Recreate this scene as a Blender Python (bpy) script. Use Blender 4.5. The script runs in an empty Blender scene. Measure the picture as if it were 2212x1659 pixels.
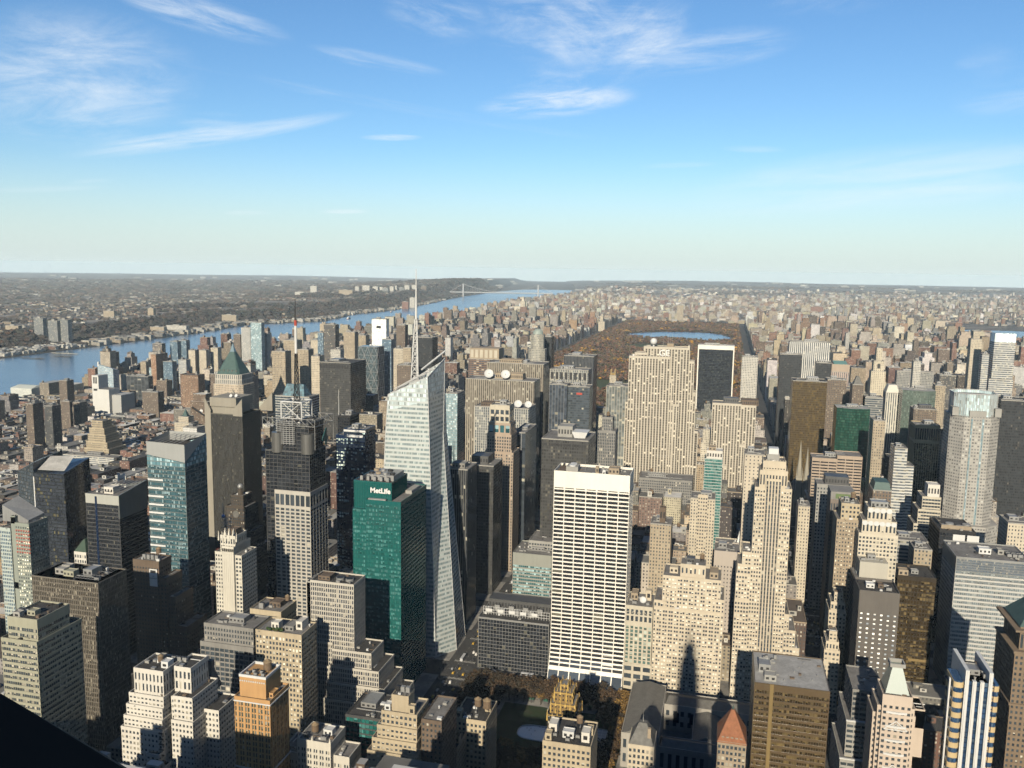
# View north over a big city from the upper deck of a very tall tower, low afternoon sun behind the viewer.
# Metres. +Y runs uptown along the avenues, +X runs across town, z = 0 is street level.
import bpy, math, random
import numpy as np
from mathutils import Matrix, Vector
sc = bpy.context.scene
col = sc.collection
R = math.radians
PI = math.pi

# ---------------------------------------------------------------- camera
EYE = Vector((0, 0, 375.0))
YAW, PIT, ROLL = R(14.0), R(7.65), R(0.87)
fw = Vector((-math.sin(YAW)*math.cos(PIT), math.cos(YAW)*math.cos(PIT), -math.sin(PIT)))
rt = Vector((math.cos(YAW), math.sin(YAW), 0)); up = rt.cross(fw)
rt2 = rt*math.cos(ROLL) + up*math.sin(ROLL); up2 = up*math.cos(ROLL) - rt*math.sin(ROLL)
cam = bpy.data.cameras.new('camera'); camo = bpy.data.objects.new('camera', cam); col.objects.link(camo)
cam.sensor_width = 36; cam.lens = 36*1850/2212; cam.clip_start = 0.05; cam.clip_end = 120000
m3 = Matrix((rt2, up2, -fw)).transposed()
camo.matrix_world = Matrix.Translation(EYE) @ m3.to_4x4()
sc.camera = camo

# ---------------------------------------------------------------- light, exposure
SUN_EL, SUN_AZ = R(24.1), R(178.6)            # azimuth clockwise from +Y
sd = Vector((math.sin(SUN_AZ)*math.cos(SUN_EL), math.cos(SUN_AZ)*math.cos(SUN_EL), math.sin(SUN_EL)))
sl = bpy.data.lights.new('sun', 'SUN'); sl.energy = 5.0; sl.angle = R(0.5); sl.color = (1.0, 0.89, 0.70)
so = bpy.data.objects.new('sun', sl); col.objects.link(so)
so.rotation_euler = (-sd).to_track_quat('-Z', 'Y').to_euler()
vs = sc.view_settings
vs.view_transform = 'Standard'; vs.look = 'None'; vs.exposure = 1.1; vs.gamma = 1; vs.use_curve_mapping = False
cy = sc.cycles
cy.use_denoising = True; cy.use_light_tree = False
try:
    cy.denoiser = 'OPENIMAGEDENOISE'; cy.denoising_input_passes = 'RGB_ALBEDO_NORMAL'; cy.denoising_prefilter = 'FAST'
except Exception: pass
cy.max_bounces = 4; cy.diffuse_bounces = 1; cy.glossy_bounces = 2; cy.transmission_bounces = 2; cy.volume_bounces = 0
cy.transparent_max_bounces = 8; cy.caustics_reflective = False; cy.caustics_refractive = False; cy.sample_clamp_indirect = 4

# ---------------------------------------------------------------- node helpers
class NT:
    def __init__(s, tree): s.t = tree; s.t.nodes.clear()
    def n(s, typ, **kw):
        nd = s.t.nodes.new(typ)
        for k, v in kw.items(): setattr(nd, k, v)
        return nd
    def set(s, sock, v):
        if isinstance(v, bpy.types.NodeSocket): s.t.links.new(v, sock)
        elif v is not None: sock.default_value = v
    def m(s, op, a, b=None, c=None, clamp=False):
        nd = s.n('ShaderNodeMath', operation=op, use_clamp=clamp)
        s.set(nd.inputs[0], a); s.set(nd.inputs[1], b)
        if c is not None: s.set(nd.inputs[2], c)
        return nd.outputs[0]
    def add(s, a, b): return s.m('ADD', a, b)
    def sub(s, a, b): return s.m('SUBTRACT', a, b)
    def mul(s, a, b): return s.m('MULTIPLY', a, b)
    def ramp(s, v, a, b, lo=0.0, hi=1.0, smooth=True):
        nd = s.n('ShaderNodeMapRange', interpolation_type='SMOOTHSTEP' if smooth else 'LINEAR')
        s.set(nd.inputs['Value'], v); s.set(nd.inputs['From Min'], a); s.set(nd.inputs['From Max'], b)
        s.set(nd.inputs['To Min'], lo); s.set(nd.inputs['To Max'], hi)
        return nd.outputs[0]
    def mix(s, f, a, b, typ='MIX'):
        nd = s.n('ShaderNodeMix', data_type='RGBA', blend_type=typ)
        s.set(nd.inputs[0], f)
        s.set(nd.inputs[6], rgba(a)); s.set(nd.inputs[7], rgba(b))
        return nd.outputs[2]
    def noise(s, vec, scale, detail=3, rough=0.55, dist=0.0):
        nd = s.n('ShaderNodeTexNoise'); s.set(nd.inputs['Vector'], vec)
        nd.inputs['Scale'].default_value = scale; nd.inputs['Detail'].default_value = detail
        nd.inputs['Roughness'].default_value = rough; nd.inputs['Distortion'].default_value = dist
        return nd.outputs['Fac']
    def comb(s, x, y, z=0.0):
        nd = s.n('ShaderNodeCombineXYZ'); s.set(nd.inputs[0], x); s.set(nd.inputs[1], y); s.set(nd.inputs[2], z)
        return nd.outputs[0]
    def sep(s, v):
        nd = s.n('ShaderNodeSeparateXYZ'); s.set(nd.inputs[0], v); return nd.outputs
    def white(s, vec):
        nd = s.n('ShaderNodeTexWhiteNoise', noise_dimensions='3D'); s.set(nd.inputs['Vector'], vec); return nd.outputs
def rgba(c):
    if isinstance(c, bpy.types.NodeSocket) or c is None: return c
    return tuple(c) + (1.0,) if len(c) == 3 else c

# ---------------------------------------------------------------- sky with cirrus
w = bpy.data.worlds.new('World'); sc.world = w; w.use_nodes = True
k = NT(w.node_tree)
tc = k.n('ShaderNodeTexCoord')
d = k.sep(tc.outputs['Generated'])
zc = k.m('MAXIMUM', d[2], 0.012)
sky = k.n('ShaderNodeTexSky', sky_type='NISHITA', sun_disc=False)
sky.sun_elevation = SUN_EL; sky.sun_rotation = SUN_AZ
sky.altitude = 0; sky.air_density = 1.0; sky.dust_density = 0.35; sky.ozone_density = 2.2
k.set(sky.inputs[0], k.comb(d[0], d[1], zc))
az = k.m('ARCTAN2', d[0], d[1]); el = k.m('ARCSINE', d[2])
# cirrus: azimuth, elevation of the middle, half length, half width, tilt (radians), amount, grain along, grain across, threshold
CIRRUS = [(-0.7043, 0.1815, 0.1299, 0.0766, 0.1132, 0.85, 9, 30, 0.36),
          (-0.7123, 0.201, 0.0918, 0.0438, -0.045, 0.5, 10, 40, 0.42),
          (-0.5804, 0.2533, 0.098, 0.019, -0.1621, 1.0, 9, 60, 0.34),
          (-0.3987, 0.2218, 0.0851, 0.0109, -0.1335, 0.55, 9, 90, 0.38),
          (-0.3355, 0.2705, 0.0653, 0.0328, -0.1436, 0.55, 12, 50, 0.42),
          (-0.1772, 0.2662, 0.1356, 0.0547, -0.0615, 0.8, 11, 36, 0.4),
          (-0.1737, 0.2653, 0.0496, 0.0511, -0.4424, 0.7, 14, 30, 0.4),
          (-0.0587, 0.2337, 0.1343, 0.0248, 0.0856, 0.7, 9, 60, 0.38),
          (-0.1024, 0.2526, 0.0642, 0.0438, 0.3571, 0.6, 14, 40, 0.42),
          (-0.198, 0.1853, 0.0988, 0.019, 0.0821, 1.2, 12, 70, 0.34),
          (-0.1702, 0.2111, 0.0951, 0.0263, 0.0852, 0.5, 14, 50, 0.44),
          (-0.5761, 0.1363, 0.1622, 0.0117, 0.2063, 1.0, 6, 80, 0.3),
          (-0.5696, 0.1491, 0.0487, 0.0131, 0.0203, 0.5, 8, 60, 0.42),
          (-0.3846, 0.1433, 0.0385, 0.0044, 0.0345, 0.8, 10, 120, 0.3),
          (-0.3895, 0.1779, 0.2813, 0.0066, -0.1309, 0.3, 8, 150, 0.4),
          (0.1542, 0.0984, 0.2262, 0.0401, 0.0909, 0.6, 5, 40, 0.36),
          (0.1865, 0.0865, 0.1487, 0.0175, 0.0121, 0.4, 6, 70, 0.4),
          (0.2675, 0.1807, 0.0673, 0.0292, 0.0613, 0.4, 7, 45, 0.42),
          (0.2389, 0.209, 0.0323, 0.0175, 0.0594, 0.25, 9, 60, 0.4),
          (-0.4365, 0.0611, 0.0324, 0.0029, 0.027, 0.7, 10, 150, 0.28),
          (-0.5415, 0.0565, 0.0308, 0.0029, 0.0328, 0.4, 10, 150, 0.3),
          (-0.694, 0.0821, 0.0249, 0.0036, 0.0985, 0.3, 10, 150, 0.3),
          (-0.7389, 0.0726, 0.0664, 0.0036, 0.0872, 0.3, 10, 150, 0.3),
          (-0.0589, 0.1171, 0.0526, 0.0036, 0.0257, 0.35, 10, 150, 0.3),
          (0.0203, 0.1334, 0.0395, 0.0044, -0.0489, 0.3, 10, 150, 0.3),
          (0.0928, 0.2783, 0.0807, 0.0219, 0.0731, 0.3, 10, 50, 0.44)]
tot = None
for i, (a0, e0, la, lb, th, amt, g1, g2, thr) in enumerate(CIRRUS):
    da, de = k.sub(az, a0), k.sub(el, e0)
    p = k.add(k.mul(da, math.cos(th)), k.mul(de, math.sin(th)))
    q = k.sub(k.mul(de, math.cos(th)), k.mul(da, math.sin(th)))
    nz = k.noise(k.comb(k.mul(p, g1), k.mul(q, g2), i*3.7), 1.0, 8, 0.66, 0.45)
    r2 = k.add(k.m('POWER', k.m('ABSOLUTE', k.mul(p, 1/la)), 2.0), k.m('POWER', k.m('ABSOLUTE', k.mul(q, 1/lb)), 2.0))
    mask = k.ramp(r2, 1.0, 0.0)
    c = k.mul(k.mul(k.ramp(nz, thr-.04, thr+0.42), mask), amt)
    tot = c if tot is None else k.add(tot, c)
tot = k.m('MINIMUM', k.mul(tot, .68), 0.6)
bg = k.n('ShaderNodeBackground'); bg.inputs['Strength'].default_value = 0.05
hs = k.n('ShaderNodeHueSaturation'); hs.inputs['Saturation'].default_value = 1.1; k.set(hs.inputs['Color'], sky.outputs[0])
skc = k.mix(1.0, hs.outputs[0], (.84, 1.04, 1.2), 'MULTIPLY')
skc = k.mix(k.ramp(el, .14, -.015, 0, .85), skc, (6.5, 7.5, 7.6))
cl = k.mix(tot, skc, (8.6, 9.2, 9.6))
k.set(bg.inputs[0], cl)
wo = k.n('ShaderNodeOutputWorld'); k.set(wo.inputs[0], bg.outputs[0])

# ---------------------------------------------------------------- materials
MATS = {}
ALB = 0.405          # scales every wall colour down; with the raised exposure this deepens the shade
def newmat(name):
    m = bpy.data.materials.new(name); m.use_nodes = True
    q = NT(m.node_tree); o = q.n('ShaderNodeOutputMaterial'); b = q.n('ShaderNodeBsdfPrincipled')
    q.t.links.new(b.outputs[0], o.inputs[0])
    return m, q, b
def wallm(name, c, rough=0.85, var=0.16, spec=0.3, metal=0.0, sc_=0.06):
    """masonry, painted or metal skin: slow blotches, fine grain and vertical weather streaks"""
    if name in MATS: return MATS[name]
    m, q, b = newmat(name)
    pos = q.n('ShaderNodeNewGeometry').outputs['Position']
    P = q.sep(pos)
    n1 = q.noise(pos, sc_, 4); n2 = q.noise(q.comb(q.mul(P[0], .55), q.mul(P[1], .55), q.mul(P[2], .03)), 1.0, 3)
    n3 = q.noise(pos, 1.3, 2)
    f = q.add(q.add(q.mul(n1, .5), q.mul(n2, .35)), q.mul(n3, .15))
    val = q.ramp(f, .32, .68, 1-1.5*var, 1+1.35*var, False)
    c = tuple(x*ALB for x in c)
    q.set(b.inputs['Base Color'], q.mix(1.0, c, q.comb(val, val, val), 'MULTIPLY'))
    b.inputs['Roughness'].default_value = rough; b.inputs['Metallic'].default_value = metal
    b.inputs['Specular IOR Level'].default_value = spec
    MATS[name] = m; return m
def cells(q):
    uv = q.n('ShaderNodeUVMap'); U = q.sep(uv.outputs[0])
    fu, fv = q.m('FRACT', U[0]), q.m('FRACT', U[1])
    oi = q.n('ShaderNodeObjectInfo')
    wn = q.white(q.comb(q.m('FLOOR', U[0]), q.m('FLOOR', U[1]), q.mul(oi.outputs['Random'], 57.0)))
    return fu, fv, wn, U
def glassm(name, dark=(.018, .022, .026), blind=(.3, .28, .23), p=0.3, rough=0.08, warm=0.0, tint2=None, p2=0.0):
    """window glass, one cell of the UV map per window: some blinds drawn part of the way down, the rest dark"""
    if name in MATS: return MATS[name]
    m, q, b = newmat(name)
    fu, fv, wn, U = cells(q)
    r = q.sep(wn[1])
    fl = q.m('FLOOR', U[1]); g1 = q.white(q.comb(q.m('FLOOR', q.mul(U[0], .23)), fl, 3.3))[0]; g2 = q.white(q.comb(7.7, fl, 1.1))[0]
    thr = q.mul(q.add(q.mul(q.m('POWER', g1, 1.5), 1.5), q.mul(g2, .9)), p)
    drawn = q.mul(q.m('LESS_THAN', wn[0], thr), q.m('GREATER_THAN', fv, q.mul(r[1], .85)))
    shade = q.ramp(r[2], 0, 1, .45, 1.0, False)
    bl = q.mix(1.0, blind, q.comb(shade, shade, shade), 'MULTIPLY')
    dk = q.mix(r[0], dark, tuple(min(1, x*2.2) for x in dark))
    if tint2: dk = q.mix(q.mul(q.m('LESS_THAN', r[0], p2), 1.0), dk, tint2)
    q.set(b.inputs['Base Color'], q.mix(drawn, dk, bl))
    q.set(b.inputs['Roughness'], q.add(q.mul(drawn, .3), rough))
    b.inputs['Specular IOR Level'].default_value = 0.55
    MATS[name] = m; return m
def facm(name, wall, dark=(.02, .025, .03), bx=(.2, .8), by=(.3, .85), p=.2, blind=(.25, .24, .2), var=.14, rw=.8, rg=.12, wall2=None, spec=.35):
    """far facade: windows as cells of the UV map (one unit = one bay, one storey)"""
    if name in MATS: return MATS[name]
    m, q, b = newmat(name)
    fu, fv, wn, U = cells(q)
    inx = q.mul(q.m('GREATER_THAN', fu, bx[0]), q.m('LESS_THAN', fu, bx[1]))
    iny = q.mul(q.m('GREATER_THAN', fv, by[0]), q.m('LESS_THAN', fv, by[1]))
    pos = q.n('ShaderNodeNewGeometry').outputs['Position']
    n1 = q.noise(pos, .05, 4); val = q.ramp(n1, .3, .7, 1-var, 1+var, False)
    r = q.sep(wn[1]); wall = tuple(x*ALB for x in wall); wall2 = wall2 and tuple(x*ALB for x in wall2)
    wl = q.mix(1.0, wall, q.comb(val, val, val), 'MULTIPLY')
    if wall2: wl = q.mix(iny, wl, wall2)
    win = q.mul(inx, iny)
    gl = q.mix(q.m('LESS_THAN', wn[0], p), q.mix(r[0], dark, tuple(min(1, x*2.4) for x in dark)), q.mix(r[1], tuple(.4*x for x in blind), blind))
    q.set(b.inputs['Base Color'], q.mix(win, wl, gl))
    q.set(b.inputs['Roughness'], q.ramp(win, 0, 1, rw, rg, False))
    b.inputs['Specular IOR Level'].default_value = spec
    MATS[name] = m; return m

# ---------------------------------------------------------------- mesh builders
class MB:
    """collects faces with UVs in window cells; slots picks a material per face"""
    def __init__(s): s.v = []; s.f = []; s.uv = []; s.mi = []
    def face(s, pts, uv=None, mi=0):
        b = len(s.v); s.v += [tuple(p) for p in pts]; s.f.append(tuple(range(b, b+len(pts))))
        s.uv += list(uv) if uv else [(0, 0)]*len(pts); s.mi.append(mi)
    def box(s, x0, x1, y0, y1, z0, z1, mi=0, mt=None, bw=3.0, fh=3.6, bottom=False):
        if mt is None: mt = mi
        nx = max(1, round((x1-x0)/bw)); ny = max(1, round((y1-y0)/bw)); nz = max(1, round((z1-z0)/fh))
        c = [(x0, y0), (x1, y0), (x1, y1), (x0, y1)]; o = 0
        for i in range(4):
            a, b_ = c[i], c[(i+1) % 4]; n = (nx, ny)[i % 2]
            s.face([(a[0], a[1], z0), (b_[0], b_[1], z0), (b_[0], b_[1], z1), (a[0], a[1], z1)],
                   [(o, 0), (o+n, 0), (o+n, nz), (o, nz)], mi); o += n+7
        s.face([(x0, y0, z1), (x1, y0, z1), (x1, y1, z1), (x0, y1, z1)], None, mt)
        if bottom: s.face([(x0, y1, z0), (x1, y1, z0), (x1, y0, z0), (x0, y0, z0)], None, mi)
    def prism(s, poly, z0, z1, mi=0, mt=None, bw=3.0, fh=3.6, top=True, poly2=None, zt=None):
        """walls over a counter-clockwise outline; poly2 is another outline at the top, zt heights per corner"""
        if mt is None: mt = mi
        n = len(poly); p2 = poly2 or poly; zt = zt or [z1]*n; o = 0
        for i in range(n):
            j = (i+1) % n; a, b_ = poly[i], poly[j]; L = max(1, round(math.hypot(b_[0]-a[0], b_[1]-a[1])/bw))
            s.face([(a[0], a[1], z0), (b_[0], b_[1], z0), (p2[j][0], p2[j][1], zt[j]), (p2[i][0], p2[i][1], zt[i])],
                   [(o, 0), (o+L, 0), (o+L, (zt[j]-z0)/fh), (o, (zt[i]-z0)/fh)], mi); o += L+3
        if top: s.face([(p[0], p[1], zt[i]) for i, p in enumerate(p2)], None, mt)
    def frustum(s, x0, x1, y0, y1, z0, z1, fx=0.0, fy=None, mi=0):
        fy = fx if fy is None else fy
        cx, cy_ = (x0+x1)/2, (y0+y1)/2; hx, hy = (x1-x0)/2, (y1-y0)/2
        P = [(x0, y0), (x1, y0), (x1, y1), (x0, y1)]
        Q = [(cx+(a-cx)*fx, cy_+(b_-cy_)*fy) for a, b_ in P]
        s.prism(P, z0, z1, mi, mi, poly2=Q)
    def cyl(s, x, y, r0, r1, z0, z1, n=12, mi=0, mt=None):
        P = [(x+r0*math.cos(2*PI*i/n), y+r0*math.sin(2*PI*i/n)) for i in range(n)]
        Q = [(x+r1*math.cos(2*PI*i/n), y+r1*math.sin(2*PI*i/n)) for i in range(n)]
        s.prism(P, z0, z1, mi, mt, bw=2.0, poly2=Q)
    def beam(s, p, q, r, mi=0, n=4):
        p, q = Vector(p), Vector(q); d = (q-p)
        if d.length < 1e-6: return
        d.normalize(); a = d.orthogonal().normalized(); b_ = d.cross(a)
        ring = [(a*math.cos(2*PI*(i+.5)/n)+b_*math.sin(2*PI*(i+.5)/n))*r for i in range(n)]
        for i in range(n):
            j = (i+1) % n
            s.face([p+ring[i], p+ring[j], q+ring[j], q+ring[i]], None, mi)
        s.face([q+x for x in ring], None, mi); s.face([p+x for x in reversed(ring)], None, mi)
    def sphere(s, x, y, z, r, mi=0, nu=10, nv=6, v0=-.5, v1=.5):
        for j in range(nv):
            for i in range(nu):
                q = []
                for (ii, jj) in ((i, j), (i+1, j), (i+1, j+1), (i, j+1)):
                    a = 2*PI*ii/nu; b_ = PI*(v0+(v1-v0)*jj/nv)
                    q.append((x+r*math.cos(b_)*math.cos(a), y+r*math.cos(b_)*math.sin(a), z+r*math.sin(b_)))
                s.face(q, None, mi)
    def build(s, name, mats, parent=None, loc=(0, 0, 0), warp=None, rz=0.0):
        vs_ = [warp(*p) for p in s.v] if warp else s.v
        me = bpy.data.meshes.new(name); me.from_pydata(vs_, [], s.f)
        uvl = me.uv_layers.new(name='UVMap')
        uvl.data.foreach_set('uv', [x for p in s.uv for x in p])
        mats = mats if isinstance(mats, (list, tuple)) else [mats]
        for m in mats: me.materials.append(m)
        me.polygons.foreach_set('material_index', s.mi)
        o = bpy.data.objects.new(name, me); col.objects.link(o); o.location = loc; o.rotation_euler.z = rz
        if parent is not None: o.parent = parent
        return o
def tag(o, label=None, cat=None, group=None, kind=None):
    if label: o['label'] = label
    if cat: o['category'] = cat
    if group: o['group'] = group
    if kind: o['kind'] = kind
    return o
def empty(name, loc, label, cat, group=None, rz=0.0):
    o = bpy.data.objects.new(name, None); col.objects.link(o); o.location = loc; o.rotation_euler.z = rz
    o.empty_display_size = 1
    return tag(o, label, cat, group)
def copy_tree(o, parent=None):
    c = o.copy(); col.objects.link(c)
    if parent is not None: c.parent = parent
    for ch in o.children: copy_tree(ch, c)
    return c
def lerp_tab(tab, y):
    return float(np.interp(y, [a for a, _ in tab], [b for _, b in tab]))
def drop(x, y): return (x*x+y*y)/1.46e7                 # the earth's curve

# ---------------------------------------------------------------- ground, river, roads
XE = [(-3000, -1900), (2000, -1950), (2300, -1960), (2700, -2050), (3100, -1995), (3900, -2180), (4700, -2330), (5200, -2260), (6200, -2120),
      (7200, -2260), (8700, -2450), (10500, -2560), (11600, -2520), (12400, -2450), (14000, -2600), (17000, -3000), (20000, -3500), (24000, -4300), (36000, -6800)]
XW = [(-3000, -2700), (2800, -2815), (3300, -2840), (4300, -2910), (5000, -3040), (5300, -2930), (5600, -2800), (6000, -2850), (6400, -2970), (7100, -2950), (8000, -3030),
      (9650, -3300), (11200, -3560), (13200, -3800), (14800, -3960), (18000, -4700), (22800, -5650), (36000, -8200)]
HC = [(-3000, 40), (2500, 42), (5000, 50), (8000, 62), (10500, 80), (11500, 110), (13000, 175), (14500, 190), (15500, 185), (18000, 140), (24000, 100), (36000, 60)]
rng = np.random.default_rng(11)
def hill(x, y):
    """broad rolling relief far out"""
    d = math.hypot(x, y)
    f = max(0.0, min(1.0, (d-14000)/14000))
    r = math.sin(x/3100+1.3)*math.cos(y/4700+.4)+.6*math.sin(x/1300+y/2100)+.35*math.sin(x/620-y/900+2)+.25*math.sin(x/340+y/500)
    return f*(40+18*r)
def ground_z(x, y):
    xe, xw = lerp_tab(XE, y), lerp_tab(XW, y)
    hc = lerp_tab(HC, y)
    if x > xe:
        z = np.interp(x-xe, [0, 6, 90], [-14, -9, 0])
        if y > 6500: z += 34*max(0, 1-abs(x+1700)/750)*min(1, (y-6500)/1800)*(1 if y < 15000 else .6)*max(0, min(1, (x-xe)/250))
        if y > 15000: z += 60*max(0, min(1, (x-xe)/900))*max(0, min(1, (y-15000)/5000))
    elif x > xw: z = -20
    else:
        z = np.interp(xw-x, [0, 8, 60, 230, 420, 900, 1900, 3600, 6500, 40000], [-14, -9, -6, 0+hc*.15, hc, hc*.95, hc*.6, 2, 12, 12])
    return float(z) + hill(x, y) - drop(x, y)
ys = [-3000, -1000] + list(np.arange(0, 15000, 250)) + list(np.arange(15000, 24000, 600)) + list(np.arange(24000, 31001, 1000))
def cols(y):
    xe, xw = lerp_tab(XE, y), lerp_tab(XW, y)
    L = [-34000, -30000, -26000, -23000, -20000, -17000, -14500, -12000, -10000, -8300]
    lw = [xw-o for o in (3600, 2700, 1900, 1400, 900, 640, 420, 320, 230, 140, 60, 8, 0)]
    mid = [(xw*3+xe)/4, (xw+xe)/2, (xw+3*xe)/4]
    re_ = [xe, xe+6, xe+90, xe+250, xe+600]
    fe = [-1150, -735, -300, 100, 700, 1400, 2200, 3200, 4500, 6000, 8000, 10000, 13000, 16000, 20000, 25000, 31000]
    t0 = lw[0]; L = [min(a, t0-300*(len(L)-i)) for i, a in enumerate(L)]
    b0 = re_[-1]; fe = [max(a, b0+40*(i+1)) for i, a in enumerate(fe)]
    return L+lw+mid+re_+fe
rows = [[(x, y, ground_z(x, y)) for x in cols(y)] for y in ys]
nc = len(rows[0]); V = [p for r in rows for p in r]
F = []; MI = []
def zone(i, y):
    if i < 10: return 2
    if i < 16: return 2
    if i < 22: return 3
    if i < 27: return 1
    return 0 if y < 6600 else 4
for j in range(len(rows)-1):
    for i in range(nc-1):
        F.append((j*nc+i, j*nc+i+1, (j+1)*nc+i+1, (j+1)*nc+i)); MI.append(zone(i, ys[j]))
def groundm(name, cs, scale, rough=.95):
    m, q, b = newmat(name)
    pos = q.n('ShaderNodeNewGeometry').outputs['Position']
    cs = [tuple(x*.62 for x in c_) for c_ in cs]; c = cs[0]
    for i, c2 in enumerate(cs[1:]):
        n = q.noise(pos, scale*(1.9**i), 5, .6)
        c = q.mix(q.ramp(n, .47, .60), c, c2)
    q.set(b.inputs['Base Color'], c); b.inputs['Roughness'].default_value = rough; b.inputs['Specular IOR Level'].default_value = .2
    return m
asphalt = groundm('asphalt', [(.045, .045, .047), (.06, .058, .055)], .05)
bank = groundm('river bank', [(.07, .06, .05), (.12, .11, .1)], .01)
suburb = groundm('suburban ground', [(.14, .12, .10), (.11, .10, .095), (.23, .21, .19), (.10, .095, .085)], .0016)
woodland = groundm('woodland floor', [(.035, .03, .025), (.055, .045, .035)], .01)
uptown = groundm('uptown ground', [(.13, .11, .095), (.09, .08, .07), (.2, .18, .155), (.06, .06, .055)], .0022)
def link(name, V, F, mats, MI=None, kind='structure'):
    me = bpy.data.meshes.new(name); me.from_pydata(V, [], F)
    for m in mats: me.materials.append(m)
    if MI is not None: me.polygons.foreach_set('material_index', MI)
    o = bpy.data.objects.new(name, me); col.objects.link(o); o['kind'] = kind
    return o
link('ground', V, F, [asphalt, bank, suburb, woodland, uptown], MI)

# water: a sheet that follows the river
wm, q, b = newmat('river water')
pos = q.n('ShaderNodeNewGeometry').outputs['Position']; P = q.sep(pos)
n1 = q.noise(pos, .012, 4); n2 = q.noise(pos, .0014, 4); n3 = q.noise(pos, .1, 3)
q.set(b.inputs['Base Color'], q.mix(q.ramp(n2, .35, .65), (.035, .075, .125), (.055, .1, .155)))
b.inputs['Roughness'].default_value = .22
b.inputs['Specular IOR Level'].default_value = .5
bp = q.n('ShaderNodeBump'); bp.inputs['Strength'].default_value = .35; bp.inputs['Distance'].default_value = 3
q.set(bp.inputs['Height'], q.add(q.mul(n1, .7), q.mul(n3, .3))); q.t.links.new(bp.outputs[0], b.inputs['Normal'])
WV = []; WF = []
wys = list(np.arange(-3000, 30001, 500))
for y in wys:
    xe, xw = lerp_tab(XE, y), lerp_tab(XW, y)
    for t in np.linspace(0, 1, 6):
        x = xw-1+(xe-xw+2)*t; WV.append((x, y, -12-drop(x, y)))
for j in range(len(wys)-1):
    for i in range(5): a = j*6+i; WF.append((a, a+1, a+7, a+6))
link('river', WV, WF, [wm])
def sheet(name, pts, z, m, kind='structure'):
    return link(name, [(x, y, z-drop(x, y)) for x, y in pts], [tuple(range(len(pts)))], [m], None, kind)
E2 = [(1380,6400),(1490,6150),(1560,5900),(1700,5400),(2300,5000),(2600,6300),(1950,6650),(1700,6650),(1540,6560)]
sheet('river', E2, .7, wm)
RES = [(-585, 5080), (-520, 4960), (-420, 4890), (-330, 4930), (-230, 4880), (-120, 4850), (-20, 4870), (30, 4960), (20, 5160), (-30, 5330), (-90, 5440), (-240, 5470),
       (-380, 5420), (-500, 5300), (-560, 5200)]
sheet('lake', RES, 1.2, wm)
lawn = groundm('lawn', [(.04, .055, .02), (.06, .07, .025)], .03)
parkg = groundm('park floor', [(.06, .042, .025), (.05, .055, .024), (.11, .08, .05)], .012)
PKX0, PKX1, PKY0, PKY1 = -738, 87, 2075, 6450
sheet('park_ground', [(PKX0, PKY0), (PKX1, PKY0), (PKX1, PKY1), (PKX0, PKY1)], .5, parkg)
LAWNS = [(-420, 2780, 130, 150), (-300, 3700, 120, 150), (-520, 2560, 45, 60), (-350, 4330, 150, 140), (-250, 2440, 50, 40), (-330, 5750, 120, 90)]
for cx, cy_, rx, ry in LAWNS:
    sheet('lawn', [(cx+rx*math.cos(a)*(1+.15*math.sin(3*a)), cy_+ry*math.sin(a)) for a in np.linspace(0, 2*PI, 20)[:-1]], .8, lawn)

# street grid
AV = [(-1850, 34), (-1560, 30), (-1285, 30), (-1020, 30), (-755, 30), (-500, 30), (-229, 30), (104, 30), (259, 24), (402, 42), (545, 24), (690, 30), (890, 30), (1110, 30), (1330, 26)]
def SY(n): return (n-32.93)*80.5
def sw(n): return 30 if n in (34, 42, 57, 59, 72, 79, 86, 96, 110, 116, 125) else 18
pave = groundm('pavement', [(.2, .19, .175), (.27, .255, .235), (.15, .145, .14)], .04)
BP_Y0, BP_Y1 = SY(40)+9, SY(42)-15
def in_park(x0, x1, y0, y1): return x0 > PKX0-20 and x1 < PKX1+10 and y0 > PKY0-40 and y1 < PKY1+60
BLOCKS = []
for n in range(35, 111):
    y0, y1 = SY(n)+sw(n)/2, SY(n+1)-sw(n+1)/2
    for i in range(len(AV)-1):
        x0, x1 = AV[i][0]+AV[i][1]/2, AV[i+1][0]-AV[i+1][1]/2
        if y1 > 2070 and AV[i][0] >= -755 and AV[i+1][0] <= 104: continue
        if n in (40, 41) and AV[i][0] == -229: continue
        BLOCKS.append((x0, x1, y0, y1, n, i))
mb = MB()
for x0, x1, y0, y1, n, i in BLOCKS:
    if y0 < 6400: mb.box(x0, x1, y0, y1, 0, .15)
mb.box(-213, 89, BP_Y0, BP_Y1, 0, .15)
o = mb.build('pavement', pave); o['kind'] = 'structure'
# painted road markings: lane dashes and crosswalks
paint = wallm('road paint', (.62, .6, .55), .7)
mb = MB()
def flat(x0, x1, y0, y1, z=.012): mb.face([(x0, y0, z), (x1, y0, z), (x1, y1, z), (x0, y1, z)])
for ax, aw in AV[4:11]:
    for y in np.arange(560, 2000, 9.0):
        for s in (-.25, 0, .25): flat(ax+s*aw*.62-.09, ax+s*aw*.62+.09, y, y+3)
    for n in range(39, 58):
        for s in (-1, 1):
            yc = SY(n)+s*(sw(n)/2+2.5)
            for t in np.arange(-aw*.33, aw*.33, 1.3): flat(ax+t, ax+t+.65, yc-1.7, yc+1.7, .02)
for n in (42,):
    for x in np.arange(-700, 400, 9.0): flat(x, x+3, SY(n)-.1, SY(n)+.1, .014)
o = mb.build('road_markings', paint); o['kind'] = 'structure'

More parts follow.
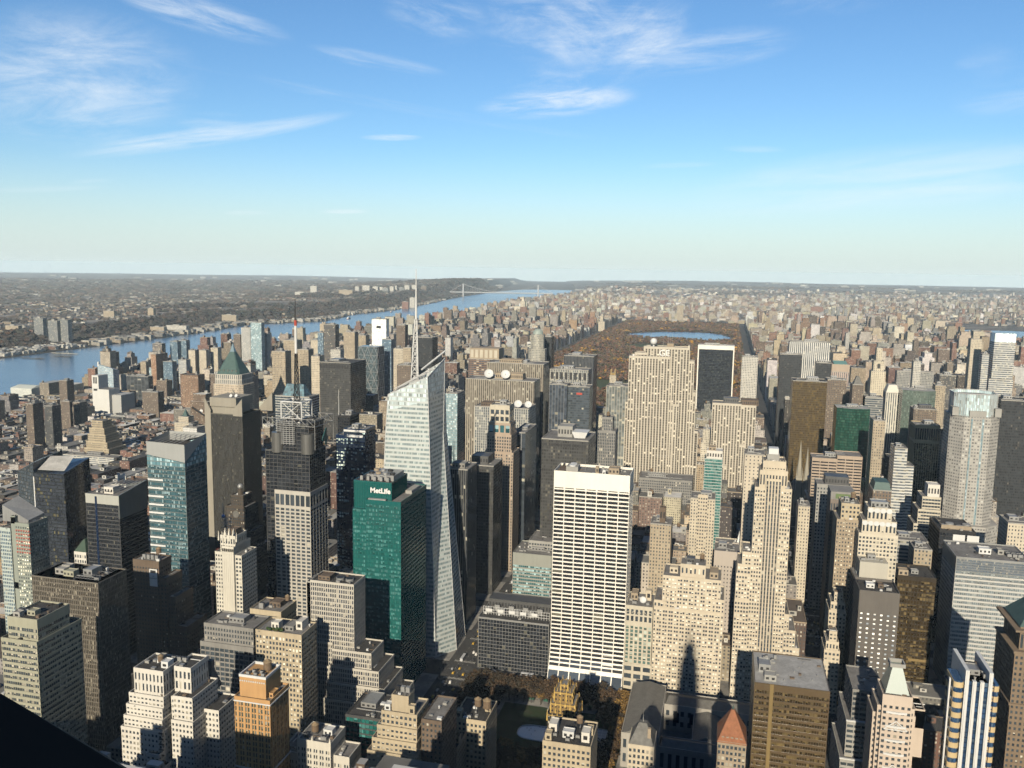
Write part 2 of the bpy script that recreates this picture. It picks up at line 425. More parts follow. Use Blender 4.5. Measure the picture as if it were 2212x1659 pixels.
# ---------------------------------------------------------------- woods as masses
ico = [(0, 0, 1)]; 
for j, (zz, off) in enumerate(((.447, 0), (-.447, .5))):
    for i in range(5): a = 2*PI*(i+off)/5; ico.append((.894*math.cos(a), .894*math.sin(a), zz))
ico.append((0, 0, -1)); ICO = np.array(ico)
IF = [(0, 1+i, 1+(i+1) % 5) for i in range(5)] + [(1+i, 6+i, 1+(i+1) % 5) for i in range(5)] + [(1+(i+1) % 5, 6+i, 6+(i+1) % 5) for i in range(5)] + [(11, 6+(i+1) % 5, 6+i) for i in range(5)]
IFA = np.array(IF)
def tri_mesh(name, verts, faces, tints, mat):
    me = bpy.data.meshes.new(name); nv, nf, k_ = len(verts), len(faces), faces.shape[1]
    me.vertices.add(nv); me.vertices.foreach_set('co', verts.astype(np.float32).ravel())
    me.loops.add(nf*k_); me.loops.foreach_set('vertex_index', faces.astype(np.int32).ravel())
    me.polygons.add(nf); me.polygons.foreach_set('loop_start', np.arange(0, nf*k_, k_, dtype=np.int32))
    me.update(calc_edges=True)
    at = me.attributes.new('tint', 'FLOAT_COLOR', 'FACE'); at.data.foreach_set('color', np.c_[tints, np.ones(nf)].astype(np.float32).ravel())
    me.shade_flat(); me.materials.append(mat)
    o = bpy.data.objects.new(name, me); col.objects.link(o); return o
def blobs(P, Rd, T, jit=.38, r=rng):
    """crown clumps: P centres, Rd radii (x, y, z), T tints"""
    n = len(P); v = ICO[None]*Rd[:, None, :]*(1+r.uniform(-jit, jit, (n, 12, 1)))+P[:, None, :]
    f = IFA[None]+(np.arange(n)*12)[:, None, None]
    return v.reshape(-1, 3), f.reshape(-1, 3), np.repeat(T, 20, axis=0)*r.uniform(.75, 1.25, (n*20, 1))
leafm, q, b = newmat('autumn leaves')
at = q.n('ShaderNodeAttribute', attribute_name='tint')
pos = q.n('ShaderNodeNewGeometry').outputs['Position']
n = q.noise(pos, .55, 3); vv = q.ramp(n, .3, .7, .55, 1.4, False)
q.set(b.inputs['Base Color'], q.mix(1.0, at.outputs['Color'], q.comb(vv, vv, vv), 'MULTIPLY'))
b.inputs['Roughness'].default_value = .95; b.inputs['Specular IOR Level'].default_value = .1
def pal(n, cols_, wts, r=rng, j=.2):
    c = np.array(cols_)[r.choice(len(cols_), n, p=np.array(wts)/sum(wts))]
    return c*r.uniform(1-j, 1+j, (n, 1))
AUT = [(.070, .044, .030), (.085, .045, .030), (.055, .046, .027), (.042, .040, .024), (.095, .060, .032), (.16, .092, .024), (.062, .046, .042)]
AUW = [30, 22, 16, 14, 8, 2.0, 14]
def inpoly(x, y, poly):
    c = False; n_ = len(poly)
    for i in range(n_):
        (xa, ya), (xb, yb) = poly[i], poly[i-1]
        if (ya > y) != (yb > y) and x < (xb-xa)*(y-ya)/(yb-ya)+xa: c = not c
    return c
pts = []
while len(pts) < 15000:
    x, y = rng.uniform(PKX0+8, PKX1-6), rng.uniform(PKY0+6, PKY1-6)
    if inpoly(x, y, [( (a+280)*1.06-280, (b_-5150)*1.08+5150) for a, b_ in RES]): continue
    if any(((x-cx)/rx)**2+((y-cy_)/ry)**2 < 1 for cx, cy_, rx, ry in LAWNS): continue
    if math.sin(x/61+math.sin(y/90)*2)*math.sin(y/77+x/140) > .82: continue
    pts.append((x, y))
P0 = np.array(pts); n0 = len(P0)
hgt = rng.uniform(8, 18, n0); T0 = pal(n0, AUT, AUW, j=.42)
yel = (np.sin(P0[:, 0]/70+1)*np.sin(P0[:, 1]/110+.5) > .7) & (rng.random(n0) < .2)
T0[yel] = np.array((.24, .135, .025))*rng.uniform(.7, 1.1, (yel.sum(), 1))
Ps, Rs, Ts = [], [], []
for k_ in range(4):
    off = rng.normal(0, 2.4, (n0, 2)); rr = rng.uniform(2.0, 4.2, n0)
    zc_ = hgt-rr*rng.uniform(.7, 1.9, n0)
    Ps.append(np.c_[P0+off, zc_-((P0**2).sum(1))/1.46e7]); Rs.append(np.c_[rr*rng.uniform(.8, 1.3, n0), rr*rng.uniform(.8, 1.3, n0), rr*rng.uniform(.7, 1.0, n0)]); Ts.append(T0)
v_, f_, t_ = blobs(np.concatenate(Ps), np.concatenate(Rs), np.concatenate(Ts))
tag(tri_mesh('park_woods', v_, f_, t_, leafm), 'russet and brown autumn woods of the big rectangular park', 'woods', kind='stuff')

def gz_vec(X, Y): return np.array([ground_z(float(a), float(b_)) for a, b_ in zip(X, Y)])
# New Jersey side: cliff woods, then trees among the suburbs
n_ = 9000
Y_ = 1800+rng.random(n_)**1.5*14500; XWv = np.array([lerp_tab(XW, y) for y in Y_])
U_ = np.where(rng.random(n_) < .62, rng.uniform(55, 430, n_), rng.uniform(430, 1500, n_)); X_ = XWv-U_
dens = (U_ < 480) | (np.sin(Y_/420)+np.sin(Y_/170+U_/300) > .55)
X_, Y_, U_ = X_[dens], Y_[dens], U_[dens]
s_ = np.clip(np.hypot(X_, Y_)/3500, 1, 2.8)
Rn = rng.uniform(5, 9, len(X_))*s_
Pn = np.c_[X_, Y_, gz_vec(X_, Y_)+Rn*.55]
Tn = pal(len(X_), [(.028, .024, .023), (.036, .029, .024), (.026, .026, .021), (.05, .033, .024)], [4, 4, 3, 1])
v_, f_, t_ = blobs(Pn, np.c_[Rn*1.4, Rn*1.4, Rn*.85], Tn)
tag(tri_mesh('cliff_woods', v_, f_, t_, leafm), 'dark bare woods on the bluffs across the river', 'woods', kind='stuff')
n_ = 17000
D_ = 3600+rng.random(n_)**.8*18000; A_ = rng.uniform(R(-50), R(24), n_)
X_, Y_ = D_*np.sin(A_), D_*np.cos(A_)
XWv = np.array([lerp_tab(XW, y) for y in Y_]); XEv = np.array([lerp_tab(XE, y) for y in Y_])
kp = (X_ < XWv-500) | ((X_ > XEv+200) & (Y_ > 9000) & (np.sin(X_/800+1)*np.sin(Y_/600) > .15))
X_, Y_, D_ = X_[kp], Y_[kp], D_[kp]
Rn = rng.uniform(7, 14, len(X_))*np.clip(D_/5000, 1, 3.2)
Pn = np.c_[X_, Y_, gz_vec(X_, Y_)+Rn*.15]
Tn = pal(len(X_), [(.055, .047, .042), (.066, .053, .044), (.048, .047, .040), (.075, .058, .046)], [4, 4, 3, 2])
v_, f_, t_ = blobs(Pn, np.c_[Rn*1.9, Rn*1.5, Rn*.5], Tn)
tag(tri_mesh('suburban_trees', v_, f_, t_, leafm), 'bare brown trees spread among the far suburbs', 'woods', kind='stuff')

# ---------------------------------------------------------------- tower kit
class S:
    """a facade rhythm: storey height, bay width, spandrel height, pier width, how far each stands back from the face"""
    def __init__(s, wall, glass, fh=3.8, bw=3.0, sp=1.5, pw=.6, sd=.06, pd=0.0, pw2=None, cap=0.0, roof=None, spw=None):
        s.__dict__.update(locals())
roof_dark = wallm('tar roof', (.06, .057, .055), .9, .35, sc_=.12)
roof_grey = wallm('gravel roof', (.24, .23, .22), .95, .3, sc_=.12)
roof_pale = wallm('pale roof', (.45, .44, .42), .9, .25, sc_=.12)
galv = wallm('galvanised metal', (.42, .42, .41), .45, .2, .5, .3)
steelw = wallm('white steel', (.78, .78, .76), .5, .08)
woodt = wallm('weathered tank wood', (.2, .14, .09), .9, .25, sc_=.8)
darkm = wallm('dark metal', (.03, .03, .032), .5, .2)
LAND = []      # footprints of the buildings placed one by one: x0, x1, y0, y1, h
REFS = []      # named neighbours for labels: x, y, z, phrase
class Tower:
    def __init__(s, name, label, cat, x0, x1, y0, H, dep, ref=None, grow=0, group=None, rz=0.0):
        s.w, s.d, s.h = x1-x0, dep, H
        s.cx, s.y0 = (x0+x1)/2, y0
        s.z0 = -drop(s.cx, y0) if y0 > 2500 else 0.0
        s.root = empty(name, (s.cx, y0, s.z0), label, cat, group, rz)
        s.buf = {}; s.roofs = []; s.kids = []; s.warp = None; s.npane = 0
        LAND.append((x0-grow, x1+grow, y0-grow, y0+dep+grow, H))
        if ref: REFS.append((s.cx, y0, H, ref))
    def mb(s, part, mat):
        return s.buf.setdefault((part, mat.name), (MB(), mat))[0]
    def frac(s, fx0, fx1, fy0=0.0, fy1=1.0):
        return (-s.w/2+s.w*fx0, -s.w/2+s.w*fx1, s.d*fy0, s.d*fy1)
    def block(s, st, x0, x1, y0, y1, z0, z1, faces='SEW', cap=None, par=1.1, panes=0, roof=True, phase=0.0):
        cap = st.cap if cap is None else cap; I = .45
        zt = z1-cap
        nx = max(1, round((x1-x0)/st.bw)); ny = max(1, round((y1-y0)/st.bw)); nf = max(1, round((zt-z0)/st.fh)); fh = (zt-z0)/nf
        g = s.mb('window_glass', st.glass); f = s.mb('facade', st.wall)
        g.box(x0+I, x1-I, y0+I, y1-I, z0, zt, 0, bw=(x1-x0-2*I)/nx, fh=fh)
        fs_ = s.mb('spandrels', st.spw) if st.spw else f
        def side(tr, L, n, corner, st=st):
            bw = L/n
            def fb(a, b_, o, za, zb, f=f):
                p = [tr(a, o), tr(b_, o), tr(b_, I+.02), tr(a, I+.02)]
                f.face([(*p[0], za), (*p[1], za), (*p[1], zb), (*p[0], zb)])
                f.face([(*p[1], za), (*p[2], za), (*p[2], zb), (*p[1], zb)])
                f.face([(*p[3], za), (*p[0], za), (*p[0], zb), (*p[3], zb)])
                f.face([(*p[0], zb), (*p[1], zb), (*p[2], zb), (*p[3], zb)])
                f.face([(*p[3], za), (*p[2], za), (*p[1], za), (*p[0], za)])
            e = 0.0 if corner else I+.01
            if st.sp > 0:
                for k_ in range(nf): fb(e, L-e, st.sd, z0+k_*fh, z0+k_*fh+min(st.sp, fh-.05), fs_)
            if st.pw > 0:
                for i in range(n+1):
                    pw = st.pw if (st.pw2 is None or i % 2 == 0) else st.pw2
                    if i in (0, n): pw = max(pw, .7)
                    a, b_ = max(e, i*bw-pw/2), min(L-e, i*bw+pw/2)
                    if i == 0: b_ = max(b_, .5)
                    if i == n: a = min(a, L-.5)
                    if b_-a > .02: fb(a, b_, st.pd, z0+.01, zt)
            if st.sp <= 0: fb(e, L-e, .03, zt-.6, zt)
        if 'S' in faces: side(lambda a, o: (x0+a, y0+o), x1-x0, nx, True)
        if 'E' in faces: side(lambda a, o: (x1-o, y0+a), y1-y0, ny, False)
        if 'W' in faces: side(lambda a, o: (x0+o, y1-a), y1-y0, ny, False)
        f.face([(x1-I, y1, z0), (x0+I, y1, z0), (x0+I, y1, zt), (x1-I, y1, zt)])
        P_ = -.06; q = .45
        for (a, b_, c, d_) in ((x0+P_, x1-P_, y0+P_, y0+q), (x0+P_, x1-P_, y1-q, y1-P_), (x0+P_, x0+q, y0+q, y1-q), (x1-q, x1-P_, y0+q, y1-q)):
            f.box(a, b_, c, d_, zt, z1+par, bottom=True)
        if roof:
            s.roofs.append((x0+1, x1-1, y0+1, y1-1, z1)); rq = MB(); rq.face([(x0+q, y0+q, z1), (x1-q, y0+q, z1), (x1-q, y1-q, z1), (x0+q, y1-q, z1)]); rq.build('roof', st.roof or roof_grey, s.root)
        # the best seen windows as parts of their own
        if panes:
            bw = (x1-x0)/nx; ww, wh = bw-st.pw-.02, fh-st.sp-.02
            if not hasattr(s, 'panes'): s.panes = {}
            key = (round(ww, 2), round(wh, 2), st.glass.name)
            for k_ in range(nf-1, -1, -1):
                for i in range(nx):
                    if s.npane >= panes: return
                    xl = x0+i*bw+st.pw/2+.01; zl = z0+k_*fh+st.sp+.01
                    me = s.panes.get(key)
                    if me is None:
                        m_ = MB()
                        fr = min(.12, ww*.08)
                        for (a, b_, c, d_) in ((0, ww, 0, fr), (0, ww, wh-fr, wh), (0, fr, fr, wh-fr), (ww-fr, ww, fr, wh-fr)): m_.box(a, b_, 0, .12, c, d_, 1)
                        m_.face([(fr, .06, fr), (ww-fr, .06, fr), (ww-fr, .06, wh-fr), (fr, .06, wh-fr)], [(0, .2), (.999, .2), (.999, .999), (0, .999)], 0)
                        o = m_.build('window', [st.glass, darkm], s.root, (xl, y0+st.sd+.16, zl)); s.panes[key] = o.data
                    else:
                        o = bpy.data.objects.new('window', me); col.objects.link(o); o.parent = s.root; o.location = (xl, y0+st.sd+.16, zl)
                    s.npane += 1
    def simple(s, mat, x0, x1, y0, y1, z0, z1, bw=3.0, fh=3.7, rm=None, par=.9, top=None):
        """a far block: facade by material, a real parapet and a roof"""
        f = s.mb('facade', mat)
        f.box(x0, x1, y0, y1, z0, z1, bw=bw, fh=fh) if False else f.prism([(x0, y0), (x1, y0), (x1, y1), (x0, y1)], z0, z1, bw=bw, fh=fh, top=False)
        pm = MB()
        for (a, b_, c, d_) in ((x0-.1, x1+.1, y0-.1, y0+.5), (x0-.1, x1+.1, y1-.5, y1+.1), (x0-.1, x0+.5, y0+.5, y1-.5), (x1-.5, x1+.1, y0+.5, y1-.5)):
            pm.box(a, b_, c, d_, z1-.3, z1+par, bottom=True)
        pm.build('parapet', top or CAPM, s.root)
        rq = MB(); rq.face([(x0+.5, y0+.5, z1), (x1-.5, y0+.5, z1), (x1-.5, y1-.5, z1), (x0+.5, y1-.5, z1)]); rq.build('roof', rm or roof_grey, s.root)
    def add(s, name, mb, mat, label=None, parent=None, loc=(0, 0, 0), rz=0.0):
        o = mb.build(name, mat, parent or s.root, loc, None, rz)
        if label: o['label'] = label
        return o
    def cooler(s, x, y, z, a=4.0, b_=3.2, h=2.6, mat=None):
        m_ = MB(); m_.box(-a/2, a/2, -b_/2, b_/2, .4, h, bottom=True)
        for sx in (-.42, .42):
            for sy in (-.42, .42): m_.box(sx*a-.1, sx*a+.1, sy*b_-.1, sy*b_+.1, 0, .4)
        o = m_.build('cooling_unit', mat or galv, s.root, (x, y, z))
        for i in (-1, 1):
            c = MB(); c.cyl(0, 0, min(a/4.6, b_/2.3), min(a/4.6, b_/2.3), 0, .35, 12); c.build('fan', darkm, o, (i*a/4, 0, h))
        return o
    def tank(s, x, y, z, r=2.4, leg=3.5):
        m_ = MB(); m_.cyl(0, 0, r, r*.96, leg, leg+r*1.9, 14); o = m_.build('water_tank', woodt, s.root, (x, y, z))
        c = MB(); c.cyl(0, 0, r*1.08, .1, leg+r*1.9, leg+r*2.6, 14); c.build('tank_roof', wallm('tank roof', (.3, .22, .13), .8, .2, sc_=.6), o)
        l = MB()
        for i in range(4): a = PI/4+i*PI/2; l.beam((r*.8*math.cos(a), r*.8*math.sin(a), 0), (r*.8*math.cos(a), r*.8*math.sin(a), leg), .16)
        l.build('tank_legs', darkm, o)
        return o
    def house(s, x0, x1, y0, y1, z, h, mat, rm=None, name='penthouse'):
        m_ = MB(); m_.box(x0, x1, y0, y1, 0, h, 0, 0); 
        t = .3
        for (a, b_, c, d_) in ((x0-.05, x1+.05, y0-.05, y0+t), (x0-.05, x1+.05, y1-t, y1+.05), (x0-.05, x0+t, y0+t, y1-t), (x1-t, x1+.05, y0+t, y1-t)): m_.box(a, b_, c, d_, h-.02, h+.5)
        o = m_.build(name, mat, s.root, (0, 0, z))
        lo = MB(); n_ = max(1, int((x1-x0)/3))
        for i in range(n_): lo.box(x0+(i+.25)*(x1-x0)/n_, x0+(i+.75)*(x1-x0)/n_, y0-.08, y0+.02, h*.3, h*.72)
        lo.build('louvre', darkm, o)
        return o
    def clutter(s, x0, x1, y0, y1, z, seed=0, n=4, mat=None, tank=False):
        r = random.Random(seed); W, D = x1-x0, y1-y0
        pw, pd = W*r.uniform(.25, .45), D*r.uniform(.3, .5); px, py = x0+W*r.uniform(.1, .45), y0+D*r.uniform(.3, .45)
        s.house(px, px+pw, py, py+pd, z, r.uniform(3, 5.5), mat or galv)
        for i in range(n):
            x, y = r.uniform(x0+W*.12, x1-W*.12), r.uniform(y0+D*.1, y0+D*.28) if i % 2 else r.uniform(y0+D*.82, y1-D*.1)
            s.cooler(x, y, z, r.uniform(2, 4.5), r.uniform(1.8, 3), r.uniform(1.4, 2.6))
        dm = MB(); dm.box(x0+W*.1, x0+W*.8, y0+D*.29, y0+D*.29+.7, z+.2, z+.9); dm.build('duct', galv, s.root)
        if tank: s.tank(x0+W*.75, y0+D*.6, z, 2.3)
    def vents(s):
        """small machines, hatches and pipes on the roofs of the nearer towers"""
        r = random.Random(int(s.cx*7+s.y0)); kinds = []
        for (x0, x1, y0, y1, z) in s.roofs:
            ar = (x1-x0)*(y1-y0)
            if ar < 30: continue
            for _ in range(min(7, 2+int(ar/90))):
                k_ = r.randrange(4); m_ = MB(); a, b_ = r.uniform(.5, 1.5), r.uniform(.5, 1.5)
                if k_ == 0: m_.cyl(0, 0, .45, .45, 0, 1.3, 8); m_.cyl(0, 0, .8, .8, 1.3, 1.7, 8); nm = 'roof_vent'
                elif k_ == 1: m_.box(-a, a, -b_, b_, 0, r.uniform(.8, 2.2)); nm = 'roof_hatch'
                elif k_ == 2: m_.beam((-a*3, 0, .5), (a*3, 0, .5), .3, n=6); nm = 'roof_pipe'
                else: m_.box(-a*1.2, a*1.2, -b_, b_, .3, 1.6, bottom=True); m_.box(-a, -a+.2, -b_, b_, 0, .3); m_.box(a-.2, a, -b_, b_, 0, .3); nm = 'air_conditioner'
                m_.build(nm, [galv, darkm, steelw, W_mid, W_brown][r.randrange(5)], s.root, (r.uniform(x0+1, x1-1), r.uniform(y0+1, y1-1), z), rz=r.choice((0, PI/2)))
    def done(s):
        if s.y0 < 980: s.vents()
        for (part, mn), (m_, mat) in s.buf.items(): m_.build(part, mat, s.root, warp=s.warp)
        s.buf = {}
        return s
CAPM = wallm('limestone coping', (.42, .4, .36), .85)
def dish(t, x, y, z, r, aim=0.0, tilt=.5):
    m_ = MB()
    n_ = 16; prof = [(0, 0), (.45, .06), (.8, .2), (1, .34)]
    for j in range(len(prof)-1):
        for i in range(n_):
            q = []
            for ii, jj in ((i, j), (i+1, j), (i+1, j+1), (i, j+1)):
                a = 2*PI*ii/n_; q.append((prof[jj][0]*r*math.cos(a), prof[jj][0]*r*math.sin(a), prof[jj][1]*r))
            m_.face(q)
    m_.beam((0, 0, .05), (0, 0, r*.8), .05*r)
    o = m_.build('satellite_dish', steelw, t.root, (x, y, z+r*.8)); o.rotation_euler = (PI/2-tilt, 0, aim)
    b_ = MB(); b_.cyl(0, 0, .12*r, .12*r, 0, r*.9, 8); b_.build('dish_stand', galv, t.root, (x, y+.2*r, z))
    return o
def letters(t, txt, x, y, z, size, mat, depth=.3, bold=.02, name='sign_lettering', parent=None, rz=0.0):
    cu = bpy.data.curves.new(name, 'FONT'); cu.body = txt; cu.size = size; cu.extrude = depth; cu.offset = bold*size; cu.align_x = 'CENTER'
    cu.materials.append(mat); cu.resolution_u = 4
    tmp = bpy.data.objects.new(name, cu); me = bpy.data.meshes.new_from_object(tmp); bpy.data.objects.remove(tmp)
    o = bpy.data.objects.new(name, me); col.objects.link(o); o.parent = parent or t.root
    o.rotation_euler = (PI/2, 0, rz); o.location = (x, y, z); return o

# the palette of walls and windows
W_white = wallm('white travertine', (.98, .93, .82), .55, .05)
W_cream = wallm('cream limestone', (.68, .59, .45), .85, .1)
W_pale = wallm('pale limestone', (.64, .58, .46), .85, .12)
W_tan = wallm('tan brick', (.42, .34, .245), .85, .14)
W_buff = wallm('buff brick', (.55, .46, .32), .85, .14)
W_brown = wallm('brown brick', (.17, .125, .09), .85, .2)
W_dkbr = wallm('dark brown brick', (.085, .068, .052), .85, .2)
W_red = wallm('red brick', (.3, .12, .075), .85, .2)
W_orange = wallm('orange brick', (.60, .35, .15), .8, .1)
W_grey = wallm('grey stone', (.3, .29, .27), .85, .15)
W_mid = wallm('grey concrete', (.4, .39, .36), .85, .12)
W_pink = wallm('pink granite', (.47, .37, .28), .6, .1)
W_olive = wallm('olive grey panels', (.42, .41, .31), .6, .1)
W_black = wallm('black anodised metal', (.02, .02, .022), .4, .25, .5)
W_bronze = wallm('bronze metal', (.07, .052, .032), .4, .2, .5, .4)
W_gold = wallm('gold anodised metal', (.42, .3, .13), .4, .12, .5, .4)
W_teal = wallm('teal painted metal', (.03, .16, .13), .4, .12, .5)
W_alu = wallm('aluminium', (.52, .52, .5), .4, .12, .5, .5)
W_dgrey = wallm('dark grey metal', (.085, .085, .085), .5, .2, .5)
W_copper = wallm('green copper', (.055, .115, .105), .6, .2, sc_=.2)
W_slate = wallm('grey slate', (.17, .165, .15), .7, .25, sc_=.4)
W_tile = wallm('red clay tile', (.33, .13, .06), .8, .2, sc_=.6)
W_navy = wallm('navy glass panel', (.015, .03, .075), .15, .2, .5)
G_dark = glassm('dark window glass', p=.07)
G_blind = glassm('window glass with blinds', p=.38)
G_bright = glassm('window glass many blinds', p=.42, blind=(.5, .48, .4))
G_black = glassm('black window glass', (.008, .009, .011), p=.05, blind=(.07, .068, .055))
G_green = glassm('green window glass', (.006, .035, .032), blind=(.04, .135, .13), p=.5, rough=.1)
G_teal = glassm('teal window glass', (.012, .035, .04), blind=(.22, .34, .36), p=.4, rough=.1)
G_blue = glassm('blue window glass', (.02, .035, .055), p=.15)
G_bronze = glassm('bronze window glass', (.014, .01, .005), blind=(.09, .063, .022), p=.45, rough=.12)

# ---------------------------------------------------------------- towers placed one by one: near rows
T = Tower
def tiers(t, st, L, panes=0, **kw):
    """L: (fx0, fx1, y0, y1, z0, z1) with x as fractions of the width and y in metres from the front"""
    for i, (a, b_, c, d_, z0, z1) in enumerate(L):
        t.block(st, -t.w/2+a*t.w, -t.w/2+b_*t.w, c, d_, z0, z1, panes=panes, **kw)

# banded olive office block, lower left corner
t = T('office_tower', 'olive grey block striped with window bands under a blank set-back top', 'office block', -439,-411.7,425,136.6,39.1, ref='the olive striped office block')
st = S(W_olive, G_blind, fh=3.75, bw=1.7, sp=1.75, pw=.22, sd=0, pd=.12, cap=1.5, roof=roof_dark)
t.block(st, -t.w/2, t.w/2, 0, t.d, 0, t.h, panes=100)
h2 = 150.2
t.block(S(W_olive, G_blind, 3.75, 1.7, 1.75, .22, 0, .12, cap=5.5, roof=roof_dark), -t.w/2+3.5, t.w/2-1.2, 2.5, t.d-9, t.h+.02, h2)
t.house(-7, -2, 4, 8, h2, 3.2, W_mid); t.house(-1, 5, 9, 14, h2, 3, W_olive); t.cooler(-8, 12, h2)
t.done()
# dark vertical-fin slab behind it
t = T('office_tower', 'tall dark brown slab with close vertical fins behind the olive striped block', 'office tower', -495,-436.9,510,142,31.3, ref='the dark brown finned slab')
st = S(wallm('brown grey fins', (.21, .185, .15), .6, .15), glassm('brown window glass', (.02, .018, .015), blind=(.22, .2, .16), p=.22), fh=3.7, bw=1.55, sp=1.0, pw=.5, sd=.3, pd=0, cap=9, roof=roof_dark)
t.block(st, -t.w/2, t.w/2, 0, t.d, 0, t.h, cap=0, par=.8)
t.house(-16, -8, 9, 15, t.h, 4.2, W_mid); t.house(-7, 2, 7, 13, t.h, 4, W_olive); t.house(-17, -10, 17, 22, t.h, 4, W_mid)
fm = MB()
for i in range(9): fm.beam((t.w*.1+i*2.3, 3, t.h+1.6), (t.w*.1+i*2.3, t.d-3, t.h+1.6), .14)
for y in (4, 12, 20): fm.beam((t.w*.1, y, t.h+1.4), (t.w*.1+19, y, t.h+1.4), .16)
fm.build('steel_grillage', galv, t.root); t.clutter(0, t.w*.45, 2, t.d-3, t.h, 3, 3)
t.done()
# brown stepped loft with painted wall sign
t = T('loft_building', 'shaded brown brick loft tower with steps and a white wall sign near its top', 'loft building', -477.9,-452.7,600,126.1,18, ref='the shaded brown stepped loft')
st = S(W_brown, G_dark, 3.6, 2.8, 1.7, 1.5, 0, .06, cap=5)
H_ = t.h
tiers(t, st, [(0, 1, 0, 17, 0, H_), (1, 1.25, .5, 22, 0, H_-14), (1.25, 1.55, 1, 26, 0, H_-30), (1.55, 1.95, 1, 30, 0, H_-55), (1.95, 2.4, 1, 34, 0, H_-80)])
s_ = MB(); s_.box(3.2, 10.6, -.25, -.05, H_-21, H_-6); sg = s_.build('wall_sign', steelw, t.root)
letters(t, 'L.P.\nGARMENT', 6.9, -.28, H_-13, 1.55, darkm, .02, 0, 'sign_lettering', sg); b_ = MB(); b_.box(4.2, 9.4, -.3, -.26, H_-9.4, H_-7); b_.build('sign_band', darkm, sg)
for i in range(4): t.cooler(-5+i*4, 6, H_, 3, 3, 4.2)
t.tank(4, 12, H_, 2.2, 4); t.done()
# white stepped loft tower with black fire escapes
t = T('stepped_tower', 'bright white stepped loft tower with a black roof beside the orange brick tower', 'loft building', -355.2,-327.7,440,119.5,33.2, ref='the bright white stepped loft tower', grow=8)
wh = wallm('white glazed brick', (.78, .74, .66), .6, .07)
st = S(wh, G_blind, 3.6, 2.7, 1.7, 1.25, 0, .06, cap=1.2, roof=roof_dark); st2 = S(wh, G_dark, 7.5, 2.7, 2.2, 1.5, .1, 0, cap=2, roof=roof_dark)
H_ = t.h
t.block(st2, -t.w/2, t.w/2-6, 2, 24, H_-16, H_, cap=2)
t.block(st2, t.w/2-3, t.w/2+9, 9, 28, H_-15, H_+1, cap=2)
tiers(t, st, [(-.10, .82, 0, 26, H_-23, H_-16), (-.14, .82, -1.5, 26, H_-30, H_-23), (-.18, .84, -3, 26, H_-37, H_-30), (-.22, .86, -4.5, 28, 0, H_-37)], panes=70)
tiers(t, st, [(1.02, 1.52, 2, 30, H_-30, H_-15), (1.0, 1.56, 0, 32, 0, H_-30), (.86, 1.0, 6, 30, 0, H_-18), (1.05, 1.9, 14, 36, 0, H_-28)])
tiers(t, st, [(-.5, .2, -9, 22, 0, H_-68), (.42, .98, -10, 0, 0, H_-58), (1.02, 1.62, -8, 0, 0, H_-62), (.52, .86, -8, 0, H_-58, H_-50)])
fe = MB()
for k_ in range(18):
    z = H_-72+k_*3.6-22
    fe.box(8.2, 11.6, -5.9, -4.6, z, z+.15); fe.beam((8.2, -5.9, z+1.1), (11.6, -5.9, z+1.1), .06); fe.beam((8.4, -5.6, z), (11.2, -5.6, z+3.6), .1)
fe.build('fire_escape', darkm, t.root)
t.house(2, 7, 8, 14, H_, 4, steelw); t.house(-6, -2, 15, 20, H_, 3.5, W_grey); t.tank(-1, 12, H_, 1.8, 2.5)
for i in range(3): t.cooler(4+i*4, 19, H_, 3, 2.4, 3.4)
m_ = MB(); m_.frustum(12, 22, 34, 44, H_-26, H_-12, .25); m_.box(15.4, 18.6, 37.4, 40.6, H_-12, H_-7, 0); m_.build('roof_lantern', W_slate, t.root); t.done()
# orange brick tower
t = T('office_tower', 'orange brick tower with white trim, blank orange top and a roof tank', 'office tower', -285.7,-261.1,445,108.8,23.6, ref='the orange brick tower')
st = S(W_orange, glassm('green grey glass', (.03, .036, .03), blind=(.2, .2, .17), p=.35), 3.7, 2.3, .95, .55, .25, 0, pw2=1.5, cap=2.0)
H_ = t.h
t.block(st, -t.w/2, t.w/2, 0, t.d, 0, H_, panes=90)
tr = MB()
for z in (H_-2.1, H_-46): tr.box(-t.w/2-.5, t.w/2+.5, -.5, t.d+.5, z, z+.7, bottom=True)
tr.build('white_string_course', steelw, t.root)
ob = S(W_orange, G_dark, 20, 30, 0, 30, .1, 0, cap=1)
m_ = MB(); m_.box(-t.w/2+2.5, t.w/2-4, 2.5, t.d-3, H_+.1, H_+13, 0, bottom=False); pb = m_.build('crown', W_orange, t.root)
m_ = MB(); x0, x1 = -t.w/2+2.2, t.w/2-3.7
for (a, b_, c, d_) in ((x0, x1, 2.2, 3), (x0, x1, t.d-3.4, t.d-2.7), (x0, x0+.8, 3, t.d-3.4), (x1-.8, x1, 3, t.d-3.4)): m_.box(a, b_, c, d_, H_+13.02, H_+14.6)
for i in range(12): m_.box(x0+.5+i*1.5, x0+1.3+i*1.5, 2.05, 2.5, H_+10.2, H_+11)
m_.build('cornice', steelw, pb)
t.tank(3, t.d*.6, H_+13, 2.6, 1)
for i in range(5): t.cooler(-6+i*2.6, 6.5+(i % 2)*3, H_+13, 2.2, 2, 1.9)
t.house(t.w/2-3.4, t.w/2-.6, 5, 12, H_, 3, W_orange, name='stair_bulkhead'); t.done()
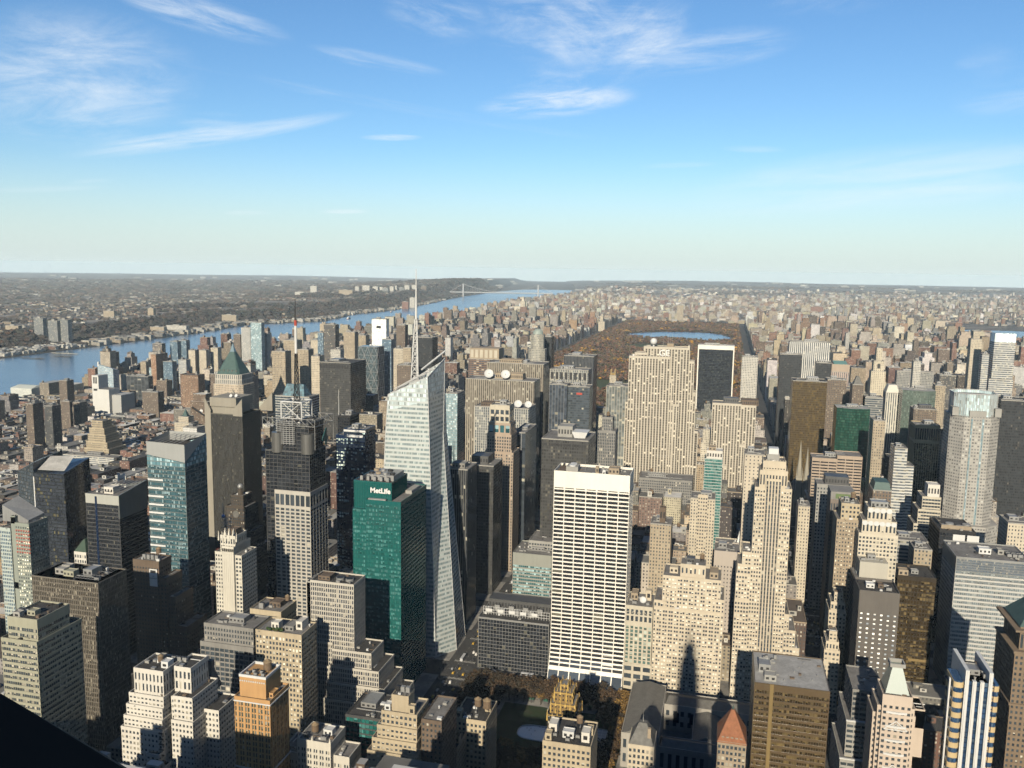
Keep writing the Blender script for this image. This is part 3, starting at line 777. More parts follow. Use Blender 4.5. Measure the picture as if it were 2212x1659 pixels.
# pale finned slab with steps beside the park
t = T('office_tower', 'pale finned slab stepping down towards the square park, lit only near the top', 'office tower', -305.8,-269.1,585,131.2,11.2, ref='the pale finned stepped slab', grow=6)
fn = wallm('white aluminium fins', (.62, .58, .5), .5, .06)
st = S(fn, glassm('slab glass', (.02, .022, .026), blind=(.25, .23, .19), p=.2), 3.8, 1.85, 1.1, .62, .34, 0, cap=.8, roof=roof_dark)
H_ = t.h; d_ = 22
t.block(st, -t.w/2, t.w/2, 0, d_, 0, H_)
t.block(S(W_mid, G_dark, 40, 40, 0, 40, .1, 0), -t.w/2-5, -t.w/2+.4, 4, d_, 0, H_-3)
z = [78.6, 66.1, 54.2, 41.7]
ex = t.w/2
tiers(t, st, [(.52, 1.42, -3, d_, 0, z[0]), (.49, 1.62, -6, d_+4, 0, z[1]), (.46, 1.78, -9, d_+8, 0, z[2]), (.44, 2.0, -12, d_+12, 0, z[3]), (-.25, .52, -1.5, d_+2, 0, z[0]+4), (-.3, .5, -4, d_+2, 0, z[1]-2)])
for i in (0, 1):
    c = MB(); c.cyl(0, 0, 3.2, 3.2, 0, 2.2, 18); o = c.build('cooling_tower', galv, t.root, (3+i*8, 9, H_)); c = MB(); c.cyl(0, 0, 2.7, 2.7, 0, .3, 18); c.build('fan', darkm, o, (0, 0, 2.2))
t.house(-14, -4, 5, 15, H_, 3, W_brown); t.done()
# low dark green glass block beside the orange tower
t = T('office_block', 'low dark green glass block in shade between the orange tower and the pale finned slab', 'office block', -244, -206, 515, 66, 34)
t.block(S(W_dgrey, G_green, 3.9, 3, .9, .12, .1, .0, cap=1, roof=roof_dark), -t.w/2, t.w/2, 0, t.d, 0, t.h); t.clutter(-t.w/2, t.w/2, 0, t.d, t.h, 8, 4); t.done()
# low white loft with terrace, bottom edge
t = T('loft_building', 'small white loft with arched window groups and a flat grey terrace at the bottom edge', 'loft building', -256.8,-233.3,470,71,30, ref='the small white loft')
st = S(wallm('off white render', (.7, .66, .57), .8, .1), G_dark, 4.2, 2.1, 1.7, .7, .12, 0, cap=4.5, pw2=1.6)
t.block(st, -t.w/2, t.w/2, 0, 22, 0, t.h)
t.block(st, -t.w/2-14, -t.w/2, 3, 26, 0, t.h-12); t.block(st, t.w/2, t.w/2+11, 4, 22, 0, t.h-10)
for x in (-t.w/2, -2, t.w/2-1.4):
    m_ = MB(); m_.frustum(x, x+1.4, -.2, 1.2, t.h+1, t.h+4.2, .1); m_.build('finial', st.wall, t.root)
t.tank(-5, 12, t.h, 2.4, 1); t.house(2, 8, 10, 16, t.h, 3.5, steelw); t.cooler(5, 5, t.h); t.cooler(-9, 6, t.h, 3, 2, 2); t.done()
# cream stepped loft
t = T('stepped_tower', 'sunlit cream loft stepping like stairs up to a blank tower with steel tanks', 'loft building', -198,-182.9,480,102.1,18.6, ref='the cream stair-stepped loft', grow=4)
st = S(W_buff, G_blind, 3.7, 3.0, 1.8, 1.3, 0, .06, cap=1.3)
H_ = t.h
t.block(S(W_buff, G_dark, 14, 5, 11, 4, 0, .06, cap=1), -t.w/2+.5, t.w/2-3, 5, 16, H_-12, H_)
tiers(t, st, [(-.35, 1.25, 2, 24, H_-19, H_-10), (-.5, 1.3, 0, 28, H_-27, H_-19), (-.68, 1.32, -2, 30, H_-35, H_-27), (-.85, 1.34, -4, 32, H_-43, H_-35), (-1.0, 1.36, -6, 34, 0, H_-43)], panes=45)
tiers(t, S(W_brown, G_dark, 3.7, 3, 1.8, 1.4, 0, .06, cap=1.5), [(1.4, 2.3, 4, 36, 0, H_-13)])
for i in range(3):
    m_ = MB(); x = -5+i*3.4
    for a in (0, 2.6):
        for b_ in (0, 2.6): m_.beam((x+a, 7+b_, H_), (x+a, 7+b_, H_+6), .12)
    m_.box(x, x+2.6, 7, 9.6, H_+2.5, H_+6, bottom=True); m_.build('steel_tank', galv if i else darkm, t.root)
t.house(t.w/2-2, t.w/2+2, 2.5, 6, H_-10, 6, W_buff, name='chimney'); t.house(-t.w/2-4, -t.w/2, 4, 9, H_-10, 4, steelw); t.done()
# tan lofts with water tanks
def loft(name, lab, args, mat, tanks, seed, **kw):
    t = T(name, lab, 'loft building', *args, **kw)
    t.block(S(mat, G_dark, 3.8, 2.9, 1.8, 1.3, 0, .06, cap=2.2, roof=roof_dark), -t.w/2, t.w/2, 0, t.d, 0, t.h)
    r_ = random.Random(seed)
    for (fx, fy, r2) in tanks: t.tank(-t.w/2+fx*t.w, fy*t.d, t.h, r2, 3.2)
    t.house(-t.w/2+1, -t.w/2+5, 2, 7, t.h, 4.5, mat); t.house(t.w/2-5, t.w/2-1, t.d*.5, t.d*.5+5, t.h, 4, mat)
    for i in range(3): t.cooler(r_.uniform(-t.w*.3, t.w*.3), r_.uniform(3, t.d*.4), t.h, 2.6, 2.2, 2)
    return t
loft('loft_building', 'brown and tan loft with a pair of wooden water tanks near the skating rink', (-173.3,-149.6,540,61,30), W_buff, [(.55, .55, 2.6), (.85, .5, 3)], 4, ref='the loft with two water tanks').done()
loft('loft_building', 'shaded loft with three wooden water tanks and white roof machines at the bottom edge', (-188.1,-163.5,510,52,30), W_tan, [(.5, .6, 2), (.66, .42, 2), (.86, .6, 2.1)], 5, ref='the loft with three water tanks').done()
t = loft('loft_building', 'pale roofed loft with white bulkheads in front of the black and gold tower', (-97,-67.4,480,89.2,30), W_buff, [], 6)
t.house(-13, -8, 10, 18, t.h, 6.5, wh); t.house(8, 13, 6, 14, t.h, 6, wh); t.house(-4, 3, 8, 13, t.h, 4, steelw); t.tank(5, 18, t.h, 2, 6); t.done()
# black and gold crown
t = T('stepped_tower', 'black brick tower with a glowing gold stepped and pinnacled crown beside the skating rink', 'office tower', -109.3,-87.9,555,65.7,30, ref='the black and gold tower')
bk = wallm('black brick', (.035, .028, .02), .7, .2); gd = wallm('gilded stone', (.66, .44, .12), .5, .15, .5, .1)
H_ = 85.9; h0 = t.h
st = S(bk, G_blind, 3.6, 2.3, 1.5, 1.2, .1, 0, cap=1.2, roof=roof_dark)
W2 = t.w/2; D = 20
lev = [(1.0, 0, h0-22, h0), (.8, 1.2, h0, h0+8), (.6, 2.6, h0+8, h0+16), (.42, 4.2, h0+16, H_-5), (.24, 6, H_-5, H_)]
t.block(st, -W2, W2, 0, D, 0, h0, panes=60)
cr = MB(); pn = MB()
for i, (f_, ins, za, zb) in enumerate(lev):
    w_ = W2*f_
    if i: t.block(S(wallm('gilded brown brick', (.30, .195, .07), .5, .2, .5, .1), G_black, 4, 2.4, 1.9, 1.35, .25, 0, cap=1.6), -w_, w_, ins, D-ins, za, zb, par=.3)
    cr.box(-w_-.25, w_+.25, ins-.3, D-ins+.3, zb-.55, zb-.1, bottom=True)
    nb_ = max(2, int(w_*2/3.4))
    for j in range(nb_+1):
        x = -w_+j*2*w_/nb_
        for y in (ins, D-ins): pn.frustum(x-.55, x+.55, y-.5, y+.5, zb-(1.5 if j % 2 else 4.5), zb+(3.4 if j % 2 == 0 else 1.4), .15)
        if i: pn.box(x-.33, x+.33, ins-.42, ins+.1, zb-7, zb-3.5)
    for y in (ins+3, ins+7): 
        for x in (-w_, w_): pn.frustum(x-.4, x+.4, y-.4, y+.4, zb-5, zb+2.5, .15)
cr.build('gold_band', gd, t.root); pn.build('gold_pinnacles', gd, t.root); t.done()
# grey mansard, red pyramid roof
t = T('apartment_building', 'cream building under a steep grey slate mansard roof with a brick chimney, below the library', 'building', -47.9,-31.6,510,77.7,30, ref='the grey mansard roof')
t.block(S(W_cream, G_blind, 4, 2.8, 1.6, 1.2, 0, .06, cap=1.6), -t.w/2, t.w/2, 0, 20, 0, t.h)
m_ = MB(); m_.prism([(-t.w/2, 0), (t.w/2, 0), (t.w/2, 20), (-t.w/2, 20)], t.h+.4, t.h+12, poly2=[(-2.5, 8), (2.5, 8), (2.5, 12), (-2.5, 12)]); m_.build('mansard_roof', W_slate, t.root)
m_ = MB(); m_.box(3.5, 5.5, 3, 5.4, t.h, t.h+11); m_.build('chimney', W_tan, t.root)
m_ = MB(); m_.cyl(0, 10, .35, .03, t.h+12, t.h+18, 6); m_.build('finial', galv, t.root); t.done()
t = T('apartment_building', 'tan building under a red tiled pyramid roof beside the bronze slab', 'building', 6.6,23.7,510,88.4,30, ref='the red pyramid roof')
t.block(S(W_tan, G_blind, 3.8, 2.4, 1.5, .9, 0, .06, cap=1.4, roof=roof_dark), -t.w/2, t.w/2, 0, 22, 0, t.h)
m_ = MB(); m_.prism([(-t.w/2-.4, -.4), (t.w/2+.4, -.4), (t.w/2+.4, 22.4), (-t.w/2-.4, 22.4)], t.h+.3, t.h+17, poly2=[(-1, 10), (1, 10), (1, 12), (-1, 12)]); rf = m_.build('pyramid_roof', W_tile, t.root)
for i in range(5): m_ = MB(); x = -5.4+i*2.7; m_.box(x-.8, x+.8, 1.2, 3.2, t.h+1.4, t.h+3.6); m_.build('dormer', W_tan, rf)
m_ = MB(); m_.cyl(0, 11, .5, .1, t.h+17, t.h+20, 8); m_.build('finial', W_copper, rf); t.done()
# library: four low wings round a court
t = T('library', 'broad low stone library with grey roofs and arched windows beside the shaded square park', 'library', -64, 66, 612, 26, 88, ref='the low stone library')
lib = wallm('library marble', (.46, .43, .38), .8, .12); lr = wallm('library roof', (.2, .19, .17), .8, .2, sc_=.2)
stl = S(lib, G_dark, 11, 6, 4.5, 3.2, 0, .08, cap=4)
for (a, b_, c, d_, h) in ((-64, -36, 0, 84, 27), (-36, 64, 62, 84, 22), (-36, 64, 0, 16, 20), (40, 64, 16, 62, 20), (-12, 10, 16, 62, 18)):
    t.block(stl, a, b_, c, d_, 0, h, roof=False)
    m_ = MB(); w_ = (b_-a)/2; dd = (d_-c)
    if dd > 2*w_: m_.prism([(a+.5, c+.5), (b_-.5, c+.5), (b_-.5, d_-.5), (a+.5, d_-.5)], h+.3, h+4.5, poly2=[(a+w_-.6, c+3), (a+w_+.6, c+3), (a+w_+.6, d_-3), (a+w_-.6, d_-3)])
    else: m_.prism([(a+.5, c+.5), (b_-.5, c+.5), (b_-.5, d_-.5), (a+.5, d_-.5)], h+.3, h+3.5, poly2=[(a+3, c+dd/2-.6), (b_-3, c+dd/2-.6), (b_-3, c+dd/2+.6), (a+3, c+dd/2+.6)])
    m_.build('hipped_roof', lr, t.root)
for i in range(6):
    m_ = MB(); x = -26+i*13; pts_ = [(x-2.4, 61.9), (x+2.4, 61.9)]
    m_.face([(x-2.3, 61.9, 8)]+[(x+2.3, 61.9, 8)]+[(x+2.3*math.cos(a), 61.9, 15+2.3*math.sin(a)) for a in np.linspace(0, PI, 9)]); m_.build('arched_window', G_black, t.root)
m_ = MB(); m_.box(42, 60, 64, 76, 25, 26.5); m_.build('skylight', galv, t.root); t.done()
# bronze slab with flat grey roof
t = T('office_tower', 'bronze gold slab with fine horizontal lines and a flat grey roof beside the library', 'office tower', 27,70.9,520,124.8,30, ref='the bronze slab with the flat grey roof')
st = S(wallm('bronze cladding', (.20, .142, .08), .35, .08, .5, .35), G_bronze, 3.7, 1.5, 1.5, .16, 0, .1, cap=4, roof=roof_pale)
t.block(st, -t.w/2, t.w/2, 0, 46, 0, t.h, par=.6, panes=100)
m_ = MB(); m_.box(-t.w/2+9.2, -t.w/2+11.4, -.28, 0, 0, t.h+.5); m_.build('corner_strip', W_gold, t.root)
t.house(-16, -9, 5, 12, t.h, 3.5, W_mid); t.house(-19, -12, 16, 26, t.h, 5, galv)
for i in range(6): t.cooler(-17+i*1.8, 30+(i % 3)*4, t.h, 1.7, 1.7, 2+(i % 2))
for i in range(7):
    m_ = MB(); m_.cyl(0, 0, .4, .3, 0, 1, 8); m_.build('vent', galv, t.root, (-4+i*3.4, 8+(i*7) % 30, t.h))
t.done()
# pinkish tower with a glass frustum roof
t = T('office_tower', 'pale pink tower with arched balcony bays topped by a grey green truncated pyramid roof', 'office tower', 105.9,128.1,560,107.9,30, ref='the pink tower with the truncated pyramid roof')
pk = wallm('pale pink stone', (.66, .55, .45), .75, .07)
st = S(pk, G_dark, 3.9, 3.4, 1.9, 1.7, 0, .06, cap=2)
H_ = t.h
t.block(st, -t.w*.40, t.w*.40, 0, 22, 0, H_, cap=6); t.block(st, -t.w/2, t.w/2, 3, 26, 0, H_-9, panes=50); t.block(st, -t.w*.58, t.w*.58, 7, 30, 0, H_-16); t.block(S(pk, G_dark, 30, 30, 20, 20, 0, .06), t.w*.58, t.w*.85, 10, 28, 0, H_-12)
m_ = MB(); m_.frustum(-t.w*.32, t.w*.32, 2, 20, H_+1.2, H_+17, .42); rf = m_.build('pyramid_roof', wallm('lead coated roof', (.3, .37, .33), .4, .06, .5), t.root)
m_ = MB()
for (a, b_, c, d_) in ((-4.6, 4.6, 6.4, 7.2), (-4.6, 4.6, 14.8, 15.6), (-4.6, -3.8, 7.2, 14.8), (3.8, 4.6, 7.2, 14.8)): m_.box(a, b_, c, d_, H_+17, H_+19.4, bottom=True)
m_.build('roof_rim', W_mid, rf)
for k_ in range(9):
    m_ = MB(); z = H_-11-k_*9.5
    nA = 9
    for i in range(nA):
        a0, a1 = PI*(.15+.7*i/nA), PI*(.15+.7*(i+1)/nA)
        p = lambda a, zz, rr=1.0: (7*math.cos(a)*rr, -1.7*math.sin(a)*rr+.6, zz)
        m_.face([p(a1, z), p(a0, z), p(a0, z+1.3), p(a1, z+1.3)]); m_.face([p(a1, z+1.3), p(a0, z+1.3), (7*math.cos(a0), .2, z+1.3), (7*math.cos(a1), .2, z+1.3)])
    m_.build('bowed_balcony', steelw, t.root)
for k_ in range(2):
    z = H_-22-k_*30; m_ = MB(); m_.beam((-7, -.5, z), (0, -.5, z+6), .35); m_.beam((7, -.5, z), (0, -.5, z+6), .35); m_.beam((-7, -.5, z), (7, -.5, z), .35)
    for i in range(10):
        a0, a1 = 2*PI*i/10, 2*PI*(i+1)/10; m_.beam((1.6*math.cos(a0), -.5, z+2.2+1.6*math.sin(a0)), (1.6*math.cos(a1), -.5, z+2.2+1.6*math.sin(a1)), .25)
    m_.build('tie_truss', steelw, t.root)
t.done()
# white ribs and cream balconies
t = T('apartment_tower', 'tower of white vertical ribs and dark blue glass with rounded cream balconies, lower right corner', 'apartment tower', 143.5,168.3,540,133.2,30, ref='the white ribbed blue tower')
H_ = t.h; gl = S(W_navy, glassm('navy glass', (.01, .022, .045), blind=(.04, .065, .1), p=.3), 3.3, 3.2, .5, .1, .12, .05, cap=0, roof=roof_dark)
t.block(gl, -t.w*.26, t.w*.40, .8, 30, 0, H_, par=0)
ri = MB()
for i, x in enumerate((-t.w*.27, -t.w*.10, t.w*.07, t.w*.25)):
    hh = H_+7 if i in (0, 3) else H_+.6
    ri.box(x, x+2.2, -.5, 31 if i in (0, 3) else 2, 0, hh); ri.box(x+.7, x+1.5, -.9, -.5, 0, hh-.5)
for x in (-t.w*.5, -t.w*.55): ri.box(x, x+.9, 6, 8, 0, H_-2)
ri.build('rib', steelw, t.root)
def bow(xc, r, y, z0, z1, mi, m_, n_=8):
    P_ = [(xc+r*math.cos(a), y-r*.55*math.sin(a)) for a in np.linspace(PI, 0, n_)]+[(xc+r, y+16), (xc-r, y+16)]
    m_.prism(P_, z0, z1, mi)
for (xc, r_) in ((-t.w*.385, t.w*.115), (t.w*.425, t.w*.09)):
    m_ = MB(); bow(xc, r_*.9, 2.2, 0, H_-1, 0, m_); m_.build('bay_glass', gl.glass, t.root)
    for k_ in range(18):
        m_ = MB(); z = H_-5-k_*6.5; bow(xc, r_, 2, z, z+3.4, 0, m_); m_.build('rounded_balcony', wallm('cream render', (.66, .5, .27), .8, .08), t.root)
t.house(-4, 4, 10, 20, H_, 3, galv); t.cooler(7, 8, H_); t.done()
# masonry tower with green pyramid, right edge
t = T('stepped_tower', 'brown ornate stone tower with a steep green copper roof cut off by the right edge', 'office tower', 195.9,224.2,600,147,33.2, ref='the green roofed brown tower')
H_ = t.h; ob = wallm('brown terracotta', (.25, .185, .125), .85, .15)
st = S(ob, G_dark, 3.8, 2.9, 1.8, 1.5, 0, .06, cap=1.5)
t.block(S(ob, G_dark, 9, 2.9, 2.5, 1.3, .1, 0, cap=4), -t.w/2, t.w/2, 0, t.d, H_-16, H_); t.block(st, -t.w/2-3, t.w/2+3, -3, t.d+4, 0, H_-16, cap=2, panes=40)
m_ = MB()
for z in (H_-16, H_-52, H_-1.5): m_.box(-t.w/2-4, t.w/2+4, -4, t.d+5, z, z+1.4, bottom=True)
m_.build('cornice', ob, t.root)
m_ = MB(); m_.frustum(-t.w/2-.5, t.w/2+.5, -.5, t.d+.5, H_+1.2, H_+20, .12); m_.build('copper_roof', W_copper, t.root); t.done()
# grey banded slab with pale roof, right
t = T('office_tower', 'big grey slab striped with white window bands under a flat pale roof', 'office tower', 208,269.3,810,126.4,49.8, ref='the big white striped slab')
st = S(wallm('pale grey panel', (.62, .61, .57), .5, .05), glassm('grey slab glass', (.05, .06, .065), blind=(.16, .18, .18), p=.5), 3.9, 1.7, 1.55, .14, 0, .2, cap=0, roof=roof_pale)
H_ = t.h
t.block(S(W_alu, G_blue, 2.4, .85, .35, .3, .2, 0, cap=1), -t.w/2, t.w/2, 0, t.d, H_-12, H_, roof=True); t.block(st, -t.w/2, t.w/2, 0, t.d, 0, H_-12, par=-.01, roof=False, panes=100)
t.house(-8, 2, 18, 26, H_, 4.6, steelw); t.house(8, 13, 20, 27, H_, 4, W_mid)
for i in range(7): t.cooler(16+(i % 3)*4.4, 16+(i//3)*5, H_, 3.6, 3.4, 3)
for i in range(5): t.cooler(-20+i*9, 10+(i % 2)*26, H_, 1.6, 1.3, .9)
t.done()
# dark slab with white windows
t = T('hotel_tower', 'dark grey brown tower with rows of white windows and an open roof well', 'hotel', 109.1,137.9,680,132.1,30, ref='the dark tower with white windows')
st = S(wallm('grey brown brick', (.15, .135, .12), .8, .12), glassm('white curtain glass', (.09, .1, .11), blind=(.78, .77, .72), p=.75, rough=.2), 3.9, 5.2, 2.2, 2.9, 0, .06, cap=16, roof=roof_dark)
t.block(st, -t.w/2, t.w/2, 0, 30, 0, t.h, par=2, panes=90); t.house(-8, -2, 12, 18, t.h, 3, steelw); t.house(1, 5, 14, 20, t.h, 2.5, W_brown); t.cooler(8, 10, t.h)
m_ = MB(); m_.box(-t.w/2-2, t.w/2+2, -8, 0, 0, 55); m_.build('podium', st.wall, t.root); t.done()
t = T('office_block', 'shaded grey block with curved white edged terraces below the dark tower with white windows', 'office block', 100.4,122.1,625,78.1,30)
t.block(S(W_grey, G_dark, 3.8, 6, 1.6, .8, 0, .06, cap=1.2), -t.w/2, t.w/2, 0, 40, 0, t.h)
for k_, (o_, zz) in enumerate(((-3, t.h-22), (-6, t.h-48))):
    t.block(S(W_mid, G_dark, 4, 5, 1.8, .6, 0, .06, cap=1.2), -t.w/2+o_*1.2, t.w/2, o_*2, 40, 0, zz); m_ = MB(); m_.box(-t.w/2+o_*1.2-.4, t.w/2, o_*2-.5, o_*2+1.2, zz+1.2, zz+2); m_.build('terrace_rim', steelw, t.root)
t.done()
t = T('office_tower', 'dark brown glass slab with a gold lit floor, behind the dark tower with white windows', 'office tower', 159,191,800,107.8,30)
t.block(S(W_bronze, G_bronze, 3.7, 2.4, .9, .35, .15, 0, cap=3, roof=roof_dark), -t.w/2, t.w/2, 0, 34, 0, t.h)
m_ = MB(); z = t.h-78; m_.box(-2, t.w/2-.4, -.12, .1, z, z+2.2); m_.build('gold_band', W_gold, t.root)  # gold coloured strip stands in for the lit floor
t.house(-t.w/2+1, -t.w/2+9, 2, 9, t.h, 5, W_tan); t.house(-3, 3, 10, 15, t.h, 3, galv); t.done()
t = T('office_tower', 'pale box topped green glass tower just behind the dark tower with white windows', 'office tower', 117.1,143.8,760,114.7,30)
H_ = t.h; t.block(S(W_dgrey, G_green, 3.9, 3, .7, .15, .1, 0, cap=1), -t.w/2, t.w/2, 0, 28, 0, H_)
m_ = MB(); m_.box(-t.w/2+4, t.w/2, 4, 26, H_, H_+15); m_.build('mechanical_box', wallm('cream panel', (.55, .52, .44), .7, .06), t.root); t.clutter(-t.w/2+4, t.w/2, 4, 26, H_+15, 21, 5); t.done()
# avenue-side cream lofts
for i, (a, lab) in enumerate(((( 93.9,106.5,740,66,30), 'narrow cream terracotta loft with a blank lit flank, beside the dark avenue'), ((100,114.6,775,88.3,30), 'cream loft with stacked setbacks and finials beside the dark avenue'))):
    t = T('loft_building', lab, 'loft building', *a)
    st = S(W_cream, G_blind, 3.8, 2.8, 1.7, 1.3, 0, .06, cap=1.5)
    t.block(st, -t.w/2, t.w/2, 0, 26, 0, t.h-10); t.block(st, -t.w*.4, t.w*.42, 2, 24, t.h-10, t.h-3); t.block(st, -t.w*.2, t.w*.3, 5, 18, t.h-3, t.h+5); t.tank(t.w*.2, 20, t.h-3, 1.8, 3); t.done()
t = T('office_tower', 'tan brick office tower with regular windows left of the scalloped cream tower', 'office tower', 104.9,124.5,800,154.8,30, ref='the tan brick tower')
st = S(W_tan, G_bright, 3.6, 2.6, 1.9, 1.4, 0, .06, cap=1.6)
t.block(st, -t.w/2, t.w/2, 0, 30, 0, t.h, panes=60); t.block(S(W_buff, G_dark, 4, 3, 2, 1.5, 0, .06, cap=1.6), -t.w*.32, t.w*.5, 4, 26, t.h, t.h+14); t.clutter(-t.w*.3, t.w*.45, 6, 24, t.h+14, 31, 2, tank=True); t.done()
t = T('office_tower', 'cream white office tower with two scalloped crowns of round arches', 'office tower', 121,153,780,149.5,30, ref='the scalloped cream tower')
H_ = t.h; st = S(wallm('cream white stone', (.7, .63, .5), .75, .08), G_blind, 3.6, 2.8, 1.6, 1.2, .05, 0, cap=2)
t.block(st, -t.w/2, t.w/2, 0, 32, 0, H_, panes=60); t.block(S(st.wall, G_dark, 7, 3.2, 2, 1.6, .1, 0, cap=2.5), -t.w*.42, t.w*.46, 3, 30, H_, H_+11); t.block(S(st.wall, G_dark, 7, 3.2, 2, 1.6, .1, 0, cap=2.5), -t.w*.28, t.w*.34, 6, 26, H_+11, H_+22)
m_ = MB()
for (a, b_, y, z, n_) in ((-t.w*.42, t.w*.46, 2.8, H_+9.5, 6), (-t.w*.28, t.w*.34, 5.8, H_+20.5, 4)):
    for i in range(n_):
        x = a+(i+.5)*(b_-a)/n_; r_ = (b_-a)/n_/2
        P_ = [(x+r_*math.cos(q_), z+r_*.9*math.sin(q_)) for q_ in np.linspace(0, 2*PI, 13)[:-1]]
        m_.face([(px, y-.5, pz) for px, pz in P_])
        for j in range(12): p1, p2 = P_[j], P_[(j+1) % 12]; m_.face([(p1[0], y-.5, p1[1]), (p1[0], y+.5, p1[1]), (p2[0], y+.5, p2[1]), (p2[0], y-.5, p2[1])])
m_.build('scalloped_crown', steelw, t.root); t.house(-6, 8, 10, 20, H_+22, 5, galv); t.done()

# ---------------------------------------------------------------- the 42nd Street row
# white gridded slab that sweeps out at its foot
t = T('office_tower', 'tall bright white slab with a regular grid of dark windows, its foot sweeping outwards', 'office tower', -143.6,-75.8,737,194.7,30, ref='the white gridded slab')
t.d = 32; H_ = t.h
wg = W_white
st = S(wg, G_black, 3.75, t.w/7, 1.3, .75, .12, 0, cap=15, roof=roof_grey)
t.warp = lambda x, y, z: (x, y-(16*(max(0, 48-z)/48)**2 if y < 10 else 0), z)
zs = [15, 22.5, 30, 37.5, 48.6]
sg = S(wg, G_black, 3.75, t.w/7, 1.3, .75, .12, 0, cap=0)
for za, zb2 in zip(zs, zs[1:]): t.block(sg, -t.w/2, t.w/2, 0, t.d, za, zb2, par=-.02, roof=False)
t.block(st, -t.w/2, t.w/2, 0, t.d, 48.6, H_, par=2.2)
t.block(S(wg, G_dark, 13, t.w/7, 1.6, .9, .12, 0, cap=2), -t.w/2, t.w/2, 0, t.d, 0, 15, par=-.02, roof=False)
sl_ = MB()
for i in range(7): sl_.box(-t.w/2+(i+.08)*t.w/7, -t.w/2+(i+.92)*t.w/7, -.1, .2, H_-13.8, H_-13.0, bottom=True)
sl_.build('vent_slot', darkm, t.root)
t.npane = 0; bw = t.w/7; nf = round((H_-15-48.6)/3.75); fh = (H_-63.6)/nf
pm_ = None
for k_ in range(nf-1, nf-15, -1):
    for i in range(7):
        if pm_ is None:
            m_ = MB(); ww, wh_ = bw-.8, fh-1.5; n_ = 5
            for j in range(n_): m_.face([(j*ww/n_+.05, 0, 0), ((j+1)*ww/n_-.05, 0, 0), ((j+1)*ww/n_-.05, 0, wh_), (j*ww/n_+.05, 0, wh_)], [(j, 0), (j+.999, 0), (j+.999, .999), (j, .999)], 0)
            for j in range(1, n_): m_.box(j*ww/n_-.06, j*ww/n_+.06, -.06, .04, 0, wh_, 1)
            o = m_.build('window', [G_black, darkm], t.root); pm_ = o.data
        else:
            o = bpy.data.objects.new('window', pm_); col.objects.link(o); o.parent = t.root
        o.location = (-t.w/2+i*bw+.4, .38, 48.6+k_*fh+1.4)
c = MB(); c.box(-t.w*.36, -t.w*.2, 7, 20, 0, 5); o = c.build('cooling_tower', W_mid, t.root, (0, 0, H_))
for y in (10.2, 16.8): c = MB(); c.cyl(-t.w*.28, y, 3, 3, 5, 6.2, 16); c.build('fan', steelw, o)
t.house(t.w*.03, t.w*.07, 9, 13, H_, 5.5, W_tan); t.house(t.w*.2, t.w*.34, 10, 20, H_, 5, W_tan); t.house(t.w*.13, t.w*.17, 5, 8, H_, 3.4, steelw)
for i in range(6): t.cooler(t.w*(.1+.06*i), 24-(i % 2)*4, H_, 2.2, 2, 2)
for x in (-.12, .14, .3, .37): m_ = MB(); m_.cyl(0, 0, .14, .08, 0, 9, 6); m_.build('antenna', galv, t.root, (x*t.w, 15, H_))
m_ = MB(); m_.box(-t.w*.48, -t.w*.37, 6, 30, H_-.2, H_+.3); m_.build('roof_well', W_brown, t.root); t.done()
# salmon-coloured setback block
t = T('office_block', 'broad cream setback block full of square windows beside the slender cream avenue tower', 'office block', -51,9.2,737,89,30, ref='the broad cream setback block')
st = S(W_cream, G_bright, 3.6, 2.5, 1.55, .55, 0, .06, pw2=1.5, cap=1.5)
z2, z3 = 108.1, 116.0
t.d = 40
t.block(st, -t.w/2, t.w/2, 0, 40, 0, t.h-10, panes=60)
tiers(t, st, [(.0, .14, 1, 36, t.h-10, t.h-4), (.84, 1, 1, 36, t.h-10, t.h+2), (.115, .945, 2, 34, t.h-10, z2), (.18, .3, 1, 20, t.h-10, t.h+8)])
t.block(S(W_cream, G_bright, 6, 3.4, 3.5, 2.2, 0, .06, cap=2.5), -t.w*.14, t.w*.22, 5, 26, z2, z3+3)
t.house(-t.w*.3, -t.w*.18, 12, 20, z2, 5, W_cream); t.house(t.w*.28, t.w*.4, 8, 24, z2, 5, W_tan); t.house(-t.w*.06, t.w*.06, 12, 20, z3+3, 4, W_dgrey); t.tank(t.w*.16, 20, z3+3, 2, 2.5)
t.cooler(-t.w*.02, 8, z3+3); t.done()
# ornate concert-hall block
t = T('office_block', 'ornate pale stone block with an arcaded top floor and a white dish on its roof', 'office block', -75.6,-51.8,737,77.8,30, ref='the arcaded stone block')
t.d = 34; H_ = t.h
st = S(W_pale, glassm('greenish shop glass', (.03, .045, .04), blind=(.3, .33, .28), p=.3), 8, 4.3, 2, 1.5, .5, 0, cap=0)
t.block(S(W_pale, G_dark, 6, 4.3, 1.5, 1.6, .1, 0, cap=2.5), -t.w/2, t.w/2, 0, 34, H_-15, H_); t.block(S(W_pale, st.glass, 3.6, 4.3, .9, 1.5, .35, 0, cap=3), -t.w/2, t.w/2, 0, 34, 24, H_-15, roof=False, par=.3); t.block(S(W_pale, G_dark, 7, 8, 3, 2, .2, 0, cap=2), -t.w/2-.6, t.w/2+.6, -.6, 34, 0, 24, roof=False, par=.3)
m_ = MB()
for i in range(5):
    x = -t.w/2+(i+.5)*t.w/5
    for j in range(8):
        a0, a1 = PI*j/8, PI*(j+1)/8; m_.beam((x+1.5*math.cos(a0), .05, H_-6.2+1.5*math.sin(a0)), (x+1.5*math.cos(a1), .05, H_-6.2+1.5*math.sin(a1)), .3)
m_.build('arcade', W_pale, t.root)
dish(t, 2, 12, H_, 3.0, .2, .5); t.house(-9, -3, 16, 28, H_, 6, W_tan); t.house(4, 9, 18, 26, H_, 9, W_cream); t.cooler(-5, 8, H_); t.done()
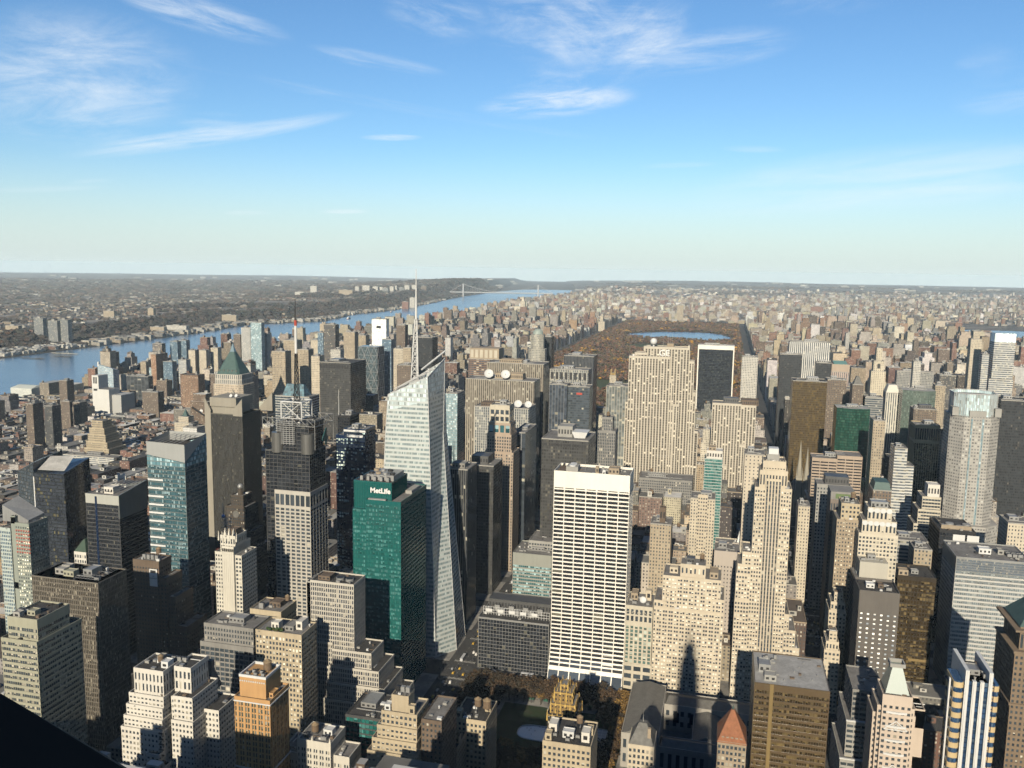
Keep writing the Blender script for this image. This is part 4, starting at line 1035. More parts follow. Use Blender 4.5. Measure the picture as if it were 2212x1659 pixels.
# avenue corner tower with setbacks
t = T('skyscraper', 'slender cream setback skyscraper with long dark window stripes at the avenue corner', 'skyscraper', 30.1,60.3,744,192.5,30, ref='the slender cream avenue tower')
t.d = 34; H_ = t.h; Ht = 215.2
st = S(W_cream, G_blind, 3.6, 1.9, 1.5, .9, .25, 0, cap=1.2)
ce = S(W_cream, G_dark, 3.6, 2.7, .9, 1.2, .42, 0, cap=0, spw=wallm('dark cast spandrel', (.24, .21, .17), .7, .15))
W2 = t.w/2
edge = S(W_cream, G_bright, 3.6, 2.5, 1.6, .95, 0, .06, cap=1.5)
t.block(edge, -W2, -W2*.42, 0, 32, 0, H_, panes=40); t.block(edge, W2*.42, W2, 0, 32, 0, H_, panes=80)
t.block(ce, -W2*.42, W2*.42, -.8, 30, 0, H_+8, faces='S', cap=1)
t.block(S(W_cream, G_dark, 8, 2.6, 3, 1.4, .2, 0, cap=3), -W2*.78, W2*.74, 2, 28, H_, Ht-8); t.block(S(W_cream, G_dark, 9, 2.2, 2, 1, .3, 0, cap=5), -W2*.62, W2*.60, 3, 24, Ht-8, Ht)
m_ = MB()
for i in range(9):
    x = -W2*.6+i*W2*1.2/8; m_.frustum(x-.5, x+.5, 2.6, 3.6, Ht-9, Ht+2.2, .4)
m_.build('crown_fins', W_cream, t.root)
c = MB(); c.box(-6, 4, 8, 18, Ht, Ht+6); c.build('penthouse', W_mid, t.root); c = MB(); c.box(-5, 3, 7.5, 17, Ht+6.1, Ht+11); c.build('cooling_unit', steelw, t.root)
for x in (-8, 7): c = MB(); c.cyl(x, 6, .16, .08, Ht, Ht+13, 6); c.build('antenna', darkm, t.root)
zz = [134.4, 123.5, 115.2, 91.8]
xl = [22.5, 19.0, 18.2, 17.9]
for i in range(4): t.block(edge, xl[i]-t.cx, -W2, -i*.7, 30-i*.2, 0, zz[i]-i*.01)
zr = [82.3, 68.5, 53.5]
xr = [64.2, 70.0, 73.9]
for i in range(3): t.block(edge, W2*(1-.001*i), xr[i]-t.cx, -.8-i*.8, 32+i, 0, zr[i])
t.done()
t = T('office_tower', 'plain pale slab with tiny windows in half shadow behind the broad cream setback block', 'office tower', -1.3,23,840,102.1,30)
t.block(S(wallm('pink grey panel', (.52, .46, .4), .7, .05), G_dark, 4, 3.2, 2.4, 2.0, 0, .06, cap=14), -t.w/2, t.w/2, 0, 30, 0, t.h); t.clutter(-t.w/2, t.w/2, 3, 28, t.h, 41, 3); t.done()
m_ = MB()
# dark grid block left of the white slab
t = T('office_block', 'dark glass block with thin pale grid and white roof machinery beside the white gridded slab', 'office block', -213.8,-145.8,740,49.3,30, ref='the dark thin-gridded block')
t.d = 52; H_ = t.h
t.block(S(wallm('shaded aluminium grid', (.3, .3, .29), .5, .1), G_black, 3.6, 3.0, .28, .16, .1, 0, cap=.6, roof=roof_dark), -t.w/2, t.w/2, 0, 52, 0, H_)  # grid coloured darker to carry the shade on this block
sc_ = MB()
for i in range(26): x = -t.w/2+2+i*(t.w-4)/25; sc_.box(x, x+.3, 10, 10.3, H_, H_+8)
for z in (2.5, 5, 8): sc_.box(-t.w/2+2, t.w/2-2, 9.9, 10.2, H_+z-.3, H_+z)
sc_.build('roof_screen', steelw, t.root)
for i in range(8): t.cooler(-t.w/2+6+i*7, 14+(i % 2)*8, H_, 5, 4, 6)
t.house(-t.w/2+3, t.w/2-3, 26, 44, H_, 9, W_dgrey)
m_ = MB()
for i in range(5): m_.box(-t.w/2+5+i*11, -t.w/2+11+i*11, 9.6, 9.85, H_+3, H_+6)
m_.build('louvre_panel', steelw, t.root); t.done()
t = T('office_block', 'grey glass office block with a blank top storey, half lit behind the dark thin-gridded block', 'office block', -217.9,-173.9,890,62.7,30, ref='the grey half-lit block')
t.block(S(wallm('grey green panel', (.36, .37, .33), .4, .06), G_teal, 3.8, 2.2, 1.6, .25, 0, .1, cap=13), -t.w/2, t.w/2, 0, 45, 0, t.h); t.clutter(-t.w/2, t.w/2, 4, 40, t.h, 44, 6); t.block(S(W_mid, G_dark, 4, 3, 2, 1, 0, .06, cap=2), -t.w*.2, t.w/2, 20, 60, 0, t.h+9); t.done()
# green glass tower with the white sign
t = T('office_tower', 'green glass office tower with a tall notched top and white sign letters', 'office tower', -304.8,-270,662,192.7,48.2, ref='the green glass tower')
grp = wallm('green spandrel glass', (.02, .135, .128), .15, .08, .5)
st = S(grp, G_green, 3.75, 1.55, 1.3, .14, 0, .1, cap=0, roof=roof_grey); H_ = t.h; W2 = t.w/2; D = 62
zl = 177.1; xr = -258.6-t.cx
xr = W2+10
t.block(st, -W2, W2-22, 0, D, 0, H_-24, par=-.02, roof=False); t.block(S(grp, grp, 24, 1.55, 0, .12, .1, 0, cap=.6, roof=roof_dark), -W2, W2, 3, 40, H_-24, H_, par=.4)
t.block(S(grp, G_green, 3.75, 1.55, 1.3, .14, 0, .1, cap=3), W2-22, xr, -1.5, D, 0, zl, panes=100)
lw_ = wallm('white sign enamel', (.9, .9, .88), .4, .02)
t.sign = letters(t, 'MetLife', W2-10.2, 2.6, H_-9.2, 6.1, lw_, .25, .035)
m_ = MB(); m_.box(-W2+9, W2-1, 10, 34, 0, 4.6); o = m_.build('cooling_plant', galv, t.root, (0, 0, H_))
for i in range(7):
    c = MB(); c.cyl(-W2+11.5+(i % 4)*6.4, 15+(i//4)*11, 2.4, 2.4, 4.6, 6.2, 12); c.build('fan', [darkm, W_tan, galv][i % 3], o)
for i in range(5): t.cooler(-W2+6+i*6, 6.5, H_, 2.4, 2, 4)
m_ = MB(); m_.box(W2-20, W2-4, -1, 1.6, zl+.1, zl+2); m_.build('window_rig', galv, t.root)
m_ = MB(); m_.box(W2+2, xr-2, 30, 52, zl, zl+3); m_.build('penthouse', W_mid, t.root); t.done()
# the crystal tower with spire
t = T('skyscraper', 'faceted white glass skyscraper with a slanted crystal top and a tall white lattice spire', 'skyscraper', -316.9,-264,748,186.9,30, ref='the faceted glass skyscraper with the spire')
ox = t.cx; t.h = 290
xA, xB = -320.0-ox, -258.7-ox
zA, zB = 255.4, 273.9
xa, xb = -307.6-ox, -268.3-ox
xe_, ze_ = -265.5-ox, 287.9
xE = -244.6-ox
crys = facm('crystal curtain wall', (.64, .68, .66), (.05, .065, .068), (.06, .94), (.34, .84), .4, (.27, .31, .3), .04, .25, .08, spec=.6)
crys2 = facm('crystal top glass', (.6, .65, .64), (.15, .18, .185), (.05, .95), (.25, .95), .4, (.27, .31, .31), .04, .2, .1, spec=.6)
hull = MB()
B = [(xA, 0), (xB, 0), (xE, 22), (xE-2, 58), (xA+4, 58)]
M_ = [(xa-2.4, 0), (xb+2.2, 1), (xe_+1.2, 36), (xe_, 50), (xa+1, 50)]
zm = 215; Tp = [(xa, 1.5), (xb, 1.5), (xe_, 44), (xe_-2, 48), (xa+4, 46)]; zt = [zA, zB, ze_, ze_-3, zA+7]
hull.prism(B, 0, zm, bw=1.6, fh=4.3, top=False, poly2=M_); hull.build('facade', crys, t.root)
up_ = MB(); up_.prism(M_, zm, 260, bw=1.6, fh=4.3, top=False, poly2=[(M_[i][0]+(Tp[i][0]-M_[i][0])*.6, M_[i][1]+(Tp[i][1]-M_[i][1])*.6) for i in range(5)], zt=[zm+(z-zm)*.62 for z in zt])
up_.build('upper_facade', crys, t.root)
Q = [(M_[i][0]+(Tp[i][0]-M_[i][0])*.6, M_[i][1]+(Tp[i][1]-M_[i][1])*.6) for i in range(5)]; zq = [zm+(z-zm)*.62 for z in zt]
cr = MB(); o_ = 0
for i in range(5):
    j = (i+1) % 5; L = max(1, round(math.hypot(Q[j][0]-Q[i][0], Q[j][1]-Q[i][1])/1.6))
    cr.face([(*Q[i], zq[i]), (*Q[j], zq[j]), (*Tp[j], zt[j]), (*Tp[i], zt[i])], [(o_, zq[i]/4.3), (o_+L, zq[j]/4.3), (o_+L, zt[j]/4.3), (o_, zt[i]/4.3)]); o_ += L+2
cr.build('glass_crown', crys2, t.root)
r_ = MB(); r_.face([(*Q[i], zq[i]+1) for i in range(5)]); r_.build('roof', roof_pale, t.root)
ed = MB()
for P1, z1_, P2, z2_ in ((M_, [zm]*5, Q, zq), (Q, zq, Tp, zt), (B, [0]*5, M_, [zm]*5)):
    for i in range(5): ed.beam((*P1[i], z1_[i]), (*P2[i], z2_[i]), .32)
for i in range(5): ed.beam((*Tp[i], zt[i]), (*Tp[(i+1) % 5], zt[(i+1) % 5]), .4)
for f_ in (.25, .5, .75):
    ed.beam((xa+(xb-xa)*f_, 1.6, zA+(zB-zA)*f_), (xa+4+(xe_-xa-6)*f_, 46, zA+7+(ze_-zA-10)*f_), .3)
for i in range(1, 9):
    f_ = i/9; ed.beam((xb+(xe_-xb)*f_, 1.5+42.5*f_, zB+(ze_-zB)*f_-.5), (xb+(xe_-xb)*f_, 3+42*f_, zB+(ze_-zB)*f_-22), .18); ed.beam((xa+(xb-xa)*f_, 1.5, zA+(zB-zA)*f_), (xa+(xb-xa)*f_, 2.2, zA+(zB-zA)*f_-14), .16)
for i in range(6):
    y = 5+i*6; ed.beam((xa+4, y, zA+5), (xe_-3, y, ze_-8), .2)
ed.build('edge_frame', steelw, t.root)
boom = MB(); boom.beam((xb-8, 8, zB+6), (xe_+1, 42, ze_+7), .9, n=8); boom.beam((xb-2, 9, zB-6), (xb-2, 10, zB+7), .7, n=8); boom.build('maintenance_crane', steelw, t.root)
# spire: tapering lattice then a mast
sx, sy_ = -289.8-ox, 27.0
zb_, zm1, zm2, ztip = 271.1-12, 325.7, 347.8, 373.7
sp = MB(); n_ = 9
def ring(z):
    f_ = (z-zb_)/(zm1-zb_); r2 = 4.6*(1-f_)+1.3*f_
    return [(sx+f_*.8+r2*math.cos(a), sy_+r2*math.sin(a), z) for a in (PI/2, PI/2+2*PI/3, PI/2+4*PI/3)]
for j in range(n_):
    a, b_ = ring(zb_+(zm1-zb_)*j/n_), ring(zb_+(zm1-zb_)*(j+1)/n_)
    for i in range(3):
        sp.beam(a[i], b_[i], .55, n=6); sp.beam(a[i], b_[(i+1) % 3], .28); sp.beam(a[(i+1) % 3], b_[i], .28); sp.beam(b_[i], b_[(i+1) % 3], .28)
so_ = sp.build('spire', steelw, t.root)
m_ = MB(); m_.cyl(sx+.8, sy_, 1.25, .75, zm1, zm2, 10); m_.cyl(sx+.8, sy_, .72, .3, zm2, ztip, 10); m_.build('mast', steelw, so_); t.done()
# broadcast tower with square frame and red-white mast
t = T('skyscraper', 'media skyscraper with a stone lower half, drum corners, square white roof frame and tall antenna', 'skyscraper', -426.4,-387.8,745,154.1,39.3, ref='the skyscraper with the square white roof frame')
W2 = t.w/2; H1 = t.h; H2 = 193.8; H3 = 227.5; H4 = 242.7
st = S(wallm('pale grey granite', (.55, .52, .46), .7, .08), G_dark, 3.8, 5.9, 1.5, 1.6, .12, 0, cap=1)
D = 38
t.block(S(st.wall, G_dark, 15, 5.9, 2, 1.5, .1, 0, cap=3, pw2=1.0), -W2, W2, 0, D, H1-16, H1); t.block(st, -W2, W2, 0, D, 0, H1-16, par=.1, roof=False, panes=70)
xl = -436.8-t.cx
dg = S(W_dgrey, G_black, 3.9, 4.2, .45, .3, .1, 0, cap=.5, roof=roof_dark)
t.block(dg, xl, W2-1, 2, D-2, H1-120, H2); t.block(S(W_dgrey, G_black, 3.9, 4.2, .5, .3, .1, 0, cap=.5, roof=roof_dark), -W2+2.5, W2-2, 3, D-3, H2, H3-6)
for (x, y) in ((-W2+2.5, 4.5), (W2-4, 4.5)):
    m_ = MB(); m_.cyl(x, y, 6.2, 6.2, H2-1, H3-15, 20); m_.build('corner_drum', wallm('brushed grey metal', (.23, .225, .21), .4, .1, .5, .5), t.root)
gr = MB()
for k_ in range(12): gr.box(-W2+3, W2-16, 1.2, 1.8, H2+8+k_*2, H2+8.7+k_*2, bottom=True)
for i in range(6): gr.box(-W2+3+i*3.4, -W2+3.4+i*3.4, 1.4, 1.9, H2+7, H2+32)
gr.build('grille', galv, t.root)
xF0, xF1 = -437.3-t.cx, -384.7-t.cx
fr = MB(); zf = H3
def truss(m_, p, q, dz, n_, r=.35):
    p, q = Vector(p), Vector(q); d2 = Vector((0, 0, -dz)); m_.beam(p, q, r); m_.beam(p+d2, q+d2, r)
    for i in range(n_): a, b_ = p.lerp(q, i/n_), p.lerp(q, (i+1)/n_); m_.beam(a, b_+d2, r*.7); m_.beam(a, a+d2, r*.7)
for y in (-1, D+1): truss(fr, (xF0, y, zf), (xF0+56, y, zf), 7, 7, .32)
for x in (xF0, xF0+56): truss(fr, (x, -1, zf), (x, D+1, zf), 7, 4, .32)
for x in (xF0, xF0+56):
    for y in (-1, D+1): fr.beam((x, y, zf), (x, y, H2+4), .35)
fr.build('roof_truss', wallm('grey steel', (.34, .34, .33), .5, .08), t.root)
sq = MB(); zc0, zc1 = H3-2, H4
qx0, qx1 = -W2+6.2, W2-10.5; qy0, qy1 = 5, 26
C4 = [(qx0, qy0), (qx1, qy0), (qx1, qy1), (qx0, qy1)]
for i in range(4):
    a, b_ = C4[i], C4[(i+1) % 4]; sq.beam((*a, zc0), (*a, zc1), .75); sq.beam((*a, zc1), (*b_, zc1), .75); sq.beam((*a, zc0+1), (*b_, zc0+1), .6); sq.beam((*a, zc0), (*b_, zc1), .32); sq.beam((*b_, zc0), (*a, zc1), .32)
sq.build('square_frame', steelw, t.root)
mx_, my_ = (qx0+qx1)/2+1, 15.0; zt_ = 342.3
an = MB(); nn = 12; z0_ = zc0; z1_ = z0_+(zt_-z0_)*.55
for j in range(nn):
    for i in range(4):
        def pt(jj, ii): r2 = 3.4-2.1*jj/nn; a = PI/4+ii*PI/2; return (mx_+r2*math.cos(a), my_+r2*math.sin(a), z0_+(z1_-z0_)*jj/nn)
        an.beam(pt(j, i), pt(j+1, i), .42); an.beam(pt(j, i), pt(j+1, i+1), .26); an.beam(pt(j, i), pt(j, i+1), .16)
ant = an.build('antenna', darkm, t.root)
redp = wallm('red aviation paint', (.5, .07, .04), .5, .05)
for i in range(6):
    m_ = MB(); za, zb2 = z1_+(zt_-z1_)*.62*i/6, z1_+(zt_-z1_)*.62*(i+1)/6; m_.cyl(mx_, my_, 1.35, 1.25, za, zb2, 10); m_.build('mast_section', redp if i == 5 else steelw, ant)
m_ = MB(); m_.cyl(mx_, my_, .95, .4, z1_+(zt_-z1_)*.62, zt_, 8); m_.build('whip', darkm, ant)
for (x, y, r2) in ((4, 4, 1.7), (-3, 4, 1.3), (9, 6, 1.5)): dish(t, x, y, H3, r2, .3*x, .3)
g4 = letters(t, '4', xF0+57.2, 18, H3-27, 22, wallm('teal sign', (.02, .12, .12), .4, .05), .3, .03, rz=PI/2); t.done()
# dark navy tower with pale window patches
t = T('office_tower', 'dark navy office tower with pale lit window patches and a white roof band', 'office tower', -428.9,-402,910,186.1,28.4, ref='the dark navy tower with pale window patches')
t.block(S(W_navy, glassm('navy patch glass', (.01, .014, .02), blind=(.32, .42, .42), p=.28), 3.9, 2.6, 1.5, .5, .1, 0, cap=3), -t.w/2, t.w/2, 0, 30, 0, t.h); t.block(S(W_navy, glassm('navy wing glass', (.01, .014, .02), blind=(.42, .5, .46), p=.6), 3.9, 3.2, 1.1, .6, .1, 0, cap=3), -t.w/2-12, -t.w/2, 3, 26, 0, t.h-9)
m_ = MB(); m_.box(-t.w/2-.3, t.w/2+.3, -.35, 0, t.h-2.6, t.h-.2); m_.box(-t.w/2+4, t.w/2-3, -.3, 0, t.h-9, t.h-5.5); m_.build('white_band', steelw, t.root); t.clutter(-t.w/2, t.w/2, 2, 28, t.h, 51, 4); t.done()
t = T('office_tower', 'black tower with a thin white flag mast between the frame-topped skyscraper and the navy tower', 'office tower', -499.3,-481.2,1040,176.6,30)
t.block(S(W_black, G_black, 3.9, 2.6, .8, .4, .1, 0, cap=2), -t.w/2, t.w/2, 0, 30, 0, t.h); m_ = MB(); m_.cyl(-t.w/2+1, 2, .5, .2, t.h-30, 211.8, 8); m_.build('flag_mast', steelw, t.root); t.clutter(-t.w/2, t.w/2, 2, 28, t.h, 52, 3); t.done()
# spire-topped white slim tower (1918 gothic)
t = T('skyscraper', 'slim white neo-gothic tower with a blank cream flank and stepped top', 'skyscraper', -436.2,-410.2,655,118.6,13.7, ref='the slim white tower')
wb = wallm('white terracotta', (.74, .7, .6), .7, .08); W2 = t.w/2; H_ = t.h; Ht = 135.7
st = S(wb, G_dark, 3.7, 2.7, 1.7, 1.2, 0, .06, cap=1.5)
t.block(st, -W2, -W2*.42, 1, 28, 0, H_, panes=50); t.block(S(wb, G_dark, 60, 40, 59, 39, 0, .06, cap=1), -W2*.42, W2*.5, 0, 28, 0, H_+6); t.block(st, W2*.5, W2, 2, 27.5, 0, H_-2)
t.block(S(wb, G_dark, 6, 2.6, 2, 1.2, .1, 0, cap=2), -W2*.66, W2*.5, 3, 22, H_, Ht-2, panes=60)
for x_ in (-W2*.4, -W2*.08, W2*.24): m_ = MB(); m_.frustum(x_-1, x_+1, 4, 8, Ht-2, Ht+5, .1); m_.build('spirelet', wb, t.root)
m_ = MB()
for i in range(6): x = -W2*.78+i*W2*1.38/5; m_.frustum(x-.7, x+.7, 2.4, 3.8, Ht-6, Ht+2.6, .2)
for i in range(7): x = -W2*.40+i*W2*.86/6; m_.box(x-.2, x+.2, -.3, 0, 0, H_+5)
m_.build('pinnacles', wb, t.root); t.house(-4, 4, 8, 18, Ht-2, 5, W_brown); 
m_ = MB(); m_.box(-W2-.4, -W2, 4, 8, H_-18, H_+2); m_.build('red_banner', redp, t.root); t.done()
# ball-and-mast billboard tower
t = T('signboard_tower', 'narrow rooftop lattice mast carrying a blue crystal ball above the slim white tower', 'mast', -495.9,-484.2,752,98.9,30)
W2 = t.w/2; H_ = t.h; zb2 = 118.7
t.block(S(W_dgrey, G_black, 4, 3, 1, .5, .1, 0, cap=1), -W2, W2, 0, 20, 0, H_)
m_ = MB()
for j in range(4):
    for (a, b_) in (((-3.4, 2), (3.4, 2)), ((3.4, 2), (3.4, 9)), ((3.4, 9), (-3.4, 9)), ((-3.4, 9), (-3.4, 2))):
        za = H_+j*(zb2-H_-2)/4; zc_ = H_+(j+1)*(zb2-H_-2)/4; m_.beam((*a, za), (*b_, zc_), .2); m_.beam((*a, za), (*a, zc_), .28); m_.beam((*a, zc_), (*b_, zc_), .22)
m_.build('lattice', galv, t.root)
m_ = MB(); m_.cyl(-2.4, 5, .3, .1, zb2-2, 138.6, 8); m_.build('pole', steelw, t.root)
m_ = MB(); m_.sphere(-2.4, 5, zb2, 1.9, nu=12, nv=8); m_.build('crystal_ball', wallm('blue crystal', (.12, .35, .75), .15, .1, .6), t.root); t.done()
# dark stepped hotel block with globe
t = T('stepped_tower', 'shaded brown stepped tower with a clock and glass globe, before the ribbed dark tower', 'office tower', -536.3,-510.8,830,117.8,30, ref='the shaded stepped tower with the globe')
W2 = t.w/2; H_ = t.h; st = S(W_dkbr, G_dark, 3.7, 2.6, 1.7, 1.3, 0, .06, cap=1.5)
tiers(t, st, [(.2, .8, 3, 22, H_-12, H_), (0, 1, 0, 26, H_-40, H_-12), (-.18, 1.2, -1, 30, H_-60, H_-40), (-.35, 1.35, -2, 34, 0, H_-60)])
m_ = MB(); m_.cyl(0, 10, 3.2, 2.4, H_, H_+7, 10); m_.build('cupola', W_dkbr, t.root); m_ = MB(); m_.sphere(0, 10, H_+9.6, 3, nu=12, nv=8); m_.build('globe', galv, t.root)
m_ = MB(); m_.cyl(0, 0, 4, 4, 0, .4, 24); o = m_.build('clock_face', W_slate, t.root, (0, -.1, H_-20)); o.rotation_euler.x = PI/2; t.done()
# ribbed tower with concrete blades on top
t = T('office_tower', 'dark ribbed office tower with four pale concrete blades rising at its top corners', 'office tower', -601.5,-556.5,901,196.3,22.7, ref='the ribbed tower with concrete blades')
W2 = t.w/2; H_ = t.h; D = 42; cb = wallm('pale precast blade', (.36, .33, .27), .8, .1)
st = S(wallm('dark ribs', (.15, .14, .115), .5, .08), G_black, 3.9, 1.55, .35, .45, .5, 0, cap=0, roof=roof_grey)
t.block(st, -W2, W2, 0, D, 0, H_); t.block(st, -W2-14, -W2-.5, 12, D, 0, H_)
m_ = MB(); m_.box(-W2+1, W2-12, 4, D-4, H_, H_+9); m_.build('mechanical_floor', cb, t.root); m_ = MB(); m_.box(-W2+.5, W2-9, 2, D-3, H_+9.2, H_+20); m_.build('crown_box', cb, t.root)
zt2 = 216.6
def blade(xa_, xb_, y, za, zlo, zhi, left, th=1.6):
    m_ = MB(); P_ = [(xa_, za), (xb_, za), (xb_, zlo if left else zhi), (xa_, zhi if left else zlo)]
    m_.face([(x, y, z) for x, z in P_]); m_.face([(x, y+th, z) for x, z in reversed(P_)])
    for i in range(4): p, q_ = P_[i], P_[(i+1) % 4]; m_.face([(p[0], y, p[1]), (p[0], y+th, p[1]), (q_[0], y+th, q_[1]), (q_[0], y, q_[1])])
    m_.build('concrete_blade', cb, t.root)
blade(-W2-5, -W2+3, -.8, 0, H_+5, zt2, True); blade(W2-12, W2+.6, -.8, H_-1, H_+6, zt2, False); blade(-W2+6, -W2+18, D+.5, H_, H_+3, zt2+4, True); blade(W2-2, W2+16, D+.5, H_, H_+4, zt2+3, False)
m_ = MB(); m_.beam((-W2-24, 2, zt2-14), (-W2-4, 10, zt2-30), 1.2); m_.build('roof_sign_frame', darkm, t.root); dish(t, -W2-17, 10, H_-2, 2.6); dish(t, 2, 10, H_+20, 2); dish(t, 8, 12, H_+20, 2); t.done()
# slanted corner tower, blue green glass
t = T('office_tower', 'blue green glass tower with a folded grey chevron top, left of the ribbed tower', 'office tower', -509.6,-470.1,665,213,33.5, ref='the blue green tower with the chevron top')
W2 = t.w/2; D = 34; H_ = t.h; zc_ = 195.6; zlft = 204.3-3; zbk = 217.6
st = S(wallm('teal mullions', (.16, .2, .2), .3, .1), glassm('teal tower glass', (.015, .035, .043), blind=(.15, .22, .24), p=.4, rough=.1), 3.9, 1.7, .8, .12, 0, .1, cap=0)
t.block(st, -W2, W2, 0, D, 0, zc_-4, par=-.02, roof=False, panes=100)
tp = MB(); P4 = [(-W2, 0), (W2, 0), (W2, D), (-W2, D)]
tp.prism(P4, zc_-4, 0, bw=1.7, fh=3.9, top=False, zt=[zlft, zc_+.5, zbk-2, zlft+4]); tp.build('upper_glass', facm('teal top glass', (.16, .22, .23), (.03, .06, .07), (.06, .94), (.2, .95), .4, (.3, .42, .45)), t.root)
cv = MB(); cv.prism([(-W2, -.1), (W2, -.1), (W2, D), (-W2, D)], 0, 0, top=False, zt=[H_+2, H_, zbk, zbk+1]) if False else None
for (a, b_, za, zb2, zc2, zd) in (((-W2, -.15), (W2+.1, -.15), zlft+.4, zc_+.9, H_, H_+1), ((W2+.15, -.1), (W2+.15, D), zc_+.9, zbk-1.6, zbk, H_)):
    cv.face([(*a, za), (*b_, zb2), (*b_, zc2), (*a, zd)])
cv.face([(-W2, D, zlft+4), (-W2, -.1, zlft), (-W2, -.1, H_+1), (-W2, D, zbk)]); cv.face([(W2, D, zbk-2), (-W2, D, zlft), (-W2, D, zbk), (W2, D, zbk)])
cv.build('chevron_top', wallm('grey top panels', (.42, .43, .42), .4, .06), t.root)
m_ = MB(); m_.face([(-W2+.3, .3, H_-4), (W2-.3, .3, H_-4), (W2-.3, D-.3, H_-4), (-W2+.3, D-.3, H_-4)]); m_.build('roof', roof_dark, t.root)
m_ = MB()
for i in range(6): m_.beam((-W2+3+i*5, 2, H_-1), (-W2+8+i*5, D-2, H_+3), .3)
m_.build('roof_bracing', galv, t.root); s_ = MB()
for k_ in range(20): z = zc_-18-k_*7.8; s_.box(-W2-.1, -W2+16, -.22, .05, z, z+1.7, bottom=True)
s_.build('light_band', steelw, t.root); t.done()
# black wedge-top glass, grey top slab
t = T('office_tower', 'black banded glass tower under a pale grey slab top, beside the chevron topped tower', 'office tower', -578.6,-542.1,665,159.5,38.9, ref='the black banded tower with the pale top')
W2 = t.w/2; D = 40; H_ = t.h
t.block(S(W_dgrey, G_black, 3.9, 1.6, .75, .1, 0, .1, cap=0), -W2, W2, 0, D, 0, H_-9, par=-.02, roof=False, panes=60); t.block(S(wallm('pale top panel', (.5, .5, .45), .5, .06), G_black, 40, 40, 39, 39, 0, .06, cap=1.5, roof=roof_grey), -W2, W2, 0, D, H_-9, H_-1, faces='S')
m_ = MB(); m_.prism([(W2-1, .2), (W2+.3, .2), (W2+.3, D), (W2-1, D)], H_-22, 0, zt=[H_+.4, H_+.4, H_+6, H_+6]); m_.prism([(-W2, D-1), (W2, D-1), (W2, D), (-W2, D)], H_-9, 0, zt=[H_-4, H_+6, H_+6, H_-4]); m_.build('side_screen', wallm('grey screen panel', (.2, .22, .21), .4, .08), t.root)
m_ = MB(); m_.box(-W2+10.5, -W2+12.6, -.35, 0, 0, H_-2); m_.build('dark_strip', W_navy, t.root)
m_ = MB()
for i in range(7): m_.beam((-W2+4+i*4.5, 6, H_+1.5), (-W2+12+i*4, D-2, H_+5), .4)
m_.build('roof_beams', galv, t.root); t.house(-4, 6, 8, 18, H_-1, 6, wh); t.house(-10, -5, 12, 20, H_-1, 4, W_mid)
m_ = MB(); m_.box(-2, W2+.4, -.3, -.02, 62, 64.4); m_.build('blue_sign_strip', wallm('blue sign', (.03, .07, .35), .4, .05), t.root); t.done()
# folded black tower at the far left
t = T('office_tower', 'black folded glass tower with slanting roof and one white edge line, far left', 'office tower', -719,-679.9,752,150.9,31.1, ref='the black folded tower')
W2 = t.w/2; D = 42; H_ = t.h; zp = 159.1; xl = -749.8-t.cx
blk = facm('black curtain wall', (.035, .04, .045), (.012, .014, .018), (.05, .95), (.25, .97), .06, (.1, .09, .05), .1, .15, .06, spec=.6)
m_ = MB(); m_.prism([(-W2, 0), (W2, 0), (W2-3, D), (-W2, D)], 0, 0, bw=1.7, fh=3.9, top=True, zt=[H_-2, H_, zp, zp-4], mt=0); m_.build('facade', blk, t.root)
m_ = MB(); m_.prism([(xl, 10), (-W2, 0), (-W2, D), (xl, D)], 0, 0, bw=1.7, fh=3.9, zt=[146.4, 159.8, zp+6, zp-6]); m_.build('folded_wing', facm('grey black curtain wall', (.07, .08, .085), (.02, .025, .03), (.05, .95), (.25, .97), .1, (.1, .1, .1), .1, .2, .08, spec=.6), t.root)
m_ = MB(); m_.box(-W2-.5, -W2+.7, -.4, .5, 60, H_-6); m_.build('white_edge', steelw, t.root)
r_ = MB(); r_.face([(-W2+2, 4, H_+.6), (W2-3, 4, H_+1.6), (W2-6, D*.55, H_+14), (-W2+2, D*.55, H_+12)]); r_.build('roof_panel', roof_pale, t.root)
sg = MB(); sg.box(xl+1, xl+9, 8.2, 9.2, 92, 104); sg.build('wall_sign', galv, t.root); t.done()
# hotel with red checks at the left edge
t = T('hotel_tower', 'grey green hotel slab with red panels near its top at the left edge', 'hotel', -664.8,-640.2,660,124.7,18.5, ref='the hotel with red panels')
W2 = t.w/2; H_ = t.h; D = 24
hw = wallm('grey green brick', (.33, .36, .31), .75, .08)
st = S(hw, glassm('hotel glass', (.03, .035, .035), blind=(.7, .68, .55), p=.5), 3.6, 2.9, 1.5, 1.1, 0, .06, cap=2.5)
t.block(st, -W2*.3, W2, 0, D, 0, H_, panes=70); t.block(S(wallm('pale green stripe', (.55, .62, .58), .6, .06), G_blue, 3.6, 2, 1.3, .8, 0, .06, cap=2.5), -W2-9, -W2*.7, -1, D, 0, H_-6); t.block(S(hw, G_dark, 60, 40, 59, 39, 0, .06), -W2*.7, -W2*.3, .4, D, 0, H_+6)
m_ = MB(); r_ = random.Random(4)
for k_ in range(12):
    for i in range(6):
        if k_ < 7: x = -W2*.3+1.5+i*2.85; z = H_-6-k_*3.6; m_.box(x-.9, x+.5, -.12, .05, z-1.2, z+.2)
m_.build('red_panels', redp, t.root)
m_ = MB(); m_.prism([(-W2-9, 4), (W2-4, 4), (W2-4, D), (-W2-9, D)], H_, 0, zt=[H_+16, H_+3, H_+5, H_+20]); m_.build('sloping_roof', galv, t.root); t.done()
